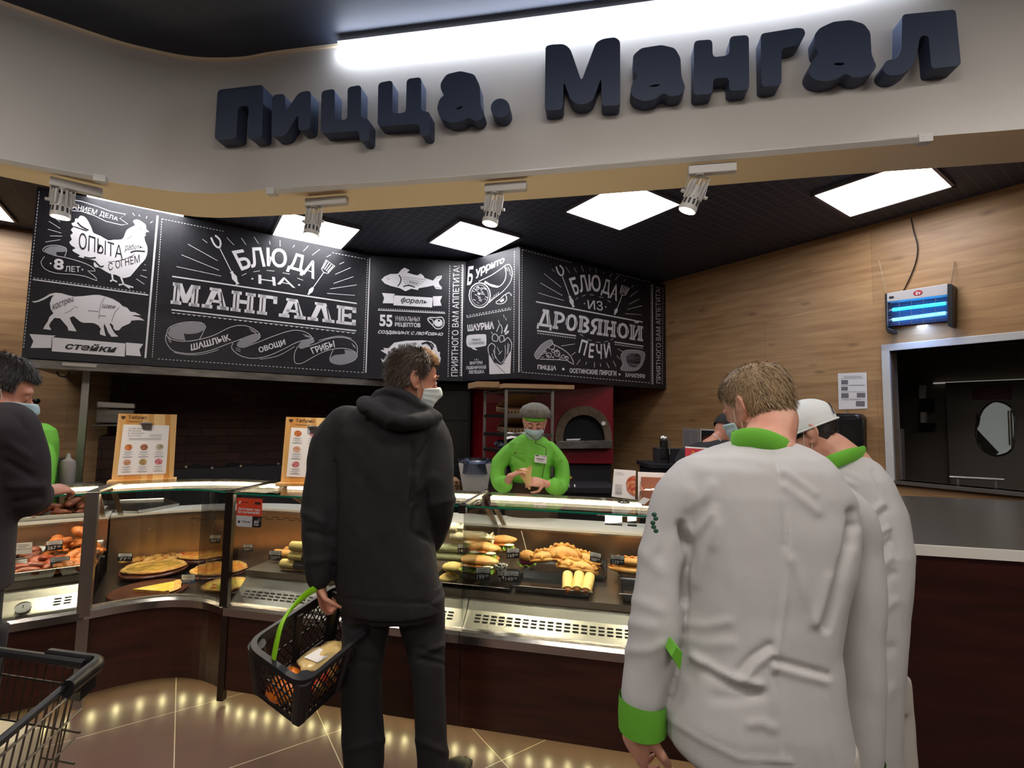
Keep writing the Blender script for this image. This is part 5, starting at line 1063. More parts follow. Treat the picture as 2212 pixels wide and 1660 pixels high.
# ------------------------------------------------------------------ wooden menu stands on the counter glass
m_bam = woodmat('bamboo_board', 'd9a75e', 'ecc98c', 'b67f3c', .4, (.1, .1), None, 0)
def bamboo():
    m = bpy.data.materials.new('striped_bamboo'); m.use_nodes = True; nt = m.node_tree; L = nt.links.new; b = nt.nodes['Principled BSDF']
    tc = nt.nodes.new('ShaderNodeTexCoord'); d = nt.nodes.new('ShaderNodeVectorMath'); d.operation = 'DOT_PRODUCT'; L(tc.outputs['Object'], d.inputs[0]); d.inputs[1].default_value = (14, 9, .6)
    w = nt.nodes.new('ShaderNodeTexWhiteNoise'); w.noise_dimensions = '1D'; f = nt.nodes.new('ShaderNodeMath'); f.operation = 'FLOOR'; mu = nt.nodes.new('ShaderNodeMath'); mu.operation = 'MULTIPLY'; mu.inputs[1].default_value = 2.2; L(d.outputs['Value'], mu.inputs[0]); L(mu.outputs[0], f.inputs[0]); L(f.outputs[0], w.inputs['W'])
    r = nt.nodes.new('ShaderNodeValToRGB'); r.color_ramp.elements[0].color = lin('c98f48'); r.color_ramp.elements[1].color = lin('ecca90'); L(w.outputs[0], r.inputs[0]); L(r.outputs[0], b.inputs['Base Color']); b.inputs['Roughness'].default_value = .4; return m
m_bam = bamboo()
m_pz = [M('printed_pizza_%d' % i, c, .6, noise_=(c2_, 60, (1, 1, 1), .4, .6)) for i, (c, c2_) in enumerate((('d98a4a', 'b5592a'), ('b87a5a', '8a4e3a'), ('c9c0a8', '8f8a70'), ('b98468', 'd8a890'), ('c2a468', '8f7040'), ('b04a55', 'd89098')))]
m_gtext = M('pale_grey_text', '8d8488', .7); m_btxt = M('brown_burnt_text', '4a2e18', .6)
def menu_stand(px, base, az, lb, lb2, cols, heads):
    TL, TR, BR, BL_ = px; p0 = atz(*base, 1.0885); d = azd(az); nn = np.array([d[1], -d[0], 0]); P = lambda x, y, o=0.: onp(x, y, p0+nn*o, az)
    t = thing('menu_stand', p0, lb, 'menu stand', 'bamboo menu stands on the counter glass')
    q = [P(*TL), P(*TR), P(*BR), P(*BL_)]; q[2] = np.array([*q[2][:2], 1.10]); q[3] = np.array([*q[3][:2], 1.10]); obj('board', MB().prism(q, -nn*.012), m_bam, t, 0)
    a, c = q[3], q[2]; obj('base', MB().box((a+c)/2*np.array([1, 1, 0])+EZ*1.0975, (np.linalg.norm(c-a)+.03, .09, .018), (d, -nn, EZ)), m_bam, t, 0, .002)
    g = quadmap(px)
    X = lambda u, v, o=.004: P(*g(u, v), o)
    b = MB(); text_to(b, 'Табрис', [g(.17, .975), g(.5, .975), g(.5, .915), g(.17, .915)], .02, mp=lambda p: P(p[0], p[1], .0006)); obj('store_lettering', b, m_btxt, t, 0)
    b = MB(); b.prism([X(u, v, .0005) for u, v in ((.05, .955), (.065, .97), (.09, .965), (.115, .97), (.13, .955), (.12, .935), (.09, .918), (.06, .935))], nn*.0006); obj('heart_mark', b, m_btxt, t, 0)
    b = MB(); b.prism([X(u, v, .0005) for u, v in ((.17, .893), (.42, .89), (.42, .885), (.17, .888))], nn*.0006); obj('tagline', b, m_btxt, t, 0)
    cl = MB(); cl.prism([X(u, v, .004) for u, v in ((.385, .85), (.6, .85), (.6, .875), (.52, .885), (.47, .885), (.385, .875))], nn*.014); obj('clip', cl, m_steel, t, 0, .002); cp = MB(); cp.prism([X(u, v, .0045) for u, v in ((.41, .855), (.59, .855), (.585, .765), (.44, .77))], nn*.002); obj('clip_plate', cp, m_steel_d, t, 0)
    s = thing('menu_sheet', X(.5, .12), lb2, 'menu sheet', 'white pizza menu sheets clipped to the stands'); obj('sheet', MB().prism([X(u, v, .001) for u, v in ((.105, .845), (.885, .835), (.875, .118), (.085, .115))], nn*.0015), m_paper, s, 0)
    tx = MB()
    def ln(u0, u1, v, h=.004): tx.prism([X(a_, b_, .003) for a_, b_ in ((u0, v), (u1, v), (u1, v-h), (u0, v-h))], nn*.0003)
    rows = heads
    for j, v in enumerate(rows):
        for i in range(3):
            u = .225+.26*i; k_ = j*3+i
            b = MB(); b.prism([X(u+.063*math.cos(a), v+.045*math.sin(a), .003) for a in np.linspace(0, 2*PI, 18, endpoint=False)], nn*.0008); obj('pizza_picture', b, m_pz[cols[k_ % len(cols)]], s, 0)
            for q_, w_ in ((.065, .07), (.078, .05), (.10, .08), (.118, .04), (.135, .085), (.146, .07)): ln(u-w_, u+w_, v-q_, .004)
    if len(rows) == 2:
        for v, u0, u1, tt in ((.79, .2, .42, 'Солнечная'), (.755, .2, .41, 'Италия'), (.715, .2, .46, 'в каждом'), (.678, .2, .42, 'кусочке'),): text_to(tx, tt, [g(u0, v+.012), g(u1, v+.012), g(u1, v-.012), g(u0, v-.012)], 0, mp=lambda p: P(p[0], p[1], .0034))
        ln(.22, .76, .645, .007); ln(.22, .76, .625)
        for v in (.70, .685, .67): ln(.56, .77, v)
    obj('print', tx, m_gtext, s, 0); return t
menu_stand([(256, 894), (382, 896), (374, 1040), (240, 1045)], (305, 1042), rad(58), 'bamboo menu stand at the counter corner, left of the other stand', 'white menu sheet with six pizzas clipped to the left bamboo stand', (0, 1, 2, 3, 4, 5), (.515, .3))
menu_stand([(618, 901), (743, 905), (738, 1052), (606, 1046)], (660, 1049), rad(82), 'bamboo menu stand partly hidden behind the man in the black jacket', 'white menu sheet of pizzas clipped to the bamboo stand behind the man in black', (0, 5, 1, 3, 4, 0, 5, 5, 1), (.76, .525, .30))
# ------------------------------------------------------------------ card holder, packet box on the right counter glass
t = thing('pizza_card', atz(1346, 1084, 1.088), 'white upright card with half a red pizza in a ring stand on the counter glass', 'menu card')
p0 = atz(1346, 1084, 1.088); caz = rad(98); nn = np.array([azd(caz)[1], -azd(caz)[0], 0]); P = lambda x, y, o=0.: onp(x, y, p0+nn*o, caz)
k5 = lambda x, y: (1300+x/11.86, 980+y/11.86)
obj('card', MB().prism([P(*k5(x, y)) for x, y in ((315, 405), (872, 445), (852, 1182), (252, 1105))], -nn*.004), m_paper, t, 0)
b = MB(); b.prism([P(*k5(x, y), .001) for x, y in ((866, 572), (800, 572), (720, 600), (655, 670), (622, 760), (630, 860), (660, 960), (720, 1030), (790, 1075), (854, 1090))], nn*.0006); obj('pizza_print', b, M('card_pizza_red', 'b3402a', .5, noise_=('e0b080', 70, (1, 1, 1), .45, .65)), t, 0)
b = MB(); 
for tt, q in (('Сезонное', ((370, 475), (540, 490), (538, 515), (366, 500))), ('предложение', ((335, 525), (575, 545), (573, 570), (332, 548)))): text_to(b, tt, [k5(*a) for a in q], 0, mp=lambda p: P(p[0], p[1], .001))
for y in (790, 820, 850, 885, 915, 940, 970, 990, 1010, 1030): b.prism([P(*k5(x, yy), .001) for x, yy in ((345, y), (515, y+12), (515, y+20), (345, y+8))], nn*.0003)
obj('print', b, m_gtext, t, 0)
c = atz(1347, 1087, 1.088); obj('ring_base', MB().tube([c+np.array([.028*math.cos(a), .028*math.sin(a), .004]) for a in np.linspace(0, 2*PI, 16, endpoint=False)], .0035, 6, True), m_blk, t); obj('stem', MB().cyl(c+EZ*.003, c+EZ*.02, .006, .004, 10), m_steel, t)
m_rw = M('reddish_wood', '9a6048', .5); bx0 = atz(1402, 1094, 1.088)
t = thing('packet_box', bx0, 'reddish wooden box with white packets on the counter glass beside the man in white', 'box')
w_, d_, h_ = .17, .13, .075; c = bx0+KD*.055+KN*.06
for nm, o_, sz in (('front_panel', -KN*d_/2, (w_, .01, h_)), ('back_panel', KN*d_/2, (w_, .01, h_+.05)), ('side_panel', -KD*w_/2, (.01, d_, h_)), ('side_panel', KD*w_/2, (.01, d_, h_)), ('bottom', -EZ*(h_/2-.008), (w_-.012, d_-.012, .008))): obj(nm, MB().box(c+o_+EZ*(sz[2]/2+.001 if nm != 'bottom' else .01)-(EZ*-(h_/2-.008) if nm == 'bottom' else 0), sz, (KD, KN, EZ)), m_rw, t, 0, .001)
b = MB(); fr_ = c-KN*(d_/2+.0062); text_to(b, 'Табрис', [fr_+KD*-.03+EZ*.055, fr_+KD*.07+EZ*.055, fr_+KD*.07+EZ*.032, fr_+KD*-.03+EZ*.032], .02); obj('store_lettering', b, m_ink, t, 0)
obj('header_card', MB().box(c+KN*(d_/2+.012)+EZ*.075, (w_+.03, .004, .148), (KD, KN, EZ)), m_paper, t, 0)
random.seed(11)
for i in range(5): q = c+KD*(-.05+.025*i)+KN*(.03-.012*i)+EZ*(.045+.006*i); ax = rotz(random.uniform(-.3, .3)+math.atan2(KD[1], KD[0])); b = MB().box(q, (.09, .012, .05), (ax[:, 0], ax[:, 1]*.8+EZ*.6, EZ*.8-ax[:, 1]*.6)); solo('sugar_packet', b, m_paper, 'small white packet standing in the reddish wooden box', 'packet', 'white packets in the wooden box', 0, .002)
P = [onp(x, y, bx0-KN*.02, rad(95)) for x, y in ((1377, 1087), (1390, 1075), (1405, 1079), (1392, 1091))]; solo('small_card', MB().prism(P, KN*.001), m_paper, 'small white tilted card in front of the reddish packet box', 'card', smooth=0)
q = np.array([*atY(1425, 1030, 2.95)[:2], 1.13]); tt_ = thing('payment_terminal', q-EZ*.3, 'dark tablet with a grey frame behind the packet box', 'tablet'); A_ = azd(rad(100)); B_ = np.array([A_[1]*-.0+.2, .78, .6]); B_ = B_-A_*(B_@A_); B_ /= np.linalg.norm(B_); nrm = np.cross(A_, B_)
obj('frame', MB().box(q, (.2, .16, .012), (A_, B_, nrm)), m_steel_d, tt_, 0, .004); obj('screen', MB().box(q+nrm*.0065, (.17, .13, .003), (A_, B_, nrm)), m_gloss, tt_, 0); obj('pedestal', MB().seg(q-EZ*(1.13-.84) if False else np.array([q[0], q[1], .0]), q-EZ*.02, .05, .05, (1, 0, 0)), m_blk, tt_, 0)
cq = [np.array(p) for p in (onp(1480, 968, K(1.1, .62, 0), rad(102)), onp(1572, 974, K(1.1, .62, 0), rad(102)))]
t = thing('red_card', np.array([*(cq[0][:2]+cq[1][:2])/2, .836]), 'red standing card with yellow lettering behind the shoulder of the man in white', 'card'); q = [cq[0], cq[1], cq[1]*np.array([1, 1, 0])+EZ*1.15, cq[0]*np.array([1, 1, 0])+EZ*1.15]
obj('card', MB().prism(q, KN*.003), M('red_card_print', 'c9384a', .5), t, 0); obj('white_edge', MB().seg(cq[0]+EZ*.004, cq[1]+EZ*.004, .004, .008), m_paper, t, 0); obj('holder', MB().seg(np.array([*(cq[0][:2]+cq[1][:2])/2, 1.088]), np.array([*(cq[0][:2]+cq[1][:2])/2, 1.15]), .03, .02, (1, 0, 0)), m_blk, t, 0)
b = MB(); text_to(b, 'Акция', [onp(x, y, cq[0]-KN*.001, rad(102)) for x, y in ((1493, 974), (1530, 976), (1530, 986), (1493, 984))], .02); obj('yellow_lettering', b, M('yellow_print', 'e3b23a', .5), t, 0)
# ------------------------------------------------------------------ food in the counters
DK, DC, WT = .645, .47, .835
random.seed(21)
m_dough = M('baked_dough', 'd9a04e', .5, noise_=('b06f2a', 18, (1, 1, 1), .42, .72), bump=(40, .25))
m_dough2 = M('golden_calzone_dough', 'd99a4c', .42, noise_=('e8c27c', 10, (1, 1, 1), .42, .66), bump=(50, .2))
m_crust = M('pale_pizza_crust', 'e2b566', .55, noise_=('b97a35', 20, (1, 1, 1), .4, .7))
m_top_o = M('orange_pizza_topping', 'd8742a', .45, noise_=('f0b548', 34, (1, 1, 1), .42, .6), bump=(60, .5))
m_top_g = M('herb_cheese_topping', '9a7a2c', .45, noise_=('d9a848', 26, (1, 1, 1), .4, .62), bump=(60, .5))
m_top_y = M('yellow_cheese_topping', 'e8c040', .45, noise_=('f3dd80', 30, (1, 1, 1), .4, .62), bump=(60, .5))
m_board = m_board; m_bwood = M('dark_round_wood_board', '5a2f1e', .3, noise_=('452115', 9, (1, 6, 1), .3, .7))
m_tort = M('tortilla_wrap', 'efd283', .55, noise_=('d9ae58', 14, (1, 1, 1), .5, .75), bump=(30, .15))
m_paperw = M('pale_green_wrap_paper', 'cfd1a6', .7, bump=(45, .5)); m_paperc = M('cream_wrap_paper', 'ece4c4', .7, bump=(45, .5)); m_paperk = M('kraft_yellow_paper', 'e8cc7c', .65, bump=(40, .4)); m_paperb = M('black_wrap_paper', '2a2a30', .6, bump=(40, .3))
m_let = M('lettuce_leaf', '6fa32c', .5, noise_=('a9cc58', 30, (1, 1, 1), .4, .65)); m_beet = M('beet_slice', '5a1230', .35); m_fill = M('wrap_filling', '9a4a20', .5, noise_=('c9823a', 60, (1, 1, 1), .4, .6)); m_tom = M('tomato_slice', 'c2331c', .35); m_seed = M('sesame_seed', '4a3a20', .6); m_egg = M('egg_slice', 'f0e6cc', .4)
m_meat = M('grilled_meat_brown', '8a4526', .4, noise_=('3e1c10', 22, (1, 1, 1), .4, .68), bump=(40, .5)); m_meat2 = M('grilled_meat_red', 'a34a26', .35, noise_=('6a2416', 18, (1, 1, 1), .4, .68), bump=(40, .5)); m_meat3 = M('roast_chicken_orange', 'cf7a34', .4, noise_=('9a4a1c', 18, (1, 1, 1), .42, .7), bump=(40, .5)); m_meat4 = M('roast_golden', 'c79a44', .4, noise_=('8a5a20', 22, (1, 1, 1), .4, .7), bump=(40, .5))
m_tray = M('black_food_tray', '131315', .18, spec=.6); m_stray = M('steel_food_tray', 'c4bfb6', .22, 1)
def pz(c, r, ry, mt, lb, sl=None, rz_=0, h=.012, toppings=None, kind='pizza', cat='pizza', group='pizzas on wooden boards'):
    c = np.asarray(c, float); t = thing(kind, c, lb, cat, group); cr, sr = math.cos(rz_), math.sin(rz_)
    X = lambda a, q, z: c+np.array([cr*r*q*math.cos(a)-sr*ry*q*math.sin(a), sr*r*q*math.cos(a)+cr*ry*q*math.sin(a), z])
    a0, a1 = sl if sl else (0, 2*PI); A = np.linspace(a0, a1, 40, endpoint=bool(sl))
    jz = lambda a, k: 1+.03*math.sin(5*a+k)+.02*math.sin(11*a)
    def lay(prof):
        R = [[X(a, q*jz(a, 1), z) for a in A] for q, z in prof]
        b = MB()
        if sl: b.grid(R)
        else: b.rings(R, cap=True)
        return b
    obj('crust', lay([(.02, 0), (.9, 0), (.98, h*.4), (1., h*.9), (.97, h*1.5), (.9, h*1.5), (.84, h)]), m_crust, t, 60)
    tp = lay([(.0, h*1.15), (.3, h*1.2), (.6, h*1.15), (.88, h*1.05), (.885, h*.6)]); obj('topping', tp, mt, t, 60)
    if sl:
        for a in (a0, a1): b = MB(); b.add([X(a, 0, 0), X(a, .98, 0), X(a, .98, h), X(a, 0, h*1.15)], [(0, 1, 2, 3)]); obj('cut_face', b, m_crust, t, 0)
    for nm, mt_, pos in toppings or ():
        for a, q, rr in pos: b = MB().ell(X(a, q, h*1.25), (rr, rr*.8, .005), 10, 6); obj(nm, b, mt_, t)
    return t
def rboard(c, r, lb):
    b = MB().lathe([(0, 0), (r-.006, 0), (r, .004), (r, .012), (r-.006, .016), (0, .016)], tuple(c), 40); return solo('round_board', b, m_bwood, lb, 'serving board', 'dark round wooden pizza boards')
zc = DC+.001
def cpos(x, y, z=DC+.02): p = atz(x, y, z); return np.array([p[0], p[1], zc])
p1, p2, p3, p4, p5, p6 = [cpos(*q) for q in ((322, 1272), (332, 1236), (338, 1209), (444, 1207), (474, 1231), (486, 1268))]
p3 = p3+np.array([0, .02, 0]); 
rboard(p1, .19, 'dark round board with one yellow pizza piece, nearest the curved steel trim'); pz(p1+EZ*.0165+np.array([-.06, -.045, 0]), .235, .235, m_top_y, 'yellow cheese pizza piece on the nearest dark round board', (-.12, .82), 0, .012, kind='pizza_piece')
p2 = p1+(p2-p1)*1.08; p2[2] = zc; rboard(p2+EZ*.018, .185, 'dark round board under the herb pizza, second from the curved trim'); pz(p2+EZ*.0345, .175, .15, m_top_g, 'browned herb pizza behind the single yellow pizza piece', rz_=.2)
rboard(p5, .17, 'dark round board under the orange pizza beside the dark post'); pz(p5+EZ*.0165, .165, .15, m_top_o, 'orange cheese pizza half hidden behind the dark counter post')
p6 = np.array([*atz(488, 1270, DC+.03)[:2], zc+.017]); rboard(p6, .13, 'dark round board under the small pizza with tomato'); pz(p6+EZ*.0165, .125, .12, m_top_y, 'small yellow pizza with red tomato and green leaves by the dark post', toppings=(('tomato', m_tom, ((4.2, .6, .016), (5.6, .5, .014), (3.4, .5, .012))), ('pepper_leaf', m_let, ((4.8, .55, .022), (4.0, .3, .016), (5.2, .2, .014)))))
p4[2] = zc+.03; rboard(p4, .17, 'dark round board under the orange pizza at the back of the corner counter'); pz(p4+EZ*.0165, .165, .155, m_top_o, 'orange cheese pizza at the back of the corner counter')
ax = azd(rad(86)); ay = np.array([-ax[1], ax[0], 0])
p3 = p2+(p3-p1)*.98; p3 = np.array([*atz(345, 1208, DC+.03)[:2], zc]); rboard(p3, .19, 'dark round board under the seeded flatbreads at the back')
for i in range(5):
    c = p3+ax*(-.15+.07*i)+ay*(.01*i-.02)+EZ*.042; d = ax*.25+ay; d /= np.linalg.norm(d); t = thing('stuffed_flatbread', c-EZ*.025, 'grilled seeded flatbread leaning in a row on the back board of the corner counter', 'flatbread', 'grilled flatbreads in a row')
    b = MB(); b.tube([c-d*.11, c-d*.09, c, c+d*.09, c+d*.11], [(.008, .006), (.03, .02), (.036, .024), (.03, .02), (.008, .006)], 12, u=EZ); obj('bread', b, m_dough if i % 2 else m_crust, t); b = MB()
    for k in range(12): q = c+d*random.uniform(-.08, .08)+EZ*.022+ax*random.uniform(-.018, .018); b.ell(q, (.006, .004, .003), 6, 4)
    obj('char_spots', b, m_seed, t)
c = np.array([*atz(393, 1200, DC+.05)[:2], zc]); b = MB(); b.tube([c+EZ*.03-ax*.05, c+EZ*.03-ax*.03, c+EZ*.03+ax*.03, c+EZ*.03+ax*.05], [.008, .028, .028, .008], 10); t = thing('small_loaf', c, 'small golden loaf with red sauce between the flatbreads and the back pizza', 'bread'); obj('loaf', b, m_dough2, t); obj('sauce', blob(MB(), c+EZ*.058, (.02, .02, .008), .5, 2), m_tom, t)
P = [np.array([*atz(x, y, DC+.02)[:2], zc]) for x, y in ((452, 1188), (492, 1187))]; t = thing('black_tray', (P[0]+P[1])/2, 'small black tray with a white paper box at the back of the corner counter', 'tray'); obj('tray', MB().box((P[0]+P[1])/2+EZ*.02, (.17, .09, .03), (ax, ay, EZ)), m_tray, t, 0, .003)
solo('paper_box', MB().box((P[0]+P[1])/2+EZ*.081+ax*.03, (.09, .07, .09), (ax, ay, EZ)), m_paper, 'white paper box standing on the small black tray in the corner counter', 'box', None, 0, .002)
# steel tray lying on the curved worktop
q = [atz(x, y, .83) for x, y in ((222, 1105), (298, 1108), (385, 1092), (355, 1081), (225, 1086))]
b = MB(); b.prism([np.array([*p[:2], .827]) for p in q], EZ*.006); t = thing('serving_tray', q[1]*np.array([1, 1, 0])+EZ*.826, 'empty steel serving tray lying on the white worktop of the corner counter', 'tray'); obj('base', b, m_stray, t, 0)
ce = sum(q)/5; b = MB(); b.tube([np.array([*(ce+(p-ce)*1.0)[:2], .84]) for p in q], .008, 6, True); obj('rim', b, m_stray, t)
b = MB(); b.prism([atz(x, y, .95) for x, y in ((254, 1066), (266, 1066), (262, 1098), (250, 1098))], np.array([.01, .02, 0])); 
# left counter: steel trays of grilled meat
def tray(F, s0, s1, u0, u1, z, lb, mat=m_stray, h=.045, nm='food_tray', group='steel trays in the far left counter', wl=.008):
    t = thing(nm, F((s0+s1)/2, (u0+u1)/2, z), lb, 'tray', group)
    i = .012; R = [[F(s, u, zz) for s, u in ((s0+k, u0+k), (s1-k, u0+k), (s1-k, u1-k), (s0+k, u1-k))] for k, zz in ((i, z+.001), (0, z+h), (-wl, z+h+.001), (-wl, z+h-.003), (.003, z+h-.004), (i+.003, z+.004))]
    b = MB(); b.rings(R, cap=False); b.add(R[0], [(0, 1, 2, 3)]); b.add(R[-1], [(0, 1, 2, 3)]); obj('pan', b, mat, t, 0, .002); return t
PROTO = {}
def piece(name, mat, i):
    k = (name, i)
    if k not in PROTO: PROTO[k] = blob(MB(), (0, 0, 0), (.052, .03, .022), .55, 31*i+len(name)*7, 18, 12).mesh(name, mat, 60)
    return PROTO[k]
def pile(F, s0, s1, u0, u1, z, n, name, mat, lb, group, cat='meat', sc=1, hump=.05):
    for i in range(n):
        me = piece(name+mat.name, mat, i % 4); o = bpy.data.objects.new(name, me); a, c = random.random(), random.random(); lay = i/n
        hh = hump*(1-abs(2*a-1)**2)*(1-abs(2*c-1)**2)*lay
        p = F(s0+(s1-s0)*(.08+.84*a), u0+(u1-u0)*(.12+.76*c), z+.022*sc+hh); o.location = tuple(p); o.rotation_euler = (random.uniform(-.5, .5), random.uniform(-.4, .4), random.uniform(0, 6.28)); k = sc*random.uniform(.8, 1.15); o.scale = (k, k, k); link(o); tag(o, lb, cat, group)
def Ls(x, y, z): p = atz(x, y, z)-LP; return float(p@LD), float(p@LN_)
a0, b0 = Ls(70, 1116, WT+.02); a1, b1 = Ls(192, 1106, WT+.02); u0 = max(.79, (b0+b1)/2)
tray(KL, -.56, -.03, .80, 1.03, WT, 'steel tray heaped with brown grilled meat on the far left worktop', h=.03, group='steel trays in the far left counter'); pile(KL, -.54, -.05, .81, 1.02, WT+.004, 30, 'grilled_meat', m_meat, 'piece of brown grilled meat heaped in the tray on the far left worktop', 'brown grilled meat on the left worktop', hump=.10)
for s0, s1, u0, u1, nm, mt, n, lb, g, hm in ((-.50, -.345, .15, .44, 'roast_chicken_piece', m_meat4, 12, 'golden roast piece in the left front steel tray of the far left counter', 'golden roast pieces', .05), (-.335, -.14, .15, .44, 'grilled_meat', m_meat2, 14, 'red grilled meat piece in the middle front steel tray of the far left counter', 'red grilled meat pieces', .05), (-.13, -.012, .15, .44, 'roast_chicken_piece', m_meat3, 14, 'orange roast piece in the right front steel tray of the far left counter', 'orange roast pieces in front', .07),
        (-.50, -.27, .48, .76, 'grilled_meat', m_meat, 12, 'dark grilled meat piece in the rear left steel tray of the far left counter', 'dark grilled meat in the rear tray', .03), (-.26, -.012, .48, .76, 'roast_chicken_piece', m_meat3, 24, 'orange roast piece heaped high in the rear right steel tray of the far left counter', 'orange roast pieces at the back', .15)):
    tray(KL, s0, s1, u0, u1, DK+.001, 'steel tray holding '+lb.replace(' piece in', ' in').replace(' piece heaped', ' heaped').split(' in the')[0].split(' heaped')[0].lower()+'s, '+('front' if u0 < .3 else 'rear')+' row of the far left counter'); pile(KL, s0, s1, u0, u1, DK+.006, n, nm, mt, lb, g, hump=hm)
# ---- right counters
def Ks(x, y, z): p = atz(x, y, z)-KP; return float(p@KD), float(p@KN)
def roll(c, d, L_, r, mat, lb, group, sleeve=None, name='wrap_roll', fill=False, flat=.85, cat='wrap'):
    c = np.asarray(c, float); d = np.asarray(d, float)/np.linalg.norm(d); t = thing(name, c-EZ*r*flat, lb, cat, group)
    R = [(.15, .2), (.6, .75), (.95, 1), (1, 1), (1, 1), (.95, 1), (.6, .75), (.15, .2)]; ks = (-.5, -.49, -.46, -.2, .2, .46, .49, .5)
    if fill: R[-2:] = [(.98, 1.), (.96, 1.)]; ks = ks[:-2]+(.48, .5)
    b = MB().tube([c+d*L_*k for k in ks], [(r*a, r*flat*q) for a, q in R], 16, u=EZ, cap=True)
    obj('wrap', b, mat, t, 50)
    if fill: obj('filling', blob(MB(), c+d*L_*.49, (r*.72, r*.72, r*.6), .4, int(c[0]*100), 12, 8), m_fill, t)
    if sleeve: b = MB().tube([c+d*L_*k for k in (-.02, .3, .47, .51)], [(r*1.06, r*flat*1.06)]*3+[(r*.4, r*.4)], 14, u=EZ); obj('paper_sleeve', b, sleeve, t, 50)
    if name == 'paper_roll':
        e = c+d*L_*.5; b = MB(); R = [[e+d*dd+np.cross(d, EZ)*r*f*math.cos(a)*(1+.25*math.sin(5*a))+EZ*r*f*flat*math.sin(a)*(1+.25*math.cos(4*a)) for a in np.linspace(0, 2*PI, 20, endpoint=False)] for dd, f in ((-.01, .8), (.012, .45), (.035, .9))]; b.rings(R, cap=False); obj('twisted_end', b, mat, t)
    return t
kd = KD*.96+KN*.28; kd /= np.linalg.norm(kd)
for (x, y), z, lb in (((612, 1228), DK+.03, 'lowest tortilla roll with a black sleeve left of the man in black'), ((626, 1212), DK+.078, 'middle tortilla roll with a black sleeve left of the man in black'), ((630, 1190), DK+.13, 'top tortilla roll of the pile left of the man in black')):
    p = atz(x, y, z); s_, u_ = float((p-KP)@KD), float((p-KP)@KN); roll(K(s_+.03, max(u_, .2), z), KD, .20, .03, m_tort, lb, 'tortilla rolls in the left deli counter', m_paperb)
g = 'green paper rolls at the back of the left deli counter'
for i, (s_, z) in enumerate(((-1.16, .035), (-.95, .035), (-.74, .035), (-1.06, .095), (-.85, .095))): roll(K(s_, .66, DK+z), KD*.995+KN*.08, .2, .034, m_paperw, 'pale green paper roll stacked at the back behind the sticker', g, name='paper_roll')
for i in range(3): roll(K(-1.17+.02*i, .36+.07*i, DK+.03), KD, .24, .03, m_dough2 if i else m_dough, ('grainy baguette nearest the sticker in the left deli counter', 'middle grainy baguette behind the sticker', 'rear grainy baguette behind the sticker')[i], 'baguettes behind the sticker', name='baguette', cat='bread')
# pile left of the seam (behind the man's arm)
for (x, y), r, L_, mt, lb, nm in (((958, 1202), .03, .13, m_paperw, 'pale green roll, lower left of the pile by the glass seam', 'paper_roll'), ((985, 1204), .03, .14, m_paperw, 'pale green roll, lower right of the pile by the glass seam', 'paper_roll'), ((958, 1184), .03, .13, m_paperw, 'pale green roll, upper left of the pile by the glass seam', 'paper_roll'), ((990, 1185), .03, .14, m_paperw, 'pale green roll, upper right of the pile by the glass seam', 'paper_roll'), ((1012, 1160), .038, .22, m_paperc, 'long cream paper roll with a twisted end on top of the green rolls', 'paper_roll'), ((962, 1140), .036, .16, m_paperc, 'topmost cream paper roll right beside the man in black', 'paper_roll')):
    u_ = .46; P_ = onp(x, y, KP+KN*u_, rad(102)); roll(P_, KD, L_, r, mt, lb, 'paper rolls by the glass seam', name=nm)
for (x, y), lb in (((978, 1226), 'upper kraft paper parcel left of the stacked sandwiches'), ((970, 1250), 'lower kraft paper parcel left of the stacked sandwiches')): P_ = onp(x, y, KP+KN*.28, rad(102)); t = solo('kraft_parcel', blob(MB(), P_, (.055, .05, .026), .12, x, 18, 10), m_paperk, lb, 'parcel', 'kraft paper parcels', 60)
obj_t = tray(K, -.22, .0-.01, .16, .46, DK+.001, 'black tray under the kraft parcels at the seam', m_tray, .02, 'black_tray', 'black food trays')
# sandwiches
def sandwich(x, y, u_, w, lb, seed, tilt=0):
    c = onp(x, y, KP+KN*u_, rad(102)); t = thing('sandwich', c-EZ*.05, lb, 'sandwich', 'stuffed sandwiches'); R = np.stack([KD, KN, EZ], 1)@roty(tilt)
    obj('bottom_bun', blob(MB(), c-EZ*.026, (w/2, .05, .022), .12, seed, 22, 12, R), m_dough, t); obj('top_bun', blob(MB(), c+EZ*.022+KN*.012, (w/2, .05, .024), .12, seed+5, 22, 12, R), m_dough2, t)
    b = MB(); rows = []
    for j, v in enumerate((-.2, .5, 1.0)): rows.append([c+R@np.array([(i/36-.5)*w*.92, -.035-.018*v+.006*math.sin(i*1.9+seed), -.004-.014*(v if j else 0)+.008*math.sin(i*1.1+j*1.3+seed)]) for i in range(37)])
    b.grid(rows); obj('lettuce', b, m_let, t)
    rows = [[c+R@np.array([(i/30-.5)*w*.8, -.03-.012*v+.005*math.sin(i*2.3+seed), .008-.01*v+.007*math.sin(i*1.4+j)]) for i in range(31)] for j, v in enumerate((0, .6, 1.))]; b = MB().grid(rows); obj('lettuce', b, m_let, t)
    for k, (a, mt) in enumerate(((-.25, m_tom), (.05, m_beet), (.28, m_egg))): obj(('tomato_slice', 'meat_slice', 'egg_slice')[k], MB().ell(c+R@np.array([a*w, -.032, .004]), (.03, .02, .007), 12, 6), mt if k != 1 else m_fill, t)
    return t
sandwich(1034, 1222, .26, .21, 'front stuffed sandwich with lettuce and tomato behind the 199 price tag', 3); sandwich(1042, 1190, .40, .2, 'second stuffed sandwich behind the front one at the glass seam', 8, .12); sandwich(1086, 1176, .52, .16, 'rear stuffed sandwich with bright lettuce above the 169 price tag', 14, -.05)
tray(K, .0+.005, .195, .16, .46, DK+.001, 'black tray under the front stuffed sandwich', m_tray, .02, 'black_tray', 'black food trays')
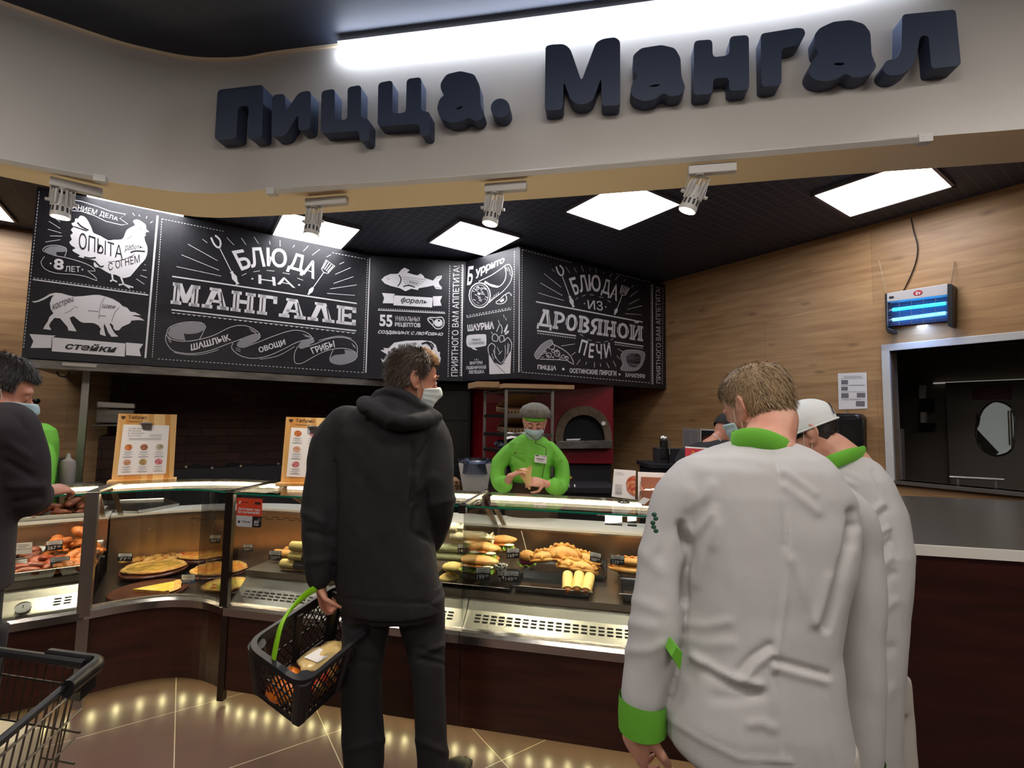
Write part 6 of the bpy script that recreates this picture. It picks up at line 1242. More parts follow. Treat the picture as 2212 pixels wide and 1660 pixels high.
# black trays of the right counter
s0, u0 = Ks(1064, 1272, DK+.01); s1, u1 = Ks(1284, 1296, DK+.01)
tray(K, .215, .60, .17, .40, DK+.001, 'long black tray with three wrap rolls at its right end', m_tray, .035, 'black_tray', 'black food trays')
tray(K, .22, .66, .44, .74, DK+.001, 'long black tray with calzones behind the wrap roll tray', m_tray, .03, 'black_tray', 'black food trays')
tray(K, .735, .98, .17, .40, DK+.001, 'empty black tray at the right beside the man in white', m_tray, .04, 'black_tray', 'black food trays')
tray(K, .735, .98, .44, .74, DK+.001, 'black tray with two long pastries beside the man in white', m_tray, .03, 'black_tray', 'black food trays')
for i, (x, y) in enumerate(((1226, 1275), (1249, 1270), (1270, 1275))): p = onp(x, y, KP+KN*.24, rad(102)); roll(p*np.array([1, 1, 0])+EZ*(DK+.05+.004*(i == 1)), -KN+KD*(.1-.12*i)*.9-EZ*.32, .13, .027, m_tort, ('left open wrap roll in the long black tray', 'middle open wrap roll in the long black tray', 'right open wrap roll in the long black tray')[i], 'open wrap rolls', fill=True)
# speckled paper cone
p = onp(1082, 1236, KP+KN*.25, rad(102)); b = MB().lathe([(.012, -.045), (.035, .035), (.03, .035), (.008, -.04)], tuple(p), 14); solo('paper_cone', b, M('speckled_paper', 'e8e4da', .7, noise_=('101010', 70, (1, 1, 1), .5, .52)), 'black and white speckled paper cone between the sandwich and the long black tray', 'paper cone')
# burger with skewer
c = onp(1138, 1205, KP+KN*.56, rad(102)); t = thing('burger', c-EZ*.04, 'seeded burger with beet and a wooden skewer behind the 169 price tag', 'burger')
obj('bun', blob(MB(), c+EZ*.01, (.045, .045, .03), .08, 6), m_dough2, t); obj('beet_patty', MB().tube([c-EZ*.028, c-EZ*.012], (.044, .044), 20), m_beet, t); b = MB(); b.rings([[c+np.array([.05*k*math.cos(a), .05*k*math.sin(a), -.034+.006*math.sin(7*a+k)]) for a in np.linspace(0, 2*PI, 28, endpoint=False)] for k in (.4, .8, 1.1)], cap=False); obj('lettuce', b, m_let, t)
b = MB()
for i in range(22): a, e = random.uniform(0, 6.28), random.uniform(.2, 1.2); b.ell(c+EZ*.01+np.array([.045*math.cos(a)*math.cos(e), .045*math.sin(a)*math.cos(e), .03*math.sin(e)]), .0022, 5, 4)
obj('seeds', b, m_seed, t)['kind'] = 'stuff'; obj('skewer', MB().cyl(c+EZ*.03, onp(1126, 1147, KP+KN*.56, rad(102)), .0022, .0015, 6), m_egg, t)
# calzones: half moons with a crimped rim
def calzone(x, y, u_, r, lb, ang=0, lean=.3, seed=1):
    c = onp(x, y, KP+KN*u_, rad(102)); t = thing('calzone', c-EZ*.04, lb, 'calzone', 'golden calzones'); R = np.stack([KD, KN, EZ], 1)@roty(ang)@rotx(-lean)
    n, m = 26, 10; P_ = [[None]*n for _ in range(m*2-1)]
    b = MB(); f = []
    for j in range(-(m-1), m):
        v = j/(m-1); row = []
        for i in range(n):
            a = PI*i/(n-1); q = math.cos(v*PI/2); rr_ = r*(1-.55*abs(v)**0*(0)); th = .38*r*math.sin(a)**.6*math.sin(abs(v)*PI/2)*(1 if v > 0 else -1)*0
            row.append(None)
    U = np.linspace(0, 1, 9)
    for sg in (1, -1):
        G = [[c+R@np.array([r*k*math.cos(a), sg*.42*r*(1-k**2.2)**.5*(math.sin(a)**.5 if math.sin(a) > 0 else 0), r*.78*k*max(math.sin(a), 0)-r*.12]) for a in np.linspace(0, PI, n)] for k in U]
        b.grid(G)
    for i in range(len(b.v)): p = np.array(b.v[i]); b.v[i] = tuple(p+(p-c)*.08*noise.noise(Vector(p*30+seed)))
    obj('dough', b, m_dough2, t, 70)
    cr = MB(); pts = [c+R@np.array([r*1.0*math.cos(a), .012*math.sin(9*a), r*.8*math.sin(a)-r*.12]) for a in np.linspace(.05, PI-.05, 40)]; cr.tube(pts, [.010+.005*math.sin(i*1.6) for i in range(40)], 7); obj('crimped_edge', cr, m_dough, t)
    fl = MB(); fl.ell(c+R@np.array([0, -.0, -r*.13]), (r*.98, .3*r, .012), 18, 6, R); obj('base', fl, m_dough2, t); return t
calzone(1216, 1206, .52, .105, 'large calzone on top of the calzone heap', 0, .35, 1); calzone(1172, 1208, .50, .07, 'small calzone at the left of the calzone heap', -.15, .5, 2); calzone(1262, 1216, .56, .085, 'calzone at the right of the heap left of the 369 price tag', .25, .5, 3); calzone(1228, 1224, .46, .06, 'small pale calzone in front of the calzone heap', 0, .6, 4); calzone(1258, 1232, .45, .075, 'browned calzone lying flat at the front right of the heap', .1, .8, 5)
for (x, y), lb in (((1362, 1212), 'upper long crimped pastry in the black tray beside the man in white'), ((1358, 1230), 'lower long crimped pastry in the black tray beside the man in white')):
    c = onp(x, y, KP+KN*.55, rad(102)); t = thing('long_pastry', c-EZ*.022, lb, 'pastry', 'long crimped pastries'); obj('dough', blob(MB(), c, (.11, .04, .022), .2, x, 26, 12, np.stack([KD, KN, EZ], 1)), m_dough2, t); obj('crimped_edge', MB().tube([c+KD*(.1*k/10)+EZ*(.018+.006*math.sin(k*1.7))-KN*.012 for k in range(-10, 11)], .009, 7), m_top_o, t)
# ------------------------------------------------------------------ price tags
m_tagk = M('price_tag_black', '1a1c22', .4); m_tagw = M('price_tag_white', 'dfe3e4', .5); m_tagb = M('price_tag_blue', '2e5a78', .4)
def ptag(x0, y0, x1, y1, P_, num, lb, sup='00', base=m_tagk, skew=0, strip=.42):
    q = [(x0, y0), (x1, y0+skew), (x1-(y1-y0)*.04, y1+skew), (x0-(y1-y0)*.04, y1)]; g = quadmap(q); nn = P_[1]
    X = lambda u, v, o=0.: onp(*g(u, v), P_[0]+nn*o, P_[2])
    t = thing('price_tag', X(.5, 0), lb, 'price tag', 'small black price tags'); obj('card', MB().prism([X(0, 1), X(1, 1), X(1, 0), X(0, 0)], -nn*.002), base, t, 0)
    obj('white_strip', MB().prism([X(.03, .97, .0006), X(.97, .97, .0006), X(.97, 1-strip, .0006), X(.03, 1-strip, .0006)], nn*.0004), m_tagw, t, 0)
    b = MB()
    for v, u0, u1 in ((.88, .2, .8), (.74, .12, .88), (.64, .3, .7)): b.prism([X(u0, v, .0012), X(u1, v, .0012), X(u1, v-.05, .0012), X(u0, v-.05, .0012)], nn*.0002)
    obj('small_print', b, m_gtext, t, 0)
    if num:
        b = MB(); text_to(b, num, [g(.1, .46), g(.62, .46), g(.62, .1), g(.1, .1)], .012, mp=lambda p: onp(p[0], p[1], P_[0]+nn*.001, P_[2])); text_to(b, sup, [g(.68, .46), g(.9, .46), g(.9, .28), g(.68, .28)], .01, mp=lambda p: onp(p[0], p[1], P_[0]+nn*.001, P_[2])); obj('price_digits', b, m_chalk, t, 0)
    foot = MB(); z0 = (DC if P_[3] == 'c' else DK)+.002; a = X(.3, .02, -.003); c_ = X(.7, .02, -.003); foot.prism([a, c_, np.array([*c_[:2], min(z0, c_[2]-.004)]), np.array([*a[:2], min(z0, a[2]-.004)])], -nn*.0015); obj('holder', foot, m_clear, t, 0)
    return t
pk = lambda u: (KP+KN*u, -KN, rad(102), 'k'); pl_ = lambda u: (LP+LN_*u, -LN_, rad(55.6), 'l')
cN = np.array([-.2, .98, 0]); pc = lambda u: (np.array([-1.80, 2.69, 0])+cN*u, -cN, rad(78.5), 'c')
ptag(1028, 1226, 1059, 1255, pk(.165), '199', 'price tag reading 199 in front of the stacked sandwiches'); ptag(1089, 1234, 1121, 1258, pk(.175), '149', 'price tag reading 149 at the left end of the long black tray', skew=1); ptag(1095, 1185, 1122, 1207, pk(.43), '169', 'price tag reading 169 left of the burger'); ptag(989, 1176, 1015, 1196, pk(.34), '140', 'price tag reading 140 on the green rolls by the glass seam')
ptag(1275, 1192, 1299, 1213, pk(.45), '369', 'tilted price tag reading 369 right of the calzones', skew=5); ptag(1319, 1199, 1349, 1220, pk(.43), '239', 'price tag reading 239 above the pastries beside the man in white', skew=2); ptag(581, 1190, 608, 1211, pk(.30), '269', 'price tag reading 269 left of the tortilla rolls', skew=1); ptag(525, 1177, 546, 1192, pk(.32), '99', 'price tag reading 99 on the baguettes behind the sticker')
ptag(392, 1242, 422, 1261, pc(.28), '203', 'blue price tag reading 203 in front of the herb pizza', base=m_tagb, strip=.55); ptag(255, 1196, 286, 1213, pc(.42), '77', 'dim price tag reading 77 left of the seeded flatbreads'); ptag(453, 1157, 477, 1174, pc(.80), '47', 'price tag reading 47 at the back of the corner counter by the paper box'); ptag(210, 1201, 226, 1209, pc(.40), '', 'dim blank price tag beside the left steel corner post')
ptag(99, 1170, 136, 1191, pl_(.465), '267', 'price tag reading 267 on the rear tray of the far left counter', skew=-3); ptag(109, 1205, 151, 1230, pl_(.20), '268', 'price tag reading 268 on the red grilled meat of the far left counter', skew=-3); ptag(28, 1175, 70, 1199, pl_(.465), '', 'blank grey price tag at the far left of the left counter', skew=-3, base=m_stw, strip=.5)
# acrylic card holders on a rail under the right glass
rl = MB().cyl(K(.62, .30, 1.02), K(1.14, .30, 1.02), .004, .004, 8); t = thing('card_rail', K(.88, .30, 1.02), 'thin steel rail with clear card holders under the counter glass at right', 'rail'); obj('rail', rl, m_steel, t)
m_acr = glass('acrylic_holder', 'e4e8e8', 1.6)
for s_ in (.66, .70, .77, .86, .93, 1.0, 1.06): b = MB(); b.prism([K(s_, .296, 1.03), K(s_+.045, .296, 1.03), K(s_+.045, .27, .985), K(s_, .27, .985)], KN*.002); b.prism([K(s_, .27, .985), K(s_+.045, .27, .985), K(s_+.045, .24, .985), K(s_, .24, .985)], EZ*.002); obj('card_holder', b, m_acr, t, 0)
# ------------------------------------------------------------------ people
m_skin = M('skin', 'c98f74', .5, noise_=('b87660', 14, (1, 1, 1), .35, .75), sss=.15); m_skin2 = M('skin_fair', 'd9a48c', .5, noise_=('c98a74', 14, (1, 1, 1), .35, .75), sss=.15)
m_hair_br = M('hair_brown', '4a3626', .55, noise_=('2f2118', 60, (1, 1, 1), .35, .7)); m_hair_gd = M('hair_fair_tips', 'b98a52', .5, noise_=('8a6238', 60, (1, 1, 1), .35, .7)); m_hair_bl = M('hair_blond', 'a58a63', .55, noise_=('7d6546', 60, (1, 1, 1), .35, .7)); m_hair_dk = M('hair_dark', '2c211d', .5, noise_=('1a1412', 60, (1, 1, 1), .35, .7))
m_jacket = M('black_jacket_cloth', '151417', .8, bump=(260, .12)); m_trous = M('charcoal_trousers', '1c1a1f', .85, bump=(300, .12)); m_shoe = M('black_shoe', '131214', .45)
m_coat = M('white_cotton_coat', 'b9b7b6', .9, bump=(420, .08)); m_lime = M('lime_green_trim', '6ab832', .75, bump=(420, .08)); m_limec = M('lime_green_jacket', '72c040', .75, bump=(420, .08)); m_trousw = M('pale_grey_trousers', 'bdb8ae', .85, bump=(420, .08))
m_mask = M('white_mask', 'dfe6e4', .8); m_maskb = M('pale_blue_mask', 'b9d4d8', .8); m_loop = M('mask_loop', 'ddd3c2', .7); m_capw = M('white_cap_cloth', 'dfe3e2', .85); m_capg = M('grey_cap_cloth', '6f6d64', .85, bump=(420, .1)); m_dshirt = M('dark_grey_jacket', '2c262a', .85, bump=(300, .12)); m_bshirt = M('black_shirt', '17171a', .8); m_brow = M('eyebrow', '5a3826', .8); m_pipe = M('brown_piping', '4a3a22', .7); m_apron = M('brown_apron', '3a2a1c', .8); m_nail = M('nail', 'e0b4a4', .35)
def remesh(mb, vox, sm=6, name='body', fn=None):
    me = mb.mesh(name, [], 0); o = bpy.data.objects.new(name, me); COL.objects.link(o)
    r = o.modifiers.new('r', 'REMESH'); r.mode = 'VOXEL'; r.voxel_size = vox
    if sm: s = o.modifiers.new('s', 'SMOOTH'); s.iterations = sm; s.factor = .5
    dg = bpy.context.evaluated_depsgraph_get(); e = bpy.data.meshes.new_from_object(o.evaluated_get(dg)); bpy.data.objects.remove(o); bpy.data.meshes.remove(me); e.name = name
    if fn:
        n = len(e.vertices); P = np.empty(n*3); e.vertices.foreach_get('co', P); P = P.reshape(-1, 3); N = np.empty(n*3); e.vertices.foreach_get('normal', N); N = N.reshape(-1, 3)
        P = P+N*fn(P, N)[:, None]; e.vertices.foreach_set('co', P.ravel()); e.update()
    return e
def putmesh(me, name, mat, parent, mats=None, sel=None):
    off = wloc(parent); me.transform(Matrix.Translation(Vector(-off)))
    for m in (mats or [mat]): me.materials.append(m)
    if sel is not None:
        c = np.empty(len(me.polygons)*3); me.polygons.foreach_get('center', c); me.polygons.foreach_set('material_index', sel(c.reshape(-1, 3)+off).astype(int))
    me.polygons.foreach_set('use_smooth', [True]*len(me.polygons)); o = bpy.data.objects.new(name, me); return link(o, parent)
def pixv(P):
    v = P-C0; c = v@_fw; return np.stack([1106+FPX*(v@RT)/c, 830-FPX*(v@UP)/c], 1)
def vnoise(P, sc, seed=0):
    f = noise.noise; s = np.asarray(sc, float); return np.array([f(Vector(p)) for p in (P*s+seed)])
def folds(lines=(), base=((.004, (7, 7, 3), 1), (.002, (16, 16, 9), 5)), facing=True):
    def fn(P, N):
        d = sum(a*vnoise(P, s, k) for a, s, k in base)
        if len(lines):
            q = pixv(P); F_ = ((C0-P)*N).sum(1) > -.2
            for pts, amp, w in lines:
                pts = [np.array(p, float) for p in pts]; best = np.full(len(P), 1e9)
                for a, b in zip(pts[:-1], pts[1:]):
                    ab = b-a; t = np.clip(((q-a)@ab)/(ab@ab), 0, 1); best = np.minimum(best, np.hypot(*(q-a-t[:, None]*ab).T))
                d = d+amp*np.exp(-(best/w)**2)*F_
        return d
    return fn
def er(c, rx, ry, yaw=0, n=28, ex=2.3, tilt=None):
    """horizontal super-ellipse ring"""
    c = np.asarray(c, float); out = []
    for i in range(n):
        a = 2*PI*i/n; x = rx*math.copysign(abs(math.cos(a))**(2/ex), math.cos(a)); y = ry*math.copysign(abs(math.sin(a))**(2/ex), math.sin(a))
        out.append(c+np.array([x*math.cos(yaw)-y*math.sin(yaw), x*math.sin(yaw)+y*math.cos(yaw), 0]))
    return out
def rowring(y, xl, xr, Y, dep, yaw=0, ex=2.3):
    a, b = atY(xl, y, Y), atY(xr, y, Y); return er((a+b)/2, np.linalg.norm(b-a)/2, dep/2, yaw, 28, ex)
# -- head model (local: x right, y forwards, z up; origin between the ears)
HS = [(-.118, .022, .074, -.02), (-.112, .036, .080, -.005), (-.095, .052, .088, .035), (-.07, .062, .091, .062), (-.04, .068, .092, .084), (-.01, .072, .090, .096), (.02, .0745, .092, .103), (.05, .074, .090, .104), (.075, .068, .080, .096), (.095, .055, .062, .078), (.108, .038, .040, .054), (.116, .018, .018, .024), (.118, .004, .004, .006)]
def hsec(z): k = [h[0] for h in HS]; return [np.interp(z, k, [h[i] for h in HS]) for i in (1, 2, 3)]
def hpt(a, z, off=0):
    w, f, b = hsec(z); s, c = math.sin(a), math.cos(a); ex = 2/2.25
    p = np.array([w*math.copysign(abs(s)**ex, s), (f if c > 0 else b)*math.copysign(abs(c)**ex, c), z])
    if off: n = np.array([p[0]/.075, p[1]/.098, max(z-.03, 0)/.085 if z > .03 else .0]); n /= max(np.linalg.norm(n), 1e-6); p = p+n*off
    return p
class Head:
    def __init__(s, c, yaw, pitch=0, roll=0, k=1.0):
        s.c = np.asarray(c, float); s.k = k; f = np.array([math.sin(yaw), math.cos(yaw), 0]); r = np.array([math.cos(yaw), -math.sin(yaw), 0])
        f2 = f*math.cos(pitch)-EZ*math.sin(pitch); u = np.cross(r, f2); r2 = r*math.cos(roll)+u*math.sin(roll); u2 = np.cross(r2, f2); s.R = np.stack([r2, f2, u2], 1)
    def w(s, p): return s.c+s.R@(np.asarray(p, float)*s.k)
    def build(s, mb, ears=True):
        zs = np.r_[-.117, np.linspace(-.11, .11, 24), .117]
        mb.rings([[s.w(hpt(2*PI*i/32, z)) for i in range(32)] for z in zs])
        W = lambda pts, r, n=8: mb.tube([s.w(p) for p in pts], [q*s.k for q in r], n)
        W([(0, .088, .012), (0, .097, -.01), (0, .110, -.03), (0, .112, -.038), (0, .098, -.046)], [.007, .009, .012, .013, .008])
        for sx in (1, -1):
            W([(sx*.012, .098, -.04), (sx*.016, .096, -.043)], [.008, .007]); W([(sx*.012, .090, .016), (sx*.035, .088, .02), (sx*.056, .074, .012)], [.007, .010, .006])
            mb.ell(s.w((sx*.034, .080, -.006)), .0135*s.k, 12, 8); mb.ell(s.w((sx*.045, .07, -.045)), (.022*s.k, .022*s.k, .02*s.k), 12, 8)
            if ears:
                E_ = [(.0, .014, .028), (.004, -.001, .034), (.012, -.018, .030), (.016, -.026, .012), (.014, -.022, -.008), (.007, -.010, -.024), (.002, .006, -.034), (0, .012, -.026)]
                W([(sx*(.074+a), b-.004, c-.006) for a, b, c in E_], [.0055]*8); mb.ell(s.w((sx*.078, -.008, -.004)), (.011*s.k, .017*s.k, .026*s.k), 10, 8, s.R)
                mb.ell(s.w((sx*.076, .006, -.034)), (.007*s.k, .008*s.k, .010*s.k), 8, 6)
        W([(-.018, .096, -.072), (0, .1, -.07), (.018, .096, -.072)], [.005, .007, .005]); W([(-.016, .094, -.083), (0, .098, -.082), (.016, .094, -.083)], [.006, .008, .006])
    def patch(s, mb, a0, a1, zf0, zf1, off, na=28, nz=10, wob=0):
        """surface patch; zf0/zf1: functions of the angle"""
        mb.grid([[s.w(hpt(a, zf0(a)+(zf1(a)-zf0(a))*j/nz, off(a, j/nz) if callable(off) else off)) for a in np.linspace(a0, a1, na)] for j in range(nz+1)]); return mb
    def mask(s, par, mat, name='face_mask', lo=-.110, hi=-.014, wide=1.28):
        b = MB(); of = lambda a, t: .010+.030*math.exp(-(a/.30)**2)*math.exp(-((t-.72)/.34)**2)+(.012*math.exp(-((abs(a)-.72)/.38)**2)+.006*math.exp(-(a/.8)**2))+.0010*math.sin(t*22)
        s.patch(b, -wide, wide, lambda a: lo+.018*(a/wide)**2, lambda a: hi-.020*(abs(a)/wide)**1.6, of, 30, 14); m = obj(name, b, mat, par, 60); sm_ = m.modifiers.new('thick', 'SOLIDIFY'); sm_.thickness = .002
        for sx in (1, -1):
            for q, e in ((hi-.020, .026), (lo+.018, -.03)):
                p = hpt(sx*wide, q, .007); l = MB().tube([s.w(t) for t in smoothpts([p, (p+np.array([sx*.079, .004, e]))/2+np.array([sx*.004, 0, 0]), np.array([sx*.080, .0, e+.004]), np.array([sx*.078, -.012, e*.6])], 4)], .0014*s.k, 5); obj('ear_loop', l, m_loop, m)
        return m
    def hair(s, par, mats, line, n=5200, L=.022, lift=.55, off=.006, fwd=-.25, seed=1, sel=None, name='hair', top=None, thin=None):
        """line(a): hairline height at angle a; strands lie back/down over the scalp"""
        rnd = random.Random(seed); b = MB(); A = np.linspace(-PI, PI, 49); G = []
        for j in range(17):
            G.append([s.w(hpt(a, line(a)+(.1165-line(a))*(j/16)**.9, off*(min(1, j/2.5))+.002*noise.noise(Vector((a*4, j*.7, seed))))) for a in A])
        b.grid(G); b.add(G[-1], [tuple(range(48))])
        for i in range(n):
            a = rnd.uniform(-PI, PI); z = line(a)+(.117-line(a))*rnd.random()**.75; p = hpt(a, z, off*.7); nrm = hpt(a, z, .02)-hpt(a, z, 0); nrm /= np.linalg.norm(nrm)+1e-9
            t = np.array([0, fwd, -.8+.9*max(0, (z-.06)/.06)]) if top is None else np.array(top(a, z)); t = t-nrm*(t@nrm); t /= np.linalg.norm(t)+1e-9; t = t+np.array([rnd.gauss(0, .25), rnd.gauss(0, .25), rnd.gauss(0, .25)])
            d = nrm*lift+t; d /= np.linalg.norm(d); l = L*rnd.uniform(.6, 1.2)*(min(1, .25+(z-line(a))/.03) if thin is None else thin(a, z)); sd = np.cross(nrm, d); sd = sd/(np.linalg.norm(sd)+1e-9)*.0009
            q = p+d*l*.55; e = p+d*l-nrm*l*.18; k_ = 0
            if sel: k_ = int(sel(a, z))
            b.add([s.w(p-sd), s.w(p+sd), s.w(q+sd*.8), s.w(q-sd*.8), s.w(e)], [(0, 1, 2, 3), (3, 2, 4)], k_)
        return obj(name, b, mats, par, 60)
def limb(mb, pts, rad_, n=14, k=4):
    p = smoothpts(pts, k); r = [float(np.interp(i/(len(p)-1), np.linspace(0, 1, len(rad_)), rad_)) for i in range(len(p))]; mb.tube(p, r, n); mb.ell(p[0], r[0], 12, 8); mb.ell(p[-1], r[-1], 12, 8); return mb
def hand(mb, w, d, pn, side, curl=.5, k=1., spread=.12, thumb=(.55, .5), nails=None):
    """w wrist, d direction of the fingers, pn palm normal, side: +1 thumb towards d x pn"""
    w = np.asarray(w, float); d = np.asarray(d, float); d = d/np.linalg.norm(d); pn = np.asarray(pn, float); pn = pn-d*(pn@d); pn /= np.linalg.norm(pn); x = np.cross(d, pn)*side
    U = lambda a, b, c: w+(d*a+x*b+pn*c)*k
    R = []
    for a, wd, th in ((-.01, .026, .02), (.012, .029, .018), (.04, .038, .0165), (.07, .041, .0145), (.088, .040, .012)):
        R.append([U(a, wd*math.cos(t), th*math.sin(t)) for t in np.linspace(0, 2*PI, 16, endpoint=False)])
    mb.rings(R)
    for i, (bx, L_) in enumerate(((.029, .068), (.010, .078), (-.010, .072), (-.028, .056))):
        cu = curl[i] if hasattr(curl, '__len__') else curl*(1+.12*i); p = U(.082, bx, 0); pts = [U(.065, bx, 0), p]; an = cu*.55; dd = np.array([1., spread*(bx/.03)])
        for f in (.46, .30, .24):
            v = (d*math.cos(an)+pn*math.sin(an)+x*spread*(bx/.03)*math.cos(an)); p = p+v/np.linalg.norm(v)*L_*f*k; pts.append(p); an += cu
        mb.tube(pts, [.0098*k, .0095*k, .0088*k, .0078*k, .0058*k], 10); mb.ell(pts[-1], .0058*k, 8, 6); mb.ell(pts[1], .0098*k, 8, 6)
        if nails is not None: nails.append((pts[-1], pn))
    t0 = U(.016, .026, .004); t1 = t0+(d*.5+x*.75+pn*thumb[0]*.6)*.042*k; t2 = t1+(d*.85+x*(.35-.4*thumb[1])+pn*thumb[0])*.030*k; t3 = t2+(d*.9+x*(.1-.5*thumb[1])+pn*thumb[1])*.024*k
    mb.tube([U(.012, .012, 0), t0, t1, t2, t3], [.014*k, .0135*k, .0105*k, .0095*k, .0065*k], 10); mb.ell(t3, .0065*k, 8, 6)
def shoe(par, heel, toe, mat=m_shoe, h=.085, name='shoe'):
    heel = np.asarray(heel, float); toe = np.asarray(toe, float); d = toe-heel; L_ = np.linalg.norm(d); d /= L_; x = np.cross(d, EZ)
    R = []
    for t, w, z in ((0, .026, .05), (.06, .037, h), (.3, .038, h), (.5, .043, .062), (.72, .049, .05), (.9, .040, .038), (1., .018, .022)):
        c = heel+d*t*L_; R.append([c+x*w*math.copysign(abs(math.cos(a))**.8, math.cos(a))+EZ*(z/2+z/2*math.copysign(abs(math.sin(a))**.8, math.sin(a))+.001) for a in np.linspace(0, 2*PI, 18, endpoint=False)])
    s = obj(name, MB().rings(R), mat, par, 60); so = MB(); so.rings([[p*np.array([1, 1, 0])+(p-heel)*np.array([.03, .03, 0])+EZ*z for p in [heel+d*t*L_+x*w*s_ for t, w, s_ in ((-.01, .03, 1), (.3, .042, 1), (.72, .052, 1), (1.02, .02, 1), (1.02, .02, -1), (.72, .052, -1), (.3, .042, -1), (-.01, .03, -1))]] for z in (.0005, .018)]); obj('sole', so, M('shoe_sole', '1a191a', .7) if 'shoe_sole' not in bpy.data.materials else bpy.data.materials['shoe_sole'], s, 0); return s
def legs(mb, hips, knees, ankles, r=(.05, .052, .045, .04)):
    for h, k_, a in zip(hips, knees, ankles): limb(mb, [h, (np.asarray(h)+k_)/2, k_, (np.asarray(k_)+a)/2, a], r)
# ================================================================== man in the black jacket
Y1 = 2.0
def A1(x, y, dy=0): return atY(x, y, Y1+dy)
per = thing('person', np.array([*A1(850, 1000)[:2], 0]), 'man in a black hooded jacket holding a black basket, head turned right', 'person')
hd = Head(A1(890, 818), rad(62), rad(8), rad(-4), 1.04)
b = MB(); hd.build(b)
nk = hd.w((0, -.03, -.05)); sh = A1(845, 905)
limb(b, [nk, (nk+sh)/2+np.array([0, .01, 0]), sh], (.052, .056, .075)); b.rings([er(A1(840, 915, .02), .10, .06), er(A1(830, 1000), .13, .08), er(A1(830, 1150), .13, .08), er(A1(848, 1290), .12, .07)])
lw = A1(690, 1256, -.07); le = A1(690, 1100, -.06); ls = A1(742, 935)
limb(b, [ls, A1(700, 1020, -.03), le, A1(688, 1180, -.07), lw], (.05, .045, .04, .034, .027))
rs_ = A1(925, 940); re_ = A1(958, 1085, .0); rw = A1(940, 1165, .16); limb(b, [rs_, A1(948, 1010, 0), re_, A1(955, 1135, .07), rw], (.05, .045, .04, .036, .028))
hand(b, lw+np.array([0.004, 0, -.012]), (.14, .18, -.95), (.93, .12, .2), 1, 1.0, 1.0, .05, (.9, .8)); hand(b, rw, (-.75, .6, -.25), (-.2, -.4, -.9), 1, .6)
la, ra = np.array([*A1(782, 1600, .02)[:2], .075]), np.array([*A1(936, 1600, .06)[:2], .075])
legs(b, [A1(800, 1300), A1(900, 1300)], [A1(786, 1460, -.01), A1(922, 1460, .01)], [la, ra])
putmesh(remesh(b, .0048, 5), 'body', m_skin, per)
# trousers
b = MB()
for (pts) in ([(1285, 742, 862), (1340, 741, 842), (1400, 740, 833), (1460, 740, 824), (1540, 740, 823), (1600, 742, 829), (1650, 748, 828), (1690, 755, 824)], [(1285, 845, 962), (1340, 860, 962), (1400, 878, 961), (1460, 893, 961), (1540, 897, 964), (1600, 899, 966), (1640, 902, 968), (1680, 905, 966)]):
    b.rings([rowring(y, a, c, Y1+(.0 if a < 860 else .03), .215 if y < 1320 else .17, 0, 2.2) for y, a, c in pts])
b.rings([rowring(y, a, c, Y1, .24) for y, a, c in ((1260, 735, 955), (1305, 741, 960), (1330, 755, 950))])
putmesh(remesh(b, .008, 4, fn=folds([([(915, 1410), (955, 1395)], .008, 6), ([(905, 1425), (960, 1435)], -.008, 5), ([(900, 1400), (958, 1418)], -.006, 5), ([(840, 1330), (800, 1350), (760, 1360)], -.006, 7), ([(760, 1620), (825, 1600)], .007, 8), ([(905, 1600), (960, 1625)], .007, 8), ([(780, 1430), (830, 1440)], -.004, 8)], ((.005, (9, 9, 5), 1), (.003, (20, 20, 14), 3)))), 'trousers', m_trous, per)
for a, t_ in ((la, (.0, .22, 0)), (ra, (.13, .19, 0))): shoe(per, np.array([a[0], a[1]-.05, 0]), np.array([a[0], a[1]-.05, 0])+np.array(t_))
# jacket: torso, sleeves
b = MB()
b.rings([rowring(y, a, c, Y1+o, d, yw, 2.4) for y, a, c, d, o, yw in ((868, 800, 890, .13, .03, 0), (885, 765, 915, .19, .02, 0), (905, 742, 935, .23, .01, -.05), (940, 726, 942, .26, .0, -.08), (1000, 718, 935, .27, 0, -.08), (1080, 716, 928, .27, 0, -.05), (1160, 716, 934, .26, 0, 0), (1230, 722, 946, .26, 0, 0), (1290, 736, 956, .27, 0, 0), (1316, 744, 958, .27, 0, 0))])
limb(b, [A1(752, 918), A1(716, 960, -.01), A1(700, 1030, -.03), A1(688, 1100, -.05), A1(687, 1180, -.07), A1(690, 1248, -.075)], (.085, .078, .07, .066, .058, .046), 18)
limb(b, [A1(915, 925), A1(938, 965, .0), A1(945, 1030, -.02), A1(950, 1085, -.01), A1(945, 1130, .06), A1(928, 1172, .13)], (.088, .08, .07, .064, .06, .05), 18)
jl = [([(890, 960), (892, 1030), (890, 1085)], -.010, 5), ([(905, 990), (935, 935), (942, 918)], -.008, 4), ([(722, 1000), (724, 1120), (720, 1250)], -.012, 5), ([(895, 1030), (905, 1060), (935, 1030)], .008, 10), ([(900, 1100), (890, 1150), (930, 1170)], -.010, 6), ([(760, 1000), (800, 1060), (790, 1140)], -.004, 16), ([(660, 1110), (700, 1130)], .009, 9), ([(665, 1150), (710, 1160)], -.008, 7), ([(665, 1215), (712, 1208)], .006, 7), ([(935, 1090), (985, 1080)], .006, 8), ([(745, 1296), (850, 1302), (955, 1305)], -.004, 3)]
putmesh(remesh(b, .0085, 5, fn=folds(jl, ((.006, (6, 6, 4), 2), (.0035, (14, 14, 10), 7), (.0018, (34, 34, 26), 4)))), 'jacket', m_jacket, per)
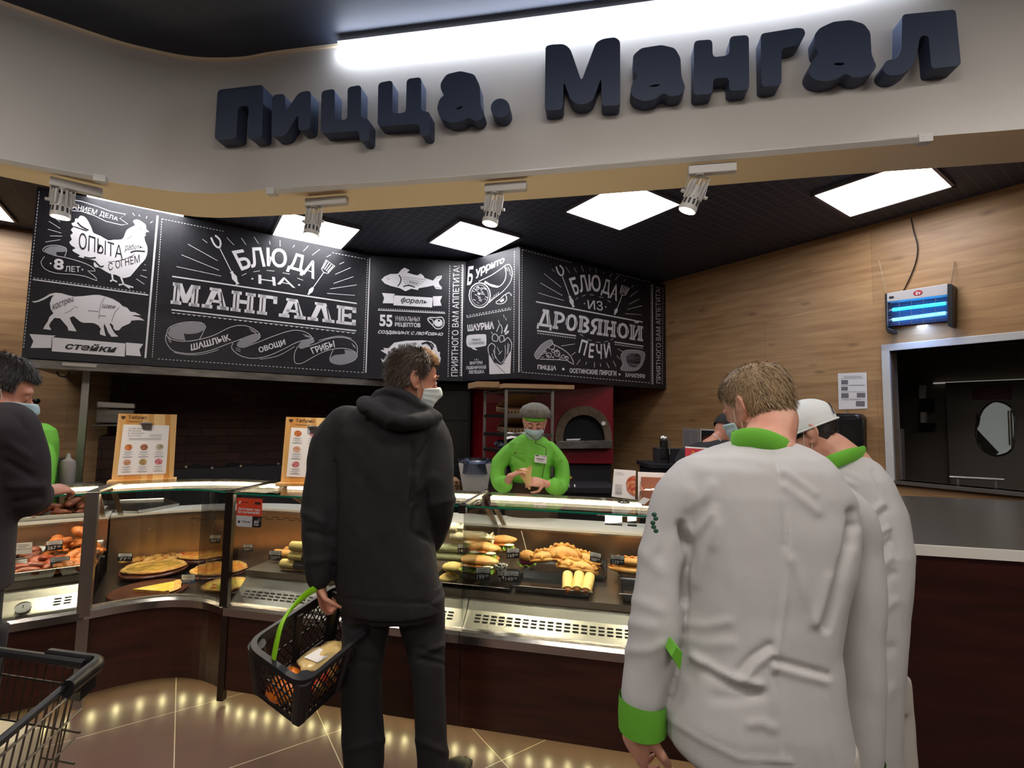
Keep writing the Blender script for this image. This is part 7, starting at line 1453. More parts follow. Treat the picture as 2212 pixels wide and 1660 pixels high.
# hood lying on the shoulders and back of the neck
b = MB()
b.tube(smoothpts([A1(938, 900, -.04), A1(905, 908, -.10), A1(860, 908, -.135), A1(810, 890, -.13), A1(784, 868, -.08)], 5), [(.03+.032*math.sin(PI*i/20), .03+.012*math.sin(PI*i/20)) for i in range(21)], 14, u=EZ)
b.tube(smoothpts([A1(944, 902, -.02), A1(926, 890, -.065), A1(885, 862, -.095), A1(848, 846, -.09), A1(822, 852, -.04), A1(815, 868, .03), A1(855, 895, .10), A1(910, 908, .10), A1(940, 906, .04)], 4, True), .024, 12, True)
b.rings([rowring(y, x0, x1, Y1-.03+o, d) for y, x0, x1, d, o in ((852, 832, 868, .10, .0), (868, 804, 905, .18, 0), (893, 776, 935, .24, 0), (912, 786, 915, .22, 0))])
hl = [([(770, 905), (790, 895), (800, 915)], -.010, 7), ([(840, 880), (870, 895), (915, 885)], -.007, 6), ([(800, 860), (850, 870), (890, 900)], .005, 8), ([(835, 920), (860, 890)], .006, 6)]
putmesh(remesh(b, .007, 5, fn=folds(hl, ((.006, (12, 12, 12), 6), (.003, (26, 26, 26), 2)))), 'hood', m_jacket, per)
hl1 = lambda a: (.062-.012*math.cos(a*2) if abs(a) < 1.0 else (.058-(abs(a)-1.0)*.16 if abs(a) < 1.35 else (.002 if abs(a) < 1.72 else (-.03-.03*min(1, (abs(a)-1.72)/.5)))))
hd.hair(per, [m_hair_br, m_hair_gd], hl1, 7500, .03, .75, .009, .15, 3, lambda a, z: abs(a) < 1.15 and z > .065, top=lambda a, z: (0, .5, .5) if abs(a) < 1.2 else (0, -.2, -.8))
hd.mask(per, m_mask)
ey = MB()
for sx in (1, -1): ey.tube([hd.w((sx*.018, .096, .012)), hd.w((sx*.034, .094, .018)), hd.w((sx*.05, .082, .014))], .0035, 6)
obj('eyebrow', MB().tube([hd.w((.018, .1, .024)), hd.w((.036, .097, .03)), hd.w((.054, .083, .024))], (.006, .003), 6) if False else MB().tube([hd.w((.018, .1, .022)), hd.w((.036, .096, .028)), hd.w((.054, .083, .022))], .004, 6), m_brow, per)
for sx in (1, -1): e_ = obj('eye', MB().ell(hd.w((sx*.034, .0855, -.004)), .0105, 14, 10), M('eye_white', 'd8cfc8', .3) if 'eye_white' not in bpy.data.materials else bpy.data.materials['eye_white'], per); obj('iris', MB().ell(hd.w((sx*.034, .0925, -.005)), .0048, 10, 6), m_ink, e_)
MAN1 = dict(hand=lw)
# ================================================================== men in white coats
def coatman(H, body, coat, sleeves, trous, label, lines, collar, cuffs, hairf, extra=None, seam=None, legsd=None, hands=(), hem=None):
    per = thing('person', np.array([*legsd[2][0][:2], 0])*.5+np.array([*legsd[2][1][:2], 0])*.5, label, 'person'); b = MB(); H.build(b)
    body(b)
    for h in hands: hand(b, *h)
    legs(b, *legsd); putmesh(remesh(b, .0046, 5), 'body', m_skin2, per)
    b = MB(); b.rings(coat)
    for p, r in sleeves: limb(b, p, r, 20, 5)
    o = putmesh(remesh(b, .0058, 7, fn=folds([(p_, a_*.8, w_*1.5) for p_, a_, w_ in lines], ((.004, (6, 6, 3), 2), (.0025, (13, 13, 8), 7), (.0012, (30, 30, 22), 4)))), 'chef_coat', m_coat, per)
    for pts, w, nm in collar: obj(nm, MB().tube(smoothpts(pts, 5), w, 8, u=EZ), m_lime, per, 60)
    for pts, r in cuffs: obj('cuff', MB().tube(pts, r, 22, cap=False), m_lime, per, 60)
    if trous:
        b = MB()
        for rr in trous: b.rings(rr)
        putmesh(remesh(b, .009, 4, fn=folds((), ((.005, (8, 8, 4), 1), (.002, (18, 18, 12), 5)))), 'trousers', m_trousw, per)
    for a, t_ in zip(legsd[2], ((-.03, .2, 0), (.04, .2, 0))): shoe(per, np.array([a[0], a[1]-.06, 0]), np.array([a[0], a[1]-.06, 0])+np.array(t_), m_coat)
    hairf(per); return per
# --- nearest man in white: leaning, head bowed to the left
def Q(x, y, Y): return atY(x, y, Y)
h2 = Head(Q(1638, 878, 1.32), rad(-20), rad(22), rad(4), .94)
rows = ((955, 1585, 1705, 1.235, .15), (968, 1545, 1735, 1.225, .18), (985, 1500, 1765, 1.21, .22), (1010, 1472, 1790, 1.20, .25), (1060, 1458, 1822, 1.185, .27), (1130, 1464, 1836, 1.165, .27), (1220, 1472, 1828, 1.14, .26), (1300, 1474, 1805, 1.12, .25), (1380, 1470, 1790, 1.10, .25), (1450, 1452, 1800, 1.085, .26), (1520, 1434, 1808, 1.075, .275), (1580, 1432, 1818, 1.07, .28), (1625, 1440, 1822, 1.065, .28), (1668, 1460, 1822, 1.06, .28))
coat = [rowring(y, a, c, Y, d, .04, 2.5) for y, a, c, Y, d in rows]
def hemshift(R): return R
# slanted hem: lowest towards the right
for i, s_ in ((-1, .055), (-2, .03)):
    for j, p in enumerate(coat[i]):
        t = (p[0]-coat[i][14][0])/(coat[i][0][0]-coat[i][14][0]); coat[i][j] = p+EZ*(s_*(1-t)-.0)
wl = Q(1386, 1560, 1.07); sl = [Q(1512, 1050, 1.19), Q(1474, 1085, 1.18), Q(1446, 1160, 1.16), Q(1427, 1260, 1.13), Q(1415, 1360, 1.10), Q(1399, 1450, 1.085), Q(1387, 1515, 1.075)]
wr = Q(1838, 1700, 1.12); sr = [Q(1775, 1085, 1.19), Q(1828, 1130, 1.18), Q(1848, 1200, 1.17), Q(1852, 1300, 1.15), Q(1846, 1400, 1.14), Q(1850, 1500, 1.13), Q(1846, 1640, 1.12)]
def bod2(b):
    nk = h2.w((0, -.035, -.055)); s_ = Q(1650, 985, 1.22); limb(b, [nk, (nk+s_)/2, s_], (.056, .06, .08)); b.rings([er(Q(1645, 1010, 1.2), .13, .08), er(Q(1650, 1150, 1.16), .13, .09), er(Q(1640, 1350, 1.1), .12, .08), er(Q(1635, 1560, 1.07), .13, .09)])
    limb(b, [sl[0]+np.array([.03, .0, 0])]+sl[2:-1]+[wl], (.03, .026, .028, .03, .028)); limb(b, sr[:-1]+[wr], (.042, .042, .04, .036, .028))
la2, ra2 = np.array([.495, 1.04, .075]), np.array([.665, 1.06, .075])
u3 = lambda x, y: (1380+x/3.95, 760+y/3.95)
u7 = lambda x, y: (1320+x/3.074, 1120+y/3.074)
V3 = lambda *p: [u3(*q) for q in p]; V7 = lambda *p: [u7(*q) for q in p]
ln2 = [(V3((1148, 880), (1185, 1000), (1215, 1110), (1238, 1300), (1245, 1500), (1245, 1660)), -.006, 3), (V7((1155, 0), (1158, 250), (1115, 600), (1080, 850), (1060, 1000)), -.007, 3), (V7((1172, 0), (1172, 250), (1130, 600), (1098, 850), (1078, 1000)), .006, 5), (V7((1060, 1000), (1110, 1150), (1140, 1400), (1150, 1560)), -.004, 3),
       (V7((560, 930), (700, 1020), (850, 1090), (980, 1112)), .012, 7), (V7((640, 1010), (800, 1110), (960, 1150)), -.010, 8), (V7((860, 1010), (930, 930), (1050, 850)), -.009, 7), (V7((890, 1060), (960, 970), (1050, 900)), .008, 7), (V7((1090, 950), (1250, 995), (1440, 1045)), -.010, 6), (V7((1090, 985), (1250, 1030), (1420, 1075)), .007, 8),
       (V7((470, 60), (500, 150), (520, 230), (490, 420), (485, 560)), -.016, 6), (V3((360, 1480), (380, 1560), (410, 1640)), -.016, 6), (V3((380, 1490), (480, 1560), (620, 1400)), .008, 7), (V3((440, 1200), (420, 1320), (560, 1240), (620, 1150)), .006, 9), (V3((650, 1350), (660, 1450), (640, 1650)), .005, 8), (V7((500, 280), (570, 430), (700, 60)), .006, 10),
       (V3((1230, 1020), (1360, 1110), (1500, 1210)), .006, 6), (V3((1240, 1150), (1380, 1250), (1520, 1375)), .006, 6), (V3((1050, 950), (1130, 980)), .004, 6), (V3((1820, 1380), (1840, 1480), (1820, 1640)), -.016, 7), (V7((1610, 60), (1580, 200), (1540, 300), (1500, 500), (1430, 720)), -.018, 7), (V7((1340, 700), (1300, 550), (1250, 400), (1200, 280)), .006, 8), (V7((1440, 400), (1400, 560), (1360, 680)), .006, 8),
       (V7((500, 700), (620, 720), (780, 690)), .005, 8), (V7((490, 800), (640, 840), (800, 830)), .004, 9), (V7((930, 1370), (1000, 1360), (1080, 1400)), .005, 8), (V7((180, 200), (330, 350)), .004, 10), (V7((120, 700), (280, 720)), .004, 9), (V7((100, 880), (260, 880), (330, 840)), .004, 8), (V7((140, 540), (320, 610)), .004, 9), (V7((700, 1190), (850, 1200), (1000, 1170)), -.005, 10), (V7((370, 1330), (600, 1480), (850, 1600), (1200, 1625)), .003, 4)]
tr2 = [[er(np.array([.575, 1.06, z]), rx, ry) for z, rx, ry in ((.86, .14, .11), (.72, .16, .125), (.64, .165, .12))]]+[[er(np.array([x, 1.05, z]), rx, rx) for z, rx, x in ((.74, .09, x0*.5+.288), (.55, .085, x0), (.3, .08, x0), (.06, .075, x0))] for x0 in (.495, .665)]
def hair2(per):
    line = lambda a: (.05 if abs(a) < 1.0 else (.0+.05*(1.5-abs(a))/.5 if abs(a) < 1.5 else (-.0-.05*min(1, (abs(a)-1.5)/.35)-.015*max(0, (abs(a)-2.2)))))
    h2.hair(per, [m_hair_bl], line, 8500, .024, .35, .009, -.2, 5, thin=lambda a, z: min(1, .3+(z-line(a))/.05), top=lambda a, z: (0, .35 if z > .08 else -.1, -1)); h2.mask(per, m_maskb)
ctop = [(1586, 954, 1.21), (1598, 947, 1.175), (1625, 944, 1.15), (1652, 948, 1.14), (1685, 960, 1.15), (1712, 976, 1.19)]
P2 = coatman(h2, bod2, coat, [(sl, (.078, .072, .057, .055, .056, .051, .047)), (sr, (.072, .066, .056, .056, .057, .054, .052))], tr2, 'man in a white coat with green collar, short blond hair, seen from behind', ln2,
    [([Q(x, y+2, Y) for x, y, Y in ctop]+[Q(1705, 985, 1.30), Q(1660, 985, 1.34), Q(1600, 965, 1.30), Q(1585, 950, 1.24), Q(1588, 951, 1.245)], (.007, .024), 'collar')],
    [([sl[-1]+np.array([.002, 0, .008]), sl[-1]-EZ*.025, sl[-1]-EZ*.058, sl[-1]-EZ*.056], [.0505, .0505, .0495, .046]), ([sr[-1]+EZ*.01, sr[-1]-EZ*.055], [.056, .055])], hair2, legsd=([(.52, 1.06, .85), (.63, 1.06, .85)], [(.50, 1.06, .48), (.66, 1.07, .48)], [la2, ra2]),
    hands=((wl, (-.1, .35, -.9), (.85, .4, .1), 1, .75), (wr, (.05, .3, -.95), (-.9, .3, 0), -1, .6)))
b = MB()
s_ = [onp(x, y, Q(1455, 1478, 1.0), rad(90)) for x, y in V7((402, 920), (435, 855), (475, 895), (460, 1012))]
b.prism([np.array([p[0], 1.0, p[2]]) for p in s_], np.array([.0, .05, 0])); obj('side_tab', b, m_lime, P2, 0)
b = MB(); c_ = Q(1413, 1112, 1.085)
for i in range(5): b.ell(c_+np.array([.004*math.sin(i*2), 0, -.009*i]), (.006, .003, .005), 8, 6)
obj('sleeve_emblem', b, M('dark_green_embroidery', '2f5a48', .8), P2)
# --- second man in white with a cap, in profile
h3 = Head(Q(1744, 938, 1.78), rad(-62), rad(26), rad(-4), .97)
rows = ((985, 1785, 1862, 1.70, .14), (1000, 1765, 1885, 1.685, .19), (1030, 1750, 1905, 1.67, .24), (1095, 1745, 1930, 1.65, .28), (1180, 1750, 1946, 1.62, .29), (1260, 1760, 1944, 1.59, .28), (1380, 1765, 1935, 1.56, .27), (1500, 1760, 1928, 1.54, .28), (1570, 1755, 1926, 1.53, .29), (1640, 1750, 1930, 1.525, .3), (1700, 1748, 1934, 1.52, .3))
coat3 = [rowring(y, a, c, Y, d, -.5, 2.5) for y, a, c, Y, d in rows]
s3r = [Q(1882, 1062, 1.64), Q(1904, 1120, 1.60), Q(1916, 1200, 1.57), Q(1910, 1300, 1.55), Q(1905, 1380, 1.56), Q(1898, 1450, 1.60)]; s3l = [Q(1770, 1040, 1.72), Q(1740, 1110, 1.74), Q(1730, 1200, 1.78), Q(1725, 1260, 1.84), Q(1715, 1290, 1.92)]
def bod3(b):
    arms3 = 1
    nk = h3.w((0, -.035, -.055)); s_ = Q(1830, 1010, 1.70); limb(b, [nk, (nk+s_)/2+EZ*.01, s_], (.055, .062, .08)); b.rings([er(Q(1840, 1040, 1.67), .1, .09), er(Q(1845, 1250, 1.6), .1, .1), er(Q(1845, 1500, 1.54), .11, .1)])
    limb(b, s3r, (.04, .04, .036, .028)); limb(b, s3l, (.04, .04, .036, .028))
la3, ra3 = np.array([1.01, 1.5, .075]), np.array([1.15, 1.55, .075])
tr3 = [[er(np.array([1.08, 1.54, z]), .125, .11) for z in (.85, .72, .66)]]+[[er(np.array([x, 1.54, z]), rx, rx) for z, rx in ((.74, .075), (.5, .08), (.25, .078), (.06, .072))] for x in (1.01, 1.15)]
ln3 = [([(1885, 1020), (1920, 1090), (1935, 1200)], -.008, 5), ([(1880, 1110), (1905, 1090)], .009, 5), ([(1882, 1130), (1915, 1105)], -.009, 5), ([(1885, 1160), (1920, 1140)], .009, 5), ([(1890, 1200), (1922, 1170)], -.009, 5), ([(1892, 1235), (1925, 1205)], .008, 6), ([(1892, 1270), (1928, 1240)], -.008, 6), ([(1810, 1015), (1850, 1030)], .005, 4), ([(1805, 1030), (1850, 1050)], .005, 4), ([(1895, 1330), (1930, 1300)], .007, 7), ([(1890, 1430), (1925, 1400)], -.006, 8), ([(1900, 1530), (1925, 1490)], .006, 8)]
def hair3(per):
    line = lambda a: -.005 if abs(a) < 1.5 else (-.045 if abs(a) > 2.1 else -.005-.04*(abs(a)-1.5)/.6)
    h3.hair(per, [m_hair_dk], line, 3500, .012, .25, .004, -.2, 9); h3.mask(per, m_maskb)
    b = MB(); G = []
    for j in range(15):
        t = j/14; G.append([h3.w(hpt(a, (.012-.012*math.cos(a)*0+(.018 if abs(a) < .9 else 0))+(.117-.012)*t**.85, 0.009+.003*math.sin(t*PI)+.0015*math.sin(a*6)*t)) for a in np.linspace(-PI, PI, 49)])
    b.grid(G); b.add(G[-1], [tuple(range(48))]); c = obj('cap', b, m_capw, per, 60); sm_ = c.modifiers.new('thick', 'SOLIDIFY'); sm_.thickness = .003
    b = MB(); b.tube([h3.w(hpt(a, .013, .016)) for a in np.linspace(-PI, PI, 40, endpoint=False)], (.004*1, .004), 6, True); obj('cap_band', b, m_capw, c)
    b = MB(); fillpoly(b, [h3.w(hpt(PI+.55*math.cos(a)*.9, .030+.038*max(math.sin(a), 0), .0215)) for a in np.linspace(0, PI, 12)]); obj('cap_opening', b, m_ink, c, 0)
    br = MB(); br.grid([[h3.w(hpt(a, .03, .014)+np.array([0, .065*j/4*math.cos(a*1.2), -.018*(j/4)**1.5])) for a in np.linspace(-.95, .95, 15)] for j in range(5)]); q = obj('brim', br, m_capw, c); sm_ = q.modifiers.new('thick', 'SOLIDIFY'); sm_.thickness = .003
P3 = coatman(h3, bod3, coat3, [(s3r, (.068, .072, .068, .064, .06, .055)), (s3l, (.07, .07, .065, .06, .052))], tr3, 'man in a white coat and white cap, face turned left, at the service desk', ln3,
    [([Q(x, y, Y) for x, y, Y in ((1772, 1012, 1.63), (1800, 998, 1.60), (1835, 985, 1.60), (1862, 980, 1.65), (1865, 978, 1.72), (1840, 985, 1.80), (1795, 1003, 1.80), (1768, 1015, 1.74), (1764, 1018, 1.67))], (.007, .024), 'collar')], [([s3r[-1]+(s3r[-2]-s3r[-1])*.3, s3r[-1]], [.059, .057]), ([s3l[-1]+(s3l[-2]-s3l[-1])*.4, s3l[-1]], [.056, .054])], hair3,
    legsd=([(1.03, 1.54, .85), (1.13, 1.54, .85)], [(1.02, 1.53, .48), (1.14, 1.54, .48)], [la3, ra3]), hands=((s3r[-1], (-.2, .6, -.75), (-.9, 0, .2), -1, .6), (s3l[-1], (-.1, .8, -.4), (.2, -.4, -.8), 1, .4)))
# ================================================================== woman in green behind the counter
YW = 3.42
def Wp(x, y, dy=0): return atY(x, y, YW+dy)
per = thing('person', np.array([*Wp(1148, 1000)[:2], 0]), 'woman in a bright green jacket and grey cap folding a paper cone, looking down', 'person')
h4 = Head(Wp(1155, 912, -.03), rad(180+3), rad(20), rad(2), .93)
b = MB(); h4.build(b); nk = h4.w((0, -.03, -.05)); ns_ = Wp(1152, 958, .02); limb(b, [nk, (nk+ns_)/2, ns_], (.046, .048, .07))
b.rings([er(Wp(1146, 975), .13, .08), er(Wp(1146, 1030), .13, .09), er(Wp(1146, 1100), .12, .09), er(np.array([*Wp(1146, 1000)[:2], .85]), .15, .11)])
aL = [Wp(1092, 968, .02), Wp(1078, 1000, 0), Wp(1076, 1040, -.06), Wp(1090, 1050, -.13), Wp(1102, 1030, -.20)]        # her right arm (photo left)
aR = [Wp(1200, 968, .02), Wp(1212, 1005, 0), Wp(1212, 1052, -.06), Wp(1196, 1052, -.15), Wp(1176, 1044, -.20)]
limb(b, [Wp(1112, 976, .01)]+aL[1:], (.036, .036, .034, .03, .024)); limb(b, [Wp(1184, 976, .01)]+aR[1:], (.036, .036, .034, .03, .024))
hand(b, aL[-1], (.75, -.25, .45), (.35, .2, -.9), 1, .5, .93, .1, (.6, .6)); hand(b, aR[-1], (-.95, -.15, .12), (-.1, .75, -.55), 1, .55, .93, .08, (.7, .7))
xw = float(Wp(1146, 1000)[0]); legs(b, [(xw-.08, YW, .85), (xw+.08, YW, .85)], [(xw-.08, YW, .48), (xw+.08, YW, .48)], [(xw-.08, YW+.02, .075), (xw+.08, YW+.02, .075)])
putmesh(remesh(b, .0045, 4), 'body', m_skin2, per)
b = MB(); b.rings([rowring(y, a, c, YW+o, d, 0, 2.4) for y, a, c, d, o in ((938, 1130, 1166, .1, 0), (946, 1112, 1180, .15, 0), (957, 1100, 1192, .18, 0), (985, 1100, 1194, .22, 0), (1015, 1103, 1190, .23, 0), (1050, 1105, 1188, .22, 0), (1095, 1100, 1196, .24, 0), (1150, 1090, 1206, .25, 0))])
limb(b, [Wp(1110, 972, .01)]+aL[1:4]+[aL[3]+(aL[4]-aL[3])*.2], (.062, .056, .052, .048, .05), 18); limb(b, [Wp(1186, 972, .01)]+aR[1:4]+[aR[3]+(aR[4]-aR[3])*.2], (.062, .056, .052, .048, .05), 18)
g6 = lambda x, y: (1080+x/6.92, 840+y/6.92)
G6 = lambda *p: [g6(*q) for q in p]
lw_ = [(G6((530, 760), (525, 820), (690, 890), (680, 1000)), -.004, 1.6), (G6((670, 1120), (630, 1330)), -.003, 1.6), (G6((250, 700), (230, 840)), -.006, 4), (G6((190, 1010), (340, 1100)), -.008, 4), (G6((780, 900), (790, 1100)), -.006, 4), (G6((760, 1330), (900, 1400)), .008, 5), (G6((60, 1150), (180, 1120)), .007, 5), (G6((20, 1320), (90, 1330)), .006, 5), (G6((740, 1200), (760, 1360)), -.010, 4), (G6((830, 1080), (930, 1060)), .006, 5)]
putmesh(remesh(b, .007, 4, fn=folds(lw_, ((.005, (9, 9, 6), 2), (.003, (22, 22, 16), 7)))), 'chef_jacket', m_limec, per)
fr = lambda x, y, o=.0: onp(*g6(x, y), np.array([0, YW-.128-o, 0]), rad(90))
b = MB(); b.tube(smoothpts([fr(*p) for p in ((400, 660), (470, 720), (530, 770), (527, 820))], 4)[:-0 or None], .003, 6); b.tube(smoothpts([fr(x, y, -.01) for x, y in ((640, 660), (600, 730), (535, 775))], 4), .003, 6); b.tube([fr(*p) for p in ((527, 818), (600, 850), (685, 885), (692, 900), (683, 1000), (655, 1200), (630, 1330))], .0025, 6); obj('piping', b, m_pipe, per)
t_ = [fr(x, y, .012) for x, y in ((520, 988), (705, 1005), (695, 1122), (512, 1100))]; nb = obj('name_badge', MB().prism(t_, np.array([0, .003, 0])), m_paper, per, 0)
b = MB(); text_to(b, 'Наталья', [(550, 1035), (665, 1045), (663, 1068), (548, 1058)], .03, mp=lambda p: fr(p[0], p[1], .0135)); text_to(b, 'Табрис', [(630, 1003), (698, 1010), (697, 1026), (629, 1020)], .01, mp=lambda p: fr(p[0], p[1], .0135)); b.prism([fr(x, y, .0135) for x, y in ((533, 992), (580, 996), (579, 1010), (532, 1006))], np.array([0, -.0003, 0])); b.prism([fr(x, y, .0135) for x, y in ((560, 1078), (650, 1085), (650, 1090), (560, 1083))], np.array([0, -.0003, 0])); obj('badge_print', b, m_ink, nb, 0)
b = MB(); text_to(b, 'Табрис', [(250, 955), (375, 965), (372, 985), (248, 975)], 0, mp=lambda p: fr(p[0], p[1], .004)); b.prism([fr(x, y, .004) for x, y in ((215, 950), (245, 950), (242, 968), (230, 978), (218, 968))], np.array([0, -.0003, 0])); obj('chest_embroidery', b, m_pipe, per, 0)
b = MB(); b.rings([rowring(y, a, c, YW, d) for y, a, c, d in ((1040, 1094, 1204, .262), (1100, 1090, 1206, .27), (1200, 1086, 1210, .28), (1300, 1084, 1212, .28))]); putmesh(remesh(b, .01, 3), 'apron', m_apron, per)
b = MB()
for sx in (-.08, .08): b.rings([er(np.array([xw+sx, YW, z]), rx, rx) for z, rx in ((.82, .1), (.5, .085), (.06, .07))])
putmesh(remesh(b, .012, 3), 'trousers', m_bshirt, per)
for sx in (-.08, .08): shoe(per, (xw+sx, YW+.06, 0), (xw+sx*1.2, YW-.16, 0))
h4.mask(per, m_maskb, lo=-.112, hi=-.020)
for sx in (1, -1):
    obj('eyebrow', MB().tube([h4.w((sx*.013, .097, .017)), h4.w((sx*.032, .0955, .025)), h4.w((sx*.052, .083, .018))], [.0028, .0034, .002], 6), m_brow, per); obj('eyelid', MB().ell(h4.w((sx*.034, .0835, -.006)), (.0145, .012, .0105), 14, 10, h4.R), m_skin2, per); obj('eyelashes', MB().tube([h4.w((sx*.021, .095, -.013)), h4.w((sx*.034, .0975, -.0165)), h4.w((sx*.047, .089, -.013))], .0016, 5), m_ink, per)
b = MB(); h4.patch(b, -PI, PI, lambda a: .038-.012*(1-math.cos(a))*.5, lambda a: .082-.02*(1-math.cos(a))*.5, .010, 48, 6); c = obj('cap_band', b, m_lime, per, 60); sm_ = c.modifiers.new('thick', 'SOLIDIFY'); sm_.thickness = .003
b = MB(); G = []
PF = [(1, .010, 0, 0), (1, .030, -.008, -.022), (1, .044, .004, -.030), (1, .044, .030, -.022), (.9, .036, .054, -.010), (.62, .022, .073, 0), (.3, .010, .082, 0), (.04, 0, .084, 0)]
for t in np.linspace(0, len(PF)-1, 29):
    i = min(int(t), len(PF)-2); sc_, of_, dz_, dr_ = [PF[i][k]*(1-t+i)+PF[i+1][k]*(t-i) for k in range(4)]; row = []
    for a in np.linspace(-PI, PI, 97):
        s_ = (1-math.cos(a))*.5; z0 = .074-.020*s_; w, f, bb = hsec(.06); fo = (.0045*math.sin(a*11+2*math.sin(a*3))+.003*math.sin(a*23))*min(1, t)*sc_
        row.append(h4.w((((w+of_+fo)*sc_)*math.sin(a), ((f if math.cos(a) > 0 else bb+.02)+of_*(.55 if math.cos(a) > 0 else 1)+fo)*sc_*math.cos(a), z0+dz_+dr_*s_)))
    G.append(row)
b.grid(G); obj('puffy_cap', b, m_capg, per, 60)
b = MB(); h4.patch(b, 1.6, 2*PI-1.6, lambda a: -.06, lambda a: .06, .006, 30, 8); obj('hair', b, m_hair_dk, per, 60)
# paper cone in her hands
tip = Wp(1144, 1058, -.22); R = []
for t, r_ in ((0, .006), (.5, .028), (.85, .046), (1, .052)): c = tip+(Wp(1132, 1014, -.23)-tip)*t; R.append([c+np.array([r_*math.cos(a), .35*r_*math.sin(a), .014*math.sin(2*a+.6)*t+.012*math.cos(a)*t]) for a in np.linspace(0, 2*PI, 22, endpoint=False)])
b = MB().rings(R, cap=False); solo('paper_cone', b, M('kraft_cone_paper', 'd8b878', .7), 'yellow kraft paper cone held in the hands of the woman in green', 'paper cone', smooth=50)
# ================================================================== man at the left edge, dark jacket
YL = 1.52
def Lp(x, y, dy=0): return atY(x, y, YL+dy)
h5 = Head(Lp(-14, 840), rad(42), rad(18), 0, .93)
per = thing('person', np.array([*Lp(-60, 1000)[:2], 0]), 'man in a dark jacket and mask cut by the left edge, reaching over the counter', 'person')
b = MB(); h5.build(b); nk = h5.w((0, -.03, -.05)); s_ = Lp(-35, 905, -.04); limb(b, [nk, (nk+s_)/2, s_], (.052, .056, .075)); b.rings([er(Lp(-50, 935, -.03), .08, .06), er(Lp(-75, 1050, -.03), .07, .06), er(Lp(-92, 1290, -.03), .06, .06)])
ar = [Lp(20, 935, -.02), Lp(36, 1000, .02), Lp(44, 1062, .06), Lp(64, 1074, .13), Lp(84, 1066, .18)]; al = [Lp(-140, 940, 0), Lp(-170, 1080, 0), Lp(-180, 1180, .1)]
limb(b, ar, (.045, .042, .04, .034, .027)); limb(b, al, (.045, .04, .028)); hand(b, ar[-1], (.25, .95, .1), (-.3, .2, -.9), 1, .8, .9); hand(b, al[-1], (.1, .6, -.6), (.8, 0, 0), 1, .6)
lx = float(Lp(-110, 1000)[0]); legs(b, [(lx-.09, YL, .88), (lx+.09, YL, .88)], [(lx-.09, YL+.02, .48), (lx+.09, YL+.02, .48)], [(lx-.1, YL, .075), (lx+.1, YL, .075)]); putmesh(remesh(b, .0055, 5), 'body', m_skin, per)
b = MB(); b.rings([rowring(y, a, c, YL-.03, d) for y, a, c, d in ((885, -75, 20, .15), (905, -115, 38, .22), (940, -140, 38, .26), (1050, -150, 6, .26), (1150, -160, -18, .26), (1290, -165, -24, .27))])
limb(b, [Lp(12, 925, -.03)]+ar[1:4]+[ar[3]+(ar[4]-ar[3])*.6], (.085, .08, .074, .064, .05), 18); limb(b, al, (.08, .07, .055), 16)
putmesh(remesh(b, .009, 5, fn=folds([([(20, 960), (60, 985)], .006, 8), ([(15, 1000), (70, 1030)], -.008, 7), ([(20, 1050), (90, 1050)], .008, 8), ([(30, 1085), (90, 1075)], -.007, 7), ([(40, 900), (60, 930)], -.006, 5)], ((.006, (7, 7, 5), 2), (.003, (18, 18, 12), 7)))), 'jacket', m_dshirt, per)
b = MB(); b.rings([er((lx, YL-.03, z), rx, ry) for z, rx, ry in ((1.0, .19, .13), (.8, .19, .13), (.76, .18, .12))])
for sx in (-.09, .09): b.rings([er((lx+sx, YL, z), rx, rx) for z, rx in ((.82, .1), (.5, .085), (.06, .075))])
putmesh(remesh(b, .01, 4), 'trousers', m_trous, per)
for sx in (-.1, .1): shoe(per, (lx+sx, YL-.06, 0), (lx+sx+.04, YL+.2, 0))
h5.hair(per, [m_hair_dk], lambda a: .05 if abs(a) < 1.1 else (.0 if abs(a) < 1.7 else -.055), 6500, .03, .35, .010, -.1, 12, top=lambda a, z: (0, .3 if z > .08 else -.1, -1)); h5.mask(per, m_maskb)
# ================================================================== worker in green behind the far left counter
YG = 3.25
def Gp(x, y, dy=0): return atY(x, y, YG+dy)
h6 = Head(Gp(34, 897, .02), rad(160), rad(25), 0, .97); per = thing('person', np.array([*Gp(45, 1000)[:2], 0]), 'worker in a green jacket mostly hidden behind the man at the left edge', 'person')
b = MB(); h6.build(b); nk = h6.w((0, -.03, -.05)); s_ = Gp(40, 945, .05); limb(b, [nk, (nk+s_)/2, s_], (.05, .055, .07)); gx = float(Gp(40, 1000)[0]); b.rings([er((gx, YG+.05, z), rx, ry) for z, rx, ry in ((1.38, .13, .08), (1.2, .13, .09), (.9, .13, .1), (.8, .14, .1))])
ga = [Gp(84, 962, .03), Gp(96, 1000, -.02), Gp(94, 1040, -.06), Gp(80, 1062, -.16)]; gb = [Gp(0, 962, .03), Gp(-10, 1005, 0), Gp(5, 1050, -.12)]
limb(b, ga, (.04, .038, .034, .026)); limb(b, gb, (.04, .038, .028)); hand(b, ga[-1], (-.5, -.7, -.2), (0, .1, -1), -1, .4); hand(b, gb[-1], (.5, -.7, -.2), (0, .1, -1), 1, .4)
legs(b, [(gx-.08, YG+.06, .85), (gx+.08, YG+.06, .85)], [(gx-.08, YG+.06, .48), (gx+.08, YG+.06, .48)], [(gx-.08, YG+.06, .075), (gx+.08, YG+.06, .075)]); putmesh(remesh(b, .006, 4), 'body', m_skin2, per)
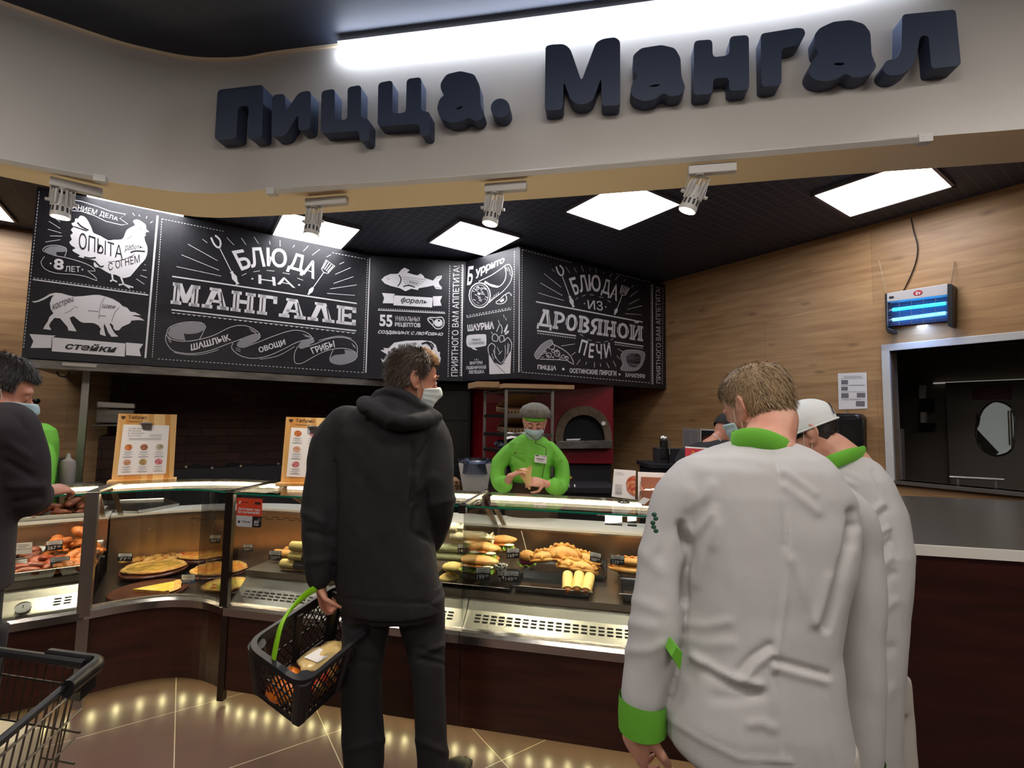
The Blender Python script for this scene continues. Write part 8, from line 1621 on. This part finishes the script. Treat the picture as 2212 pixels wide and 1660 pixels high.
b = MB(); b.rings([er((gx, YG+.05, z), rx, ry) for z, rx, ry in ((1.42, .1, .08), (1.38, .16, .1), (1.3, .18, .12), (1.1, .18, .125), (.8, .19, .13))]); limb(b, ga[:3]+[ga[2]+(ga[3]-ga[2])*.7], (.066, .062, .058, .05), 16); limb(b, gb[:2]+[gb[1]+(gb[2]-gb[1])*.8], (.066, .06, .05), 16)
putmesh(remesh(b, .009, 4, fn=folds([([(75, 975), (105, 985)], .006, 5), ([(72, 1000), (104, 1012)], -.006, 5), ([(75, 1022), (104, 1030)], .006, 5)], ((.005, (9, 9, 7), 2), (.003, (22, 22, 16), 7)))), 'chef_jacket', m_limec, per)
b = MB()
for sx in (-.08, .08): b.rings([er((gx+sx, YG+.06, z), rx, rx) for z, rx in ((.84, .1), (.5, .085), (.06, .07))])
putmesh(remesh(b, .012, 3), 'trousers', m_bshirt, per)
for sx in (-.08, .08): shoe(per, (gx+sx, YG+.12, 0), (gx+sx, YG-.1, 0))
h6.hair(per, [m_hair_dk], lambda a: .05 if abs(a) < 1.1 else (.0 if abs(a) < 1.7 else -.055), 4500, .03, .3, .012, -.1, 15); h6.mask(per, m_maskb)
# ================================================================== cook in black at the back, bending
YK = 3.35
def Kp(x, y, dy=0): return atY(x, y, YK+dy)
h7 = Head(Kp(1572, 934, .03), rad(70), rad(35), 0, 1.0); per = thing('person', np.array([*Kp(1530, 1000)[:2], 0]), 'cook in black with a black cap bending down behind the blond man in white', 'person')
b = MB(); h7.build(b); nk = h7.w((0, -.03, -.05)); s_ = Kp(1535, 968, 0); limb(b, [nk, (nk+s_)/2, s_], (.05, .055, .07)); kx = float(Kp(1515, 1000)[0]); b.rings([er((kx+.06*t, YK, z), .14, .1) for z, t in ((1.30, 1), (1.1, .3), (.85, 0))])
ka = [Kp(1560, 985, -.12), Kp(1580, 1030, -.15), Kp(1600, 1060, -.05)]; kb = [Kp(1540, 985, .12), Kp(1565, 1035, .15), Kp(1600, 1070, .1)]
limb(b, ka, (.045, .04, .028)); limb(b, kb, (.045, .04, .028)); hand(b, ka[-1], (.9, .1, -.3), (0, .1, -1), -1, .5); hand(b, kb[-1], (.9, .1, -.3), (0, .1, -1), 1, .5)
legs(b, [(kx, YK-.08, .85), (kx, YK+.08, .85)], [(kx, YK-.08, .48), (kx, YK+.08, .48)], [(kx-.02, YK-.08, .075), (kx-.02, YK+.08, .075)]); putmesh(remesh(b, .006, 4), 'body', m_skin, per)
b = MB(); b.rings([er(Kp(1556, 950), .05, .07), er(Kp(1540, 958), .10, .12), er(Kp(1524, 972), .16, .17), er(Kp(1518, 995), .18, .18), er((kx, YK, 1.1), .17, .17), er((kx, YK, .8), .17, .17)]); limb(b, ka[:2]+[ka[1]+(ka[2]-ka[1])*.2], (.07, .06, .055), 16); limb(b, kb[:2]+[kb[1]+(kb[2]-kb[1])*.2], (.07, .06, .055), 16); putmesh(remesh(b, .009, 4), 'shirt', m_bshirt, per)
obj('white_piping', MB().tube(smoothpts([Kp(1540, 939, -.10), Kp(1548, 943, -.13), Kp(1557, 953, -.13)], 4), .004, 6), m_paper, per)
b = MB()
for sy in (-.08, .08): b.rings([er((kx-.01, YK+sy, z), rx, rx) for z, rx in ((.84, .1), (.5, .085), (.06, .07))])
putmesh(remesh(b, .012, 3), 'trousers', m_bshirt, per)
for sy in (-.08, .08): shoe(per, (kx-.06, YK+sy, 0), (kx+.16, YK+sy, 0))
b = MB(); G = [[h7.w(hpt(a, .005+(.112)*t**.85, .014)) for a in np.linspace(-PI, PI, 41)] for t in np.linspace(0, 1, 12)]; b.grid(G); b.add(G[-1], [tuple(range(40))]); obj('cap', b, m_bshirt, per, 60); h7.mask(per, m_maskb)
# ------------------------------------------------------------------ shopping basket in the hand of the man in black
m_lat = M('black_basket_plastic', '17171a', .45); m_hg = M('lime_handle', '8ccc1e', .35)
A_ = atY(540, 1392, 1.74); D_ = atY(716, 1276, 2.08); B_ = atY(660, 1446, 1.70)
ex = D_-A_; ey = B_-A_; lx_, ly_ = np.linalg.norm(ex), np.linalg.norm(ey); ex /= lx_; ey -= ex*(ey@ex); ly_ = max(np.linalg.norm(ey), .26); ey /= np.linalg.norm(ey); nz_ = np.cross(ex, ey); nz_ *= np.sign(nz_[2]); lx_ = max(lx_, .42); dp = .225
bx = lambda u, v, w: A_+ex*lx_*(.5+(u-.5)*(1-.16*w))+ey*ly_*(.5+(v-.5)*(1-.16*w))-nz_*dp*w+EZ*(.035*math.sin(PI*u)*math.sin(0)*0)
t = thing('shopping_basket', bx(.5, .5, 1), 'black plastic shopping basket with a lime handle carried by the man in black', 'basket')
rp = roundpoly([bx(0, 0, 0), bx(1, 0, 0), bx(1, 1, 0), bx(0, 1, 0)], .06, 6)
b = MB(); n_ = len(rp)
out = [(p-(bx(.5, .5, 0)))/np.linalg.norm(p-bx(.5, .5, 0)) for p in rp]
R = [[p+o*.022-nz_*.012 for p, o in zip(rp, out)], [p+o*.020+nz_*.008 for p, o in zip(rp, out)], [p+nz_*.010 for p, o in zip(rp, out)], [p-o*.006-nz_*.03 for p, o in zip(rp, out)], [p+o*.006-nz_*.03 for p, o in zip(rp, out)]]
for k in range(5): b.grid([R[k]+[R[k][0]], R[(k+1) % 5]+[R[(k+1) % 5][0]]])
obj('rim', b, m_lat, t, 50)
def wall(p, nm, nu, w0=.12, w1=.93):
    b = MB()
    for i in range(-4, nu+1):
        for s_ in (1, -1):
            u0, u1 = (i/nu, (i+4)/nu) if s_ > 0 else ((i+4)/nu, i/nu); c0, c1_ = 0., 1.
            du = u1-u0
            lo, hi = sorted(((0-u0)/du, (1-u0)/du)); c0, c1_ = max(0, lo), min(1, hi)
            if c1_-c0 < .02: continue
            q0, q1 = p(u0+du*c0, w0+(w1-w0)*c0), p(u0+du*c1_, w0+(w1-w0)*c1_); b.seg(q0, q1, .004, .004, nz_)
    for w in (w0, .5, w1): b.seg(p(0, w), p(1, w), .004, .006 if w == .5 else .012, nz_)
    obj(nm, b, m_lat, t, 0)
wall(lambda u, w: bx(u, 0, w), 'side_lattice', 14); wall(lambda u, w: bx(u, 1, w), 'side_lattice', 14); wall(lambda u, w: bx(0, u, w), 'end_lattice', 9); wall(lambda u, w: bx(1, u, w), 'end_lattice', 9)
for u, v in ((0, 0), (1, 0), (1, 1), (0, 1)): q = np.array([u, v])-.5; b = MB(); b.tube([bx(u, v, .02)-(ex*q[0]+ey*q[1])*.03, bx(u, v, .95)-(ex*q[0]+ey*q[1])*.03], (.030, .026), 10); obj('corner_post', b, m_lat, t)
b = MB(); b.tube([bx(.5, 0, .03), bx(.5, 0, .95)], .018, 8); b.tube([bx(.5, 1, .03), bx(.5, 1, .95)], .018, 8); obj('mid_post', MB().tube([bx(.5, 0, .03), bx(.5, 0, .95)], .018, 8), m_lat, t); obj('mid_post', MB().tube([bx(.5, 1, .03), bx(.5, 1, .95)], .018, 8), m_lat, t)
b = MB()
for i in range(15): b.seg(bx(i/14, 0, 1), bx(i/14, 1, 1), .006, .005, nz_)
for i in range(10): b.seg(bx(0, i/9, 1), bx(1, i/9, 1), .006, .005, nz_)
obj('base_lattice', b, m_lat, t, 0)
hp_ = smoothpts([atY(*q) for q in ((590, 1430, 1.70), (598, 1388, 1.70), (610, 1345, 1.72), (634, 1310, 1.77), (662, 1284, 1.84), (690, 1266, 1.925), (708, 1252, 1.975), (735, 1262, 2.02), (775, 1310, 2.06), (800, 1352, 2.07))], 5)
b = MB(); b.tube(hp_, (.0125, .006), 10, u=np.array([.55, .75, .2])); obj('handle', b, m_hg, t, 60)
# goods in the basket
def soft(name, c, sz, R, amp, seed, mat, lb, cat, label=None): 
    t = thing(name, np.asarray(c)-EZ*sz[2], lb, cat); o = obj('pack', blob(MB(), c, sz, amp, seed, 22, 12, R), mat, t, 60); return t
RB = np.stack([ex, ey, nz_], 1)
pk_ = soft('produce_pack', bx(.55, .55, .62), (.11, .075, .022), RB@rotx(.25)@roty(.15), .35, 4, M('beige_pack_film', 'd6b878', .3), 'beige produce pack with a white label in the black shopping basket', 'pack')
c = bx(.47, .55, .62)+(RB@rotx(.25)@roty(.15))[:, 2]*.024; Rm = RB@rotx(.25)@roty(.15); obj('white_label', MB().box(c, (.075, .07, .002), (Rm[:, 0], Rm[:, 1], Rm[:, 2])), m_paper, pk_, 0)
soft('produce_pack', bx(.16, .42, .78), (.07, .06, .045), RB, .3, 7, M('orange_pack_film', 'd8681a', .25, noise_=('f0922a', 12, (1, 1, 1), .4, .65)), 'orange produce pack low in the front corner of the shopping basket', 'pack'); soft('produce_pack', bx(.38, .86, .70), (.09, .03, .045), RB, .3, 11, M('red_yellow_pack_film', 'c43a1e', .25, noise_=('e8b83c', 14, (1, 1, 1), .45, .6)), 'red and yellow produce pack along the right side of the shopping basket', 'pack'); soft('produce_pack', bx(.74, .75, .8), (.07, .06, .04), RB, .3, 15, M('green_pack_film', '6a8a3a', .3), 'green produce pack at the back of the shopping basket', 'pack')
# ------------------------------------------------------------------ wire shopping cart at the lower left corner
CZ_ = .80
cc = atz(198, 1437, CZ_); f1 = atz(0, 1409, CZ_)-cc; f1 /= np.linalg.norm(f1); g1 = atz(0, 1602, CZ_)-cc; g1 /= np.linalg.norm(g1)
cx = lambda a, c_, z: cc+f1*a+g1*c_+EZ*(z-CZ_)
m_wire = M('dark_chrome_wire', '6d6862', .3, 1); m_wireb = M('black_coated_wire', '1b1a1c', .4)
LA, LB_, ZB = .62, .95, .50
t = thing('shopping_cart', cx(.3, .45, 0), 'dark wire shopping cart with goods at the lower left corner', 'cart')
obj('top_rail', MB().tube([cx(0.02, 0, CZ_), cx(LA, 0, CZ_)], (.014, .012), 10), m_wireb, t); obj('top_rail', MB().tube([cx(0, .02, CZ_), cx(0, LB_, CZ_)], .010, 10), m_wireb, t); obj('top_rail', MB().tube([cx(LA, 0, CZ_), cx(LA, LB_, CZ_)], .010, 10), m_wireb, t)
b = MB(); b.tube(smoothpts([cx(.16, -.012, CZ_), cx(.05, -.012, CZ_), cx(-.012, -.008, CZ_), cx(-.014, .05, CZ_), cx(-.012, .12, CZ_)], 5), (.017, .022), 10, u=EZ); b.box(cx(.0, .03, CZ_-.035), (.03, .07, .05), (f1, g1, EZ)); obj('corner_bumper', b, m_blk, t, 40)
b = MB(); tp = .06
side = lambda c_, z: cx(tp*(CZ_-z)/(CZ_-ZB), c_, z); end = lambda a, z: cx(a, tp*(CZ_-z)/(CZ_-ZB), z)
for i in range(30): c_ = .06+i*(LB_-.06)/30; b.tube([side(c_, CZ_), side(c_, ZB)], .0022, 5)
for z in (.76, .68, .60, ZB): b.tube([side(0, z), side(LB_, z)], .0032, 6)
obj('side_wires', b, m_wire, t); b = MB()
for i in range(18): a = .06+i*(LA-.06)/18; b.tube([end(a, CZ_), end(a, ZB)], .0018, 5)
for z in (.745, .64, .57, ZB): b.tube([end(0, z), end(LA, z)], .003, 6)
obj('end_wires', b, m_wire, t); b = MB()
for i in range(20): b.tube([side(.05+i*.045, ZB), side(.05+i*.045, ZB)+f1*(LA-tp)], .002, 5)
for i in range(8): b.tube([end(.06+i*.075, ZB), end(.06+i*.075, ZB)+g1*(LB_-tp)], .003, 5)
obj('base_wires', b, m_wire, t); b = MB()
for a in (.08, LA-.08): b.tube([cx(a, .1, ZB), cx(a, .14, .16), cx(a, .9, .16)], .012, 8)
obj('chassis', b, m_wireb, t)
for a in (.08, LA-.08):
    for c_ in (.16, .88): w_ = obj('caster', MB().cyl(cx(a, c_, .055)-f1*.012, cx(a, c_, .055)+f1*.012, .054, .054, 18), m_blk, t); obj('fork', MB().seg(cx(a, c_, .16), cx(a, c_, .055), .03, .012), m_wire, w_, 0)
Rc = np.stack([f1, np.cross(EZ, f1), EZ], 1)
bg = thing('paper_bag', cx(.14, .16, ZB), 'cream paper bag standing in the far corner of the shopping cart', 'bag'); b = MB(); R = [[cx(.20, .22, z)+Rc@np.array([sx*w*(1+.04*math.sin(7*z+sx)), sy*.085, 0]) for sx, sy in ((-1, -1), (0, -1.04), (1, -1), (1, 1), (0, 1.03), (-1, 1))] for z, w in ((ZB+.006, .11), (ZB+.1, .112), (ZB+.19, .105), (ZB+.2, .1))]; b.rings(R); obj('body', b, M('cream_paper', 'd8c8a4', .7, bump=(18, .5)), bg, 30)
soft('white_package', cx(.16, .50, ZB+.075), (.10, .12, .07), Rc, .25, 5, M('white_film_pack', 'c9c2c6', .3), 'white film package beside the cream bag in the shopping cart', 'package'); soft('red_package', cx(.08, .42, ZB+.05), (.035, .06, .05), Rc, .2, 8, M('dark_red_pack', '6a1a20', .3), 'dark red package by the right wires of the shopping cart', 'package'); soft('green_package', cx(.20, .72, ZB+.05), (.07, .08, .05), Rc, .25, 9, M('green_film_pack', '3f7a3a', .35), 'green package at the near end of the shopping cart', 'package'); soft('clear_tray', cx(.36, .45, ZB+.06), (.08, .1, .05), Rc, .2, 12, glass('clear_tray_film', 'b0b0b8', 2.0, .1), 'clear plastic tray in the middle of the shopping cart', 'tray')
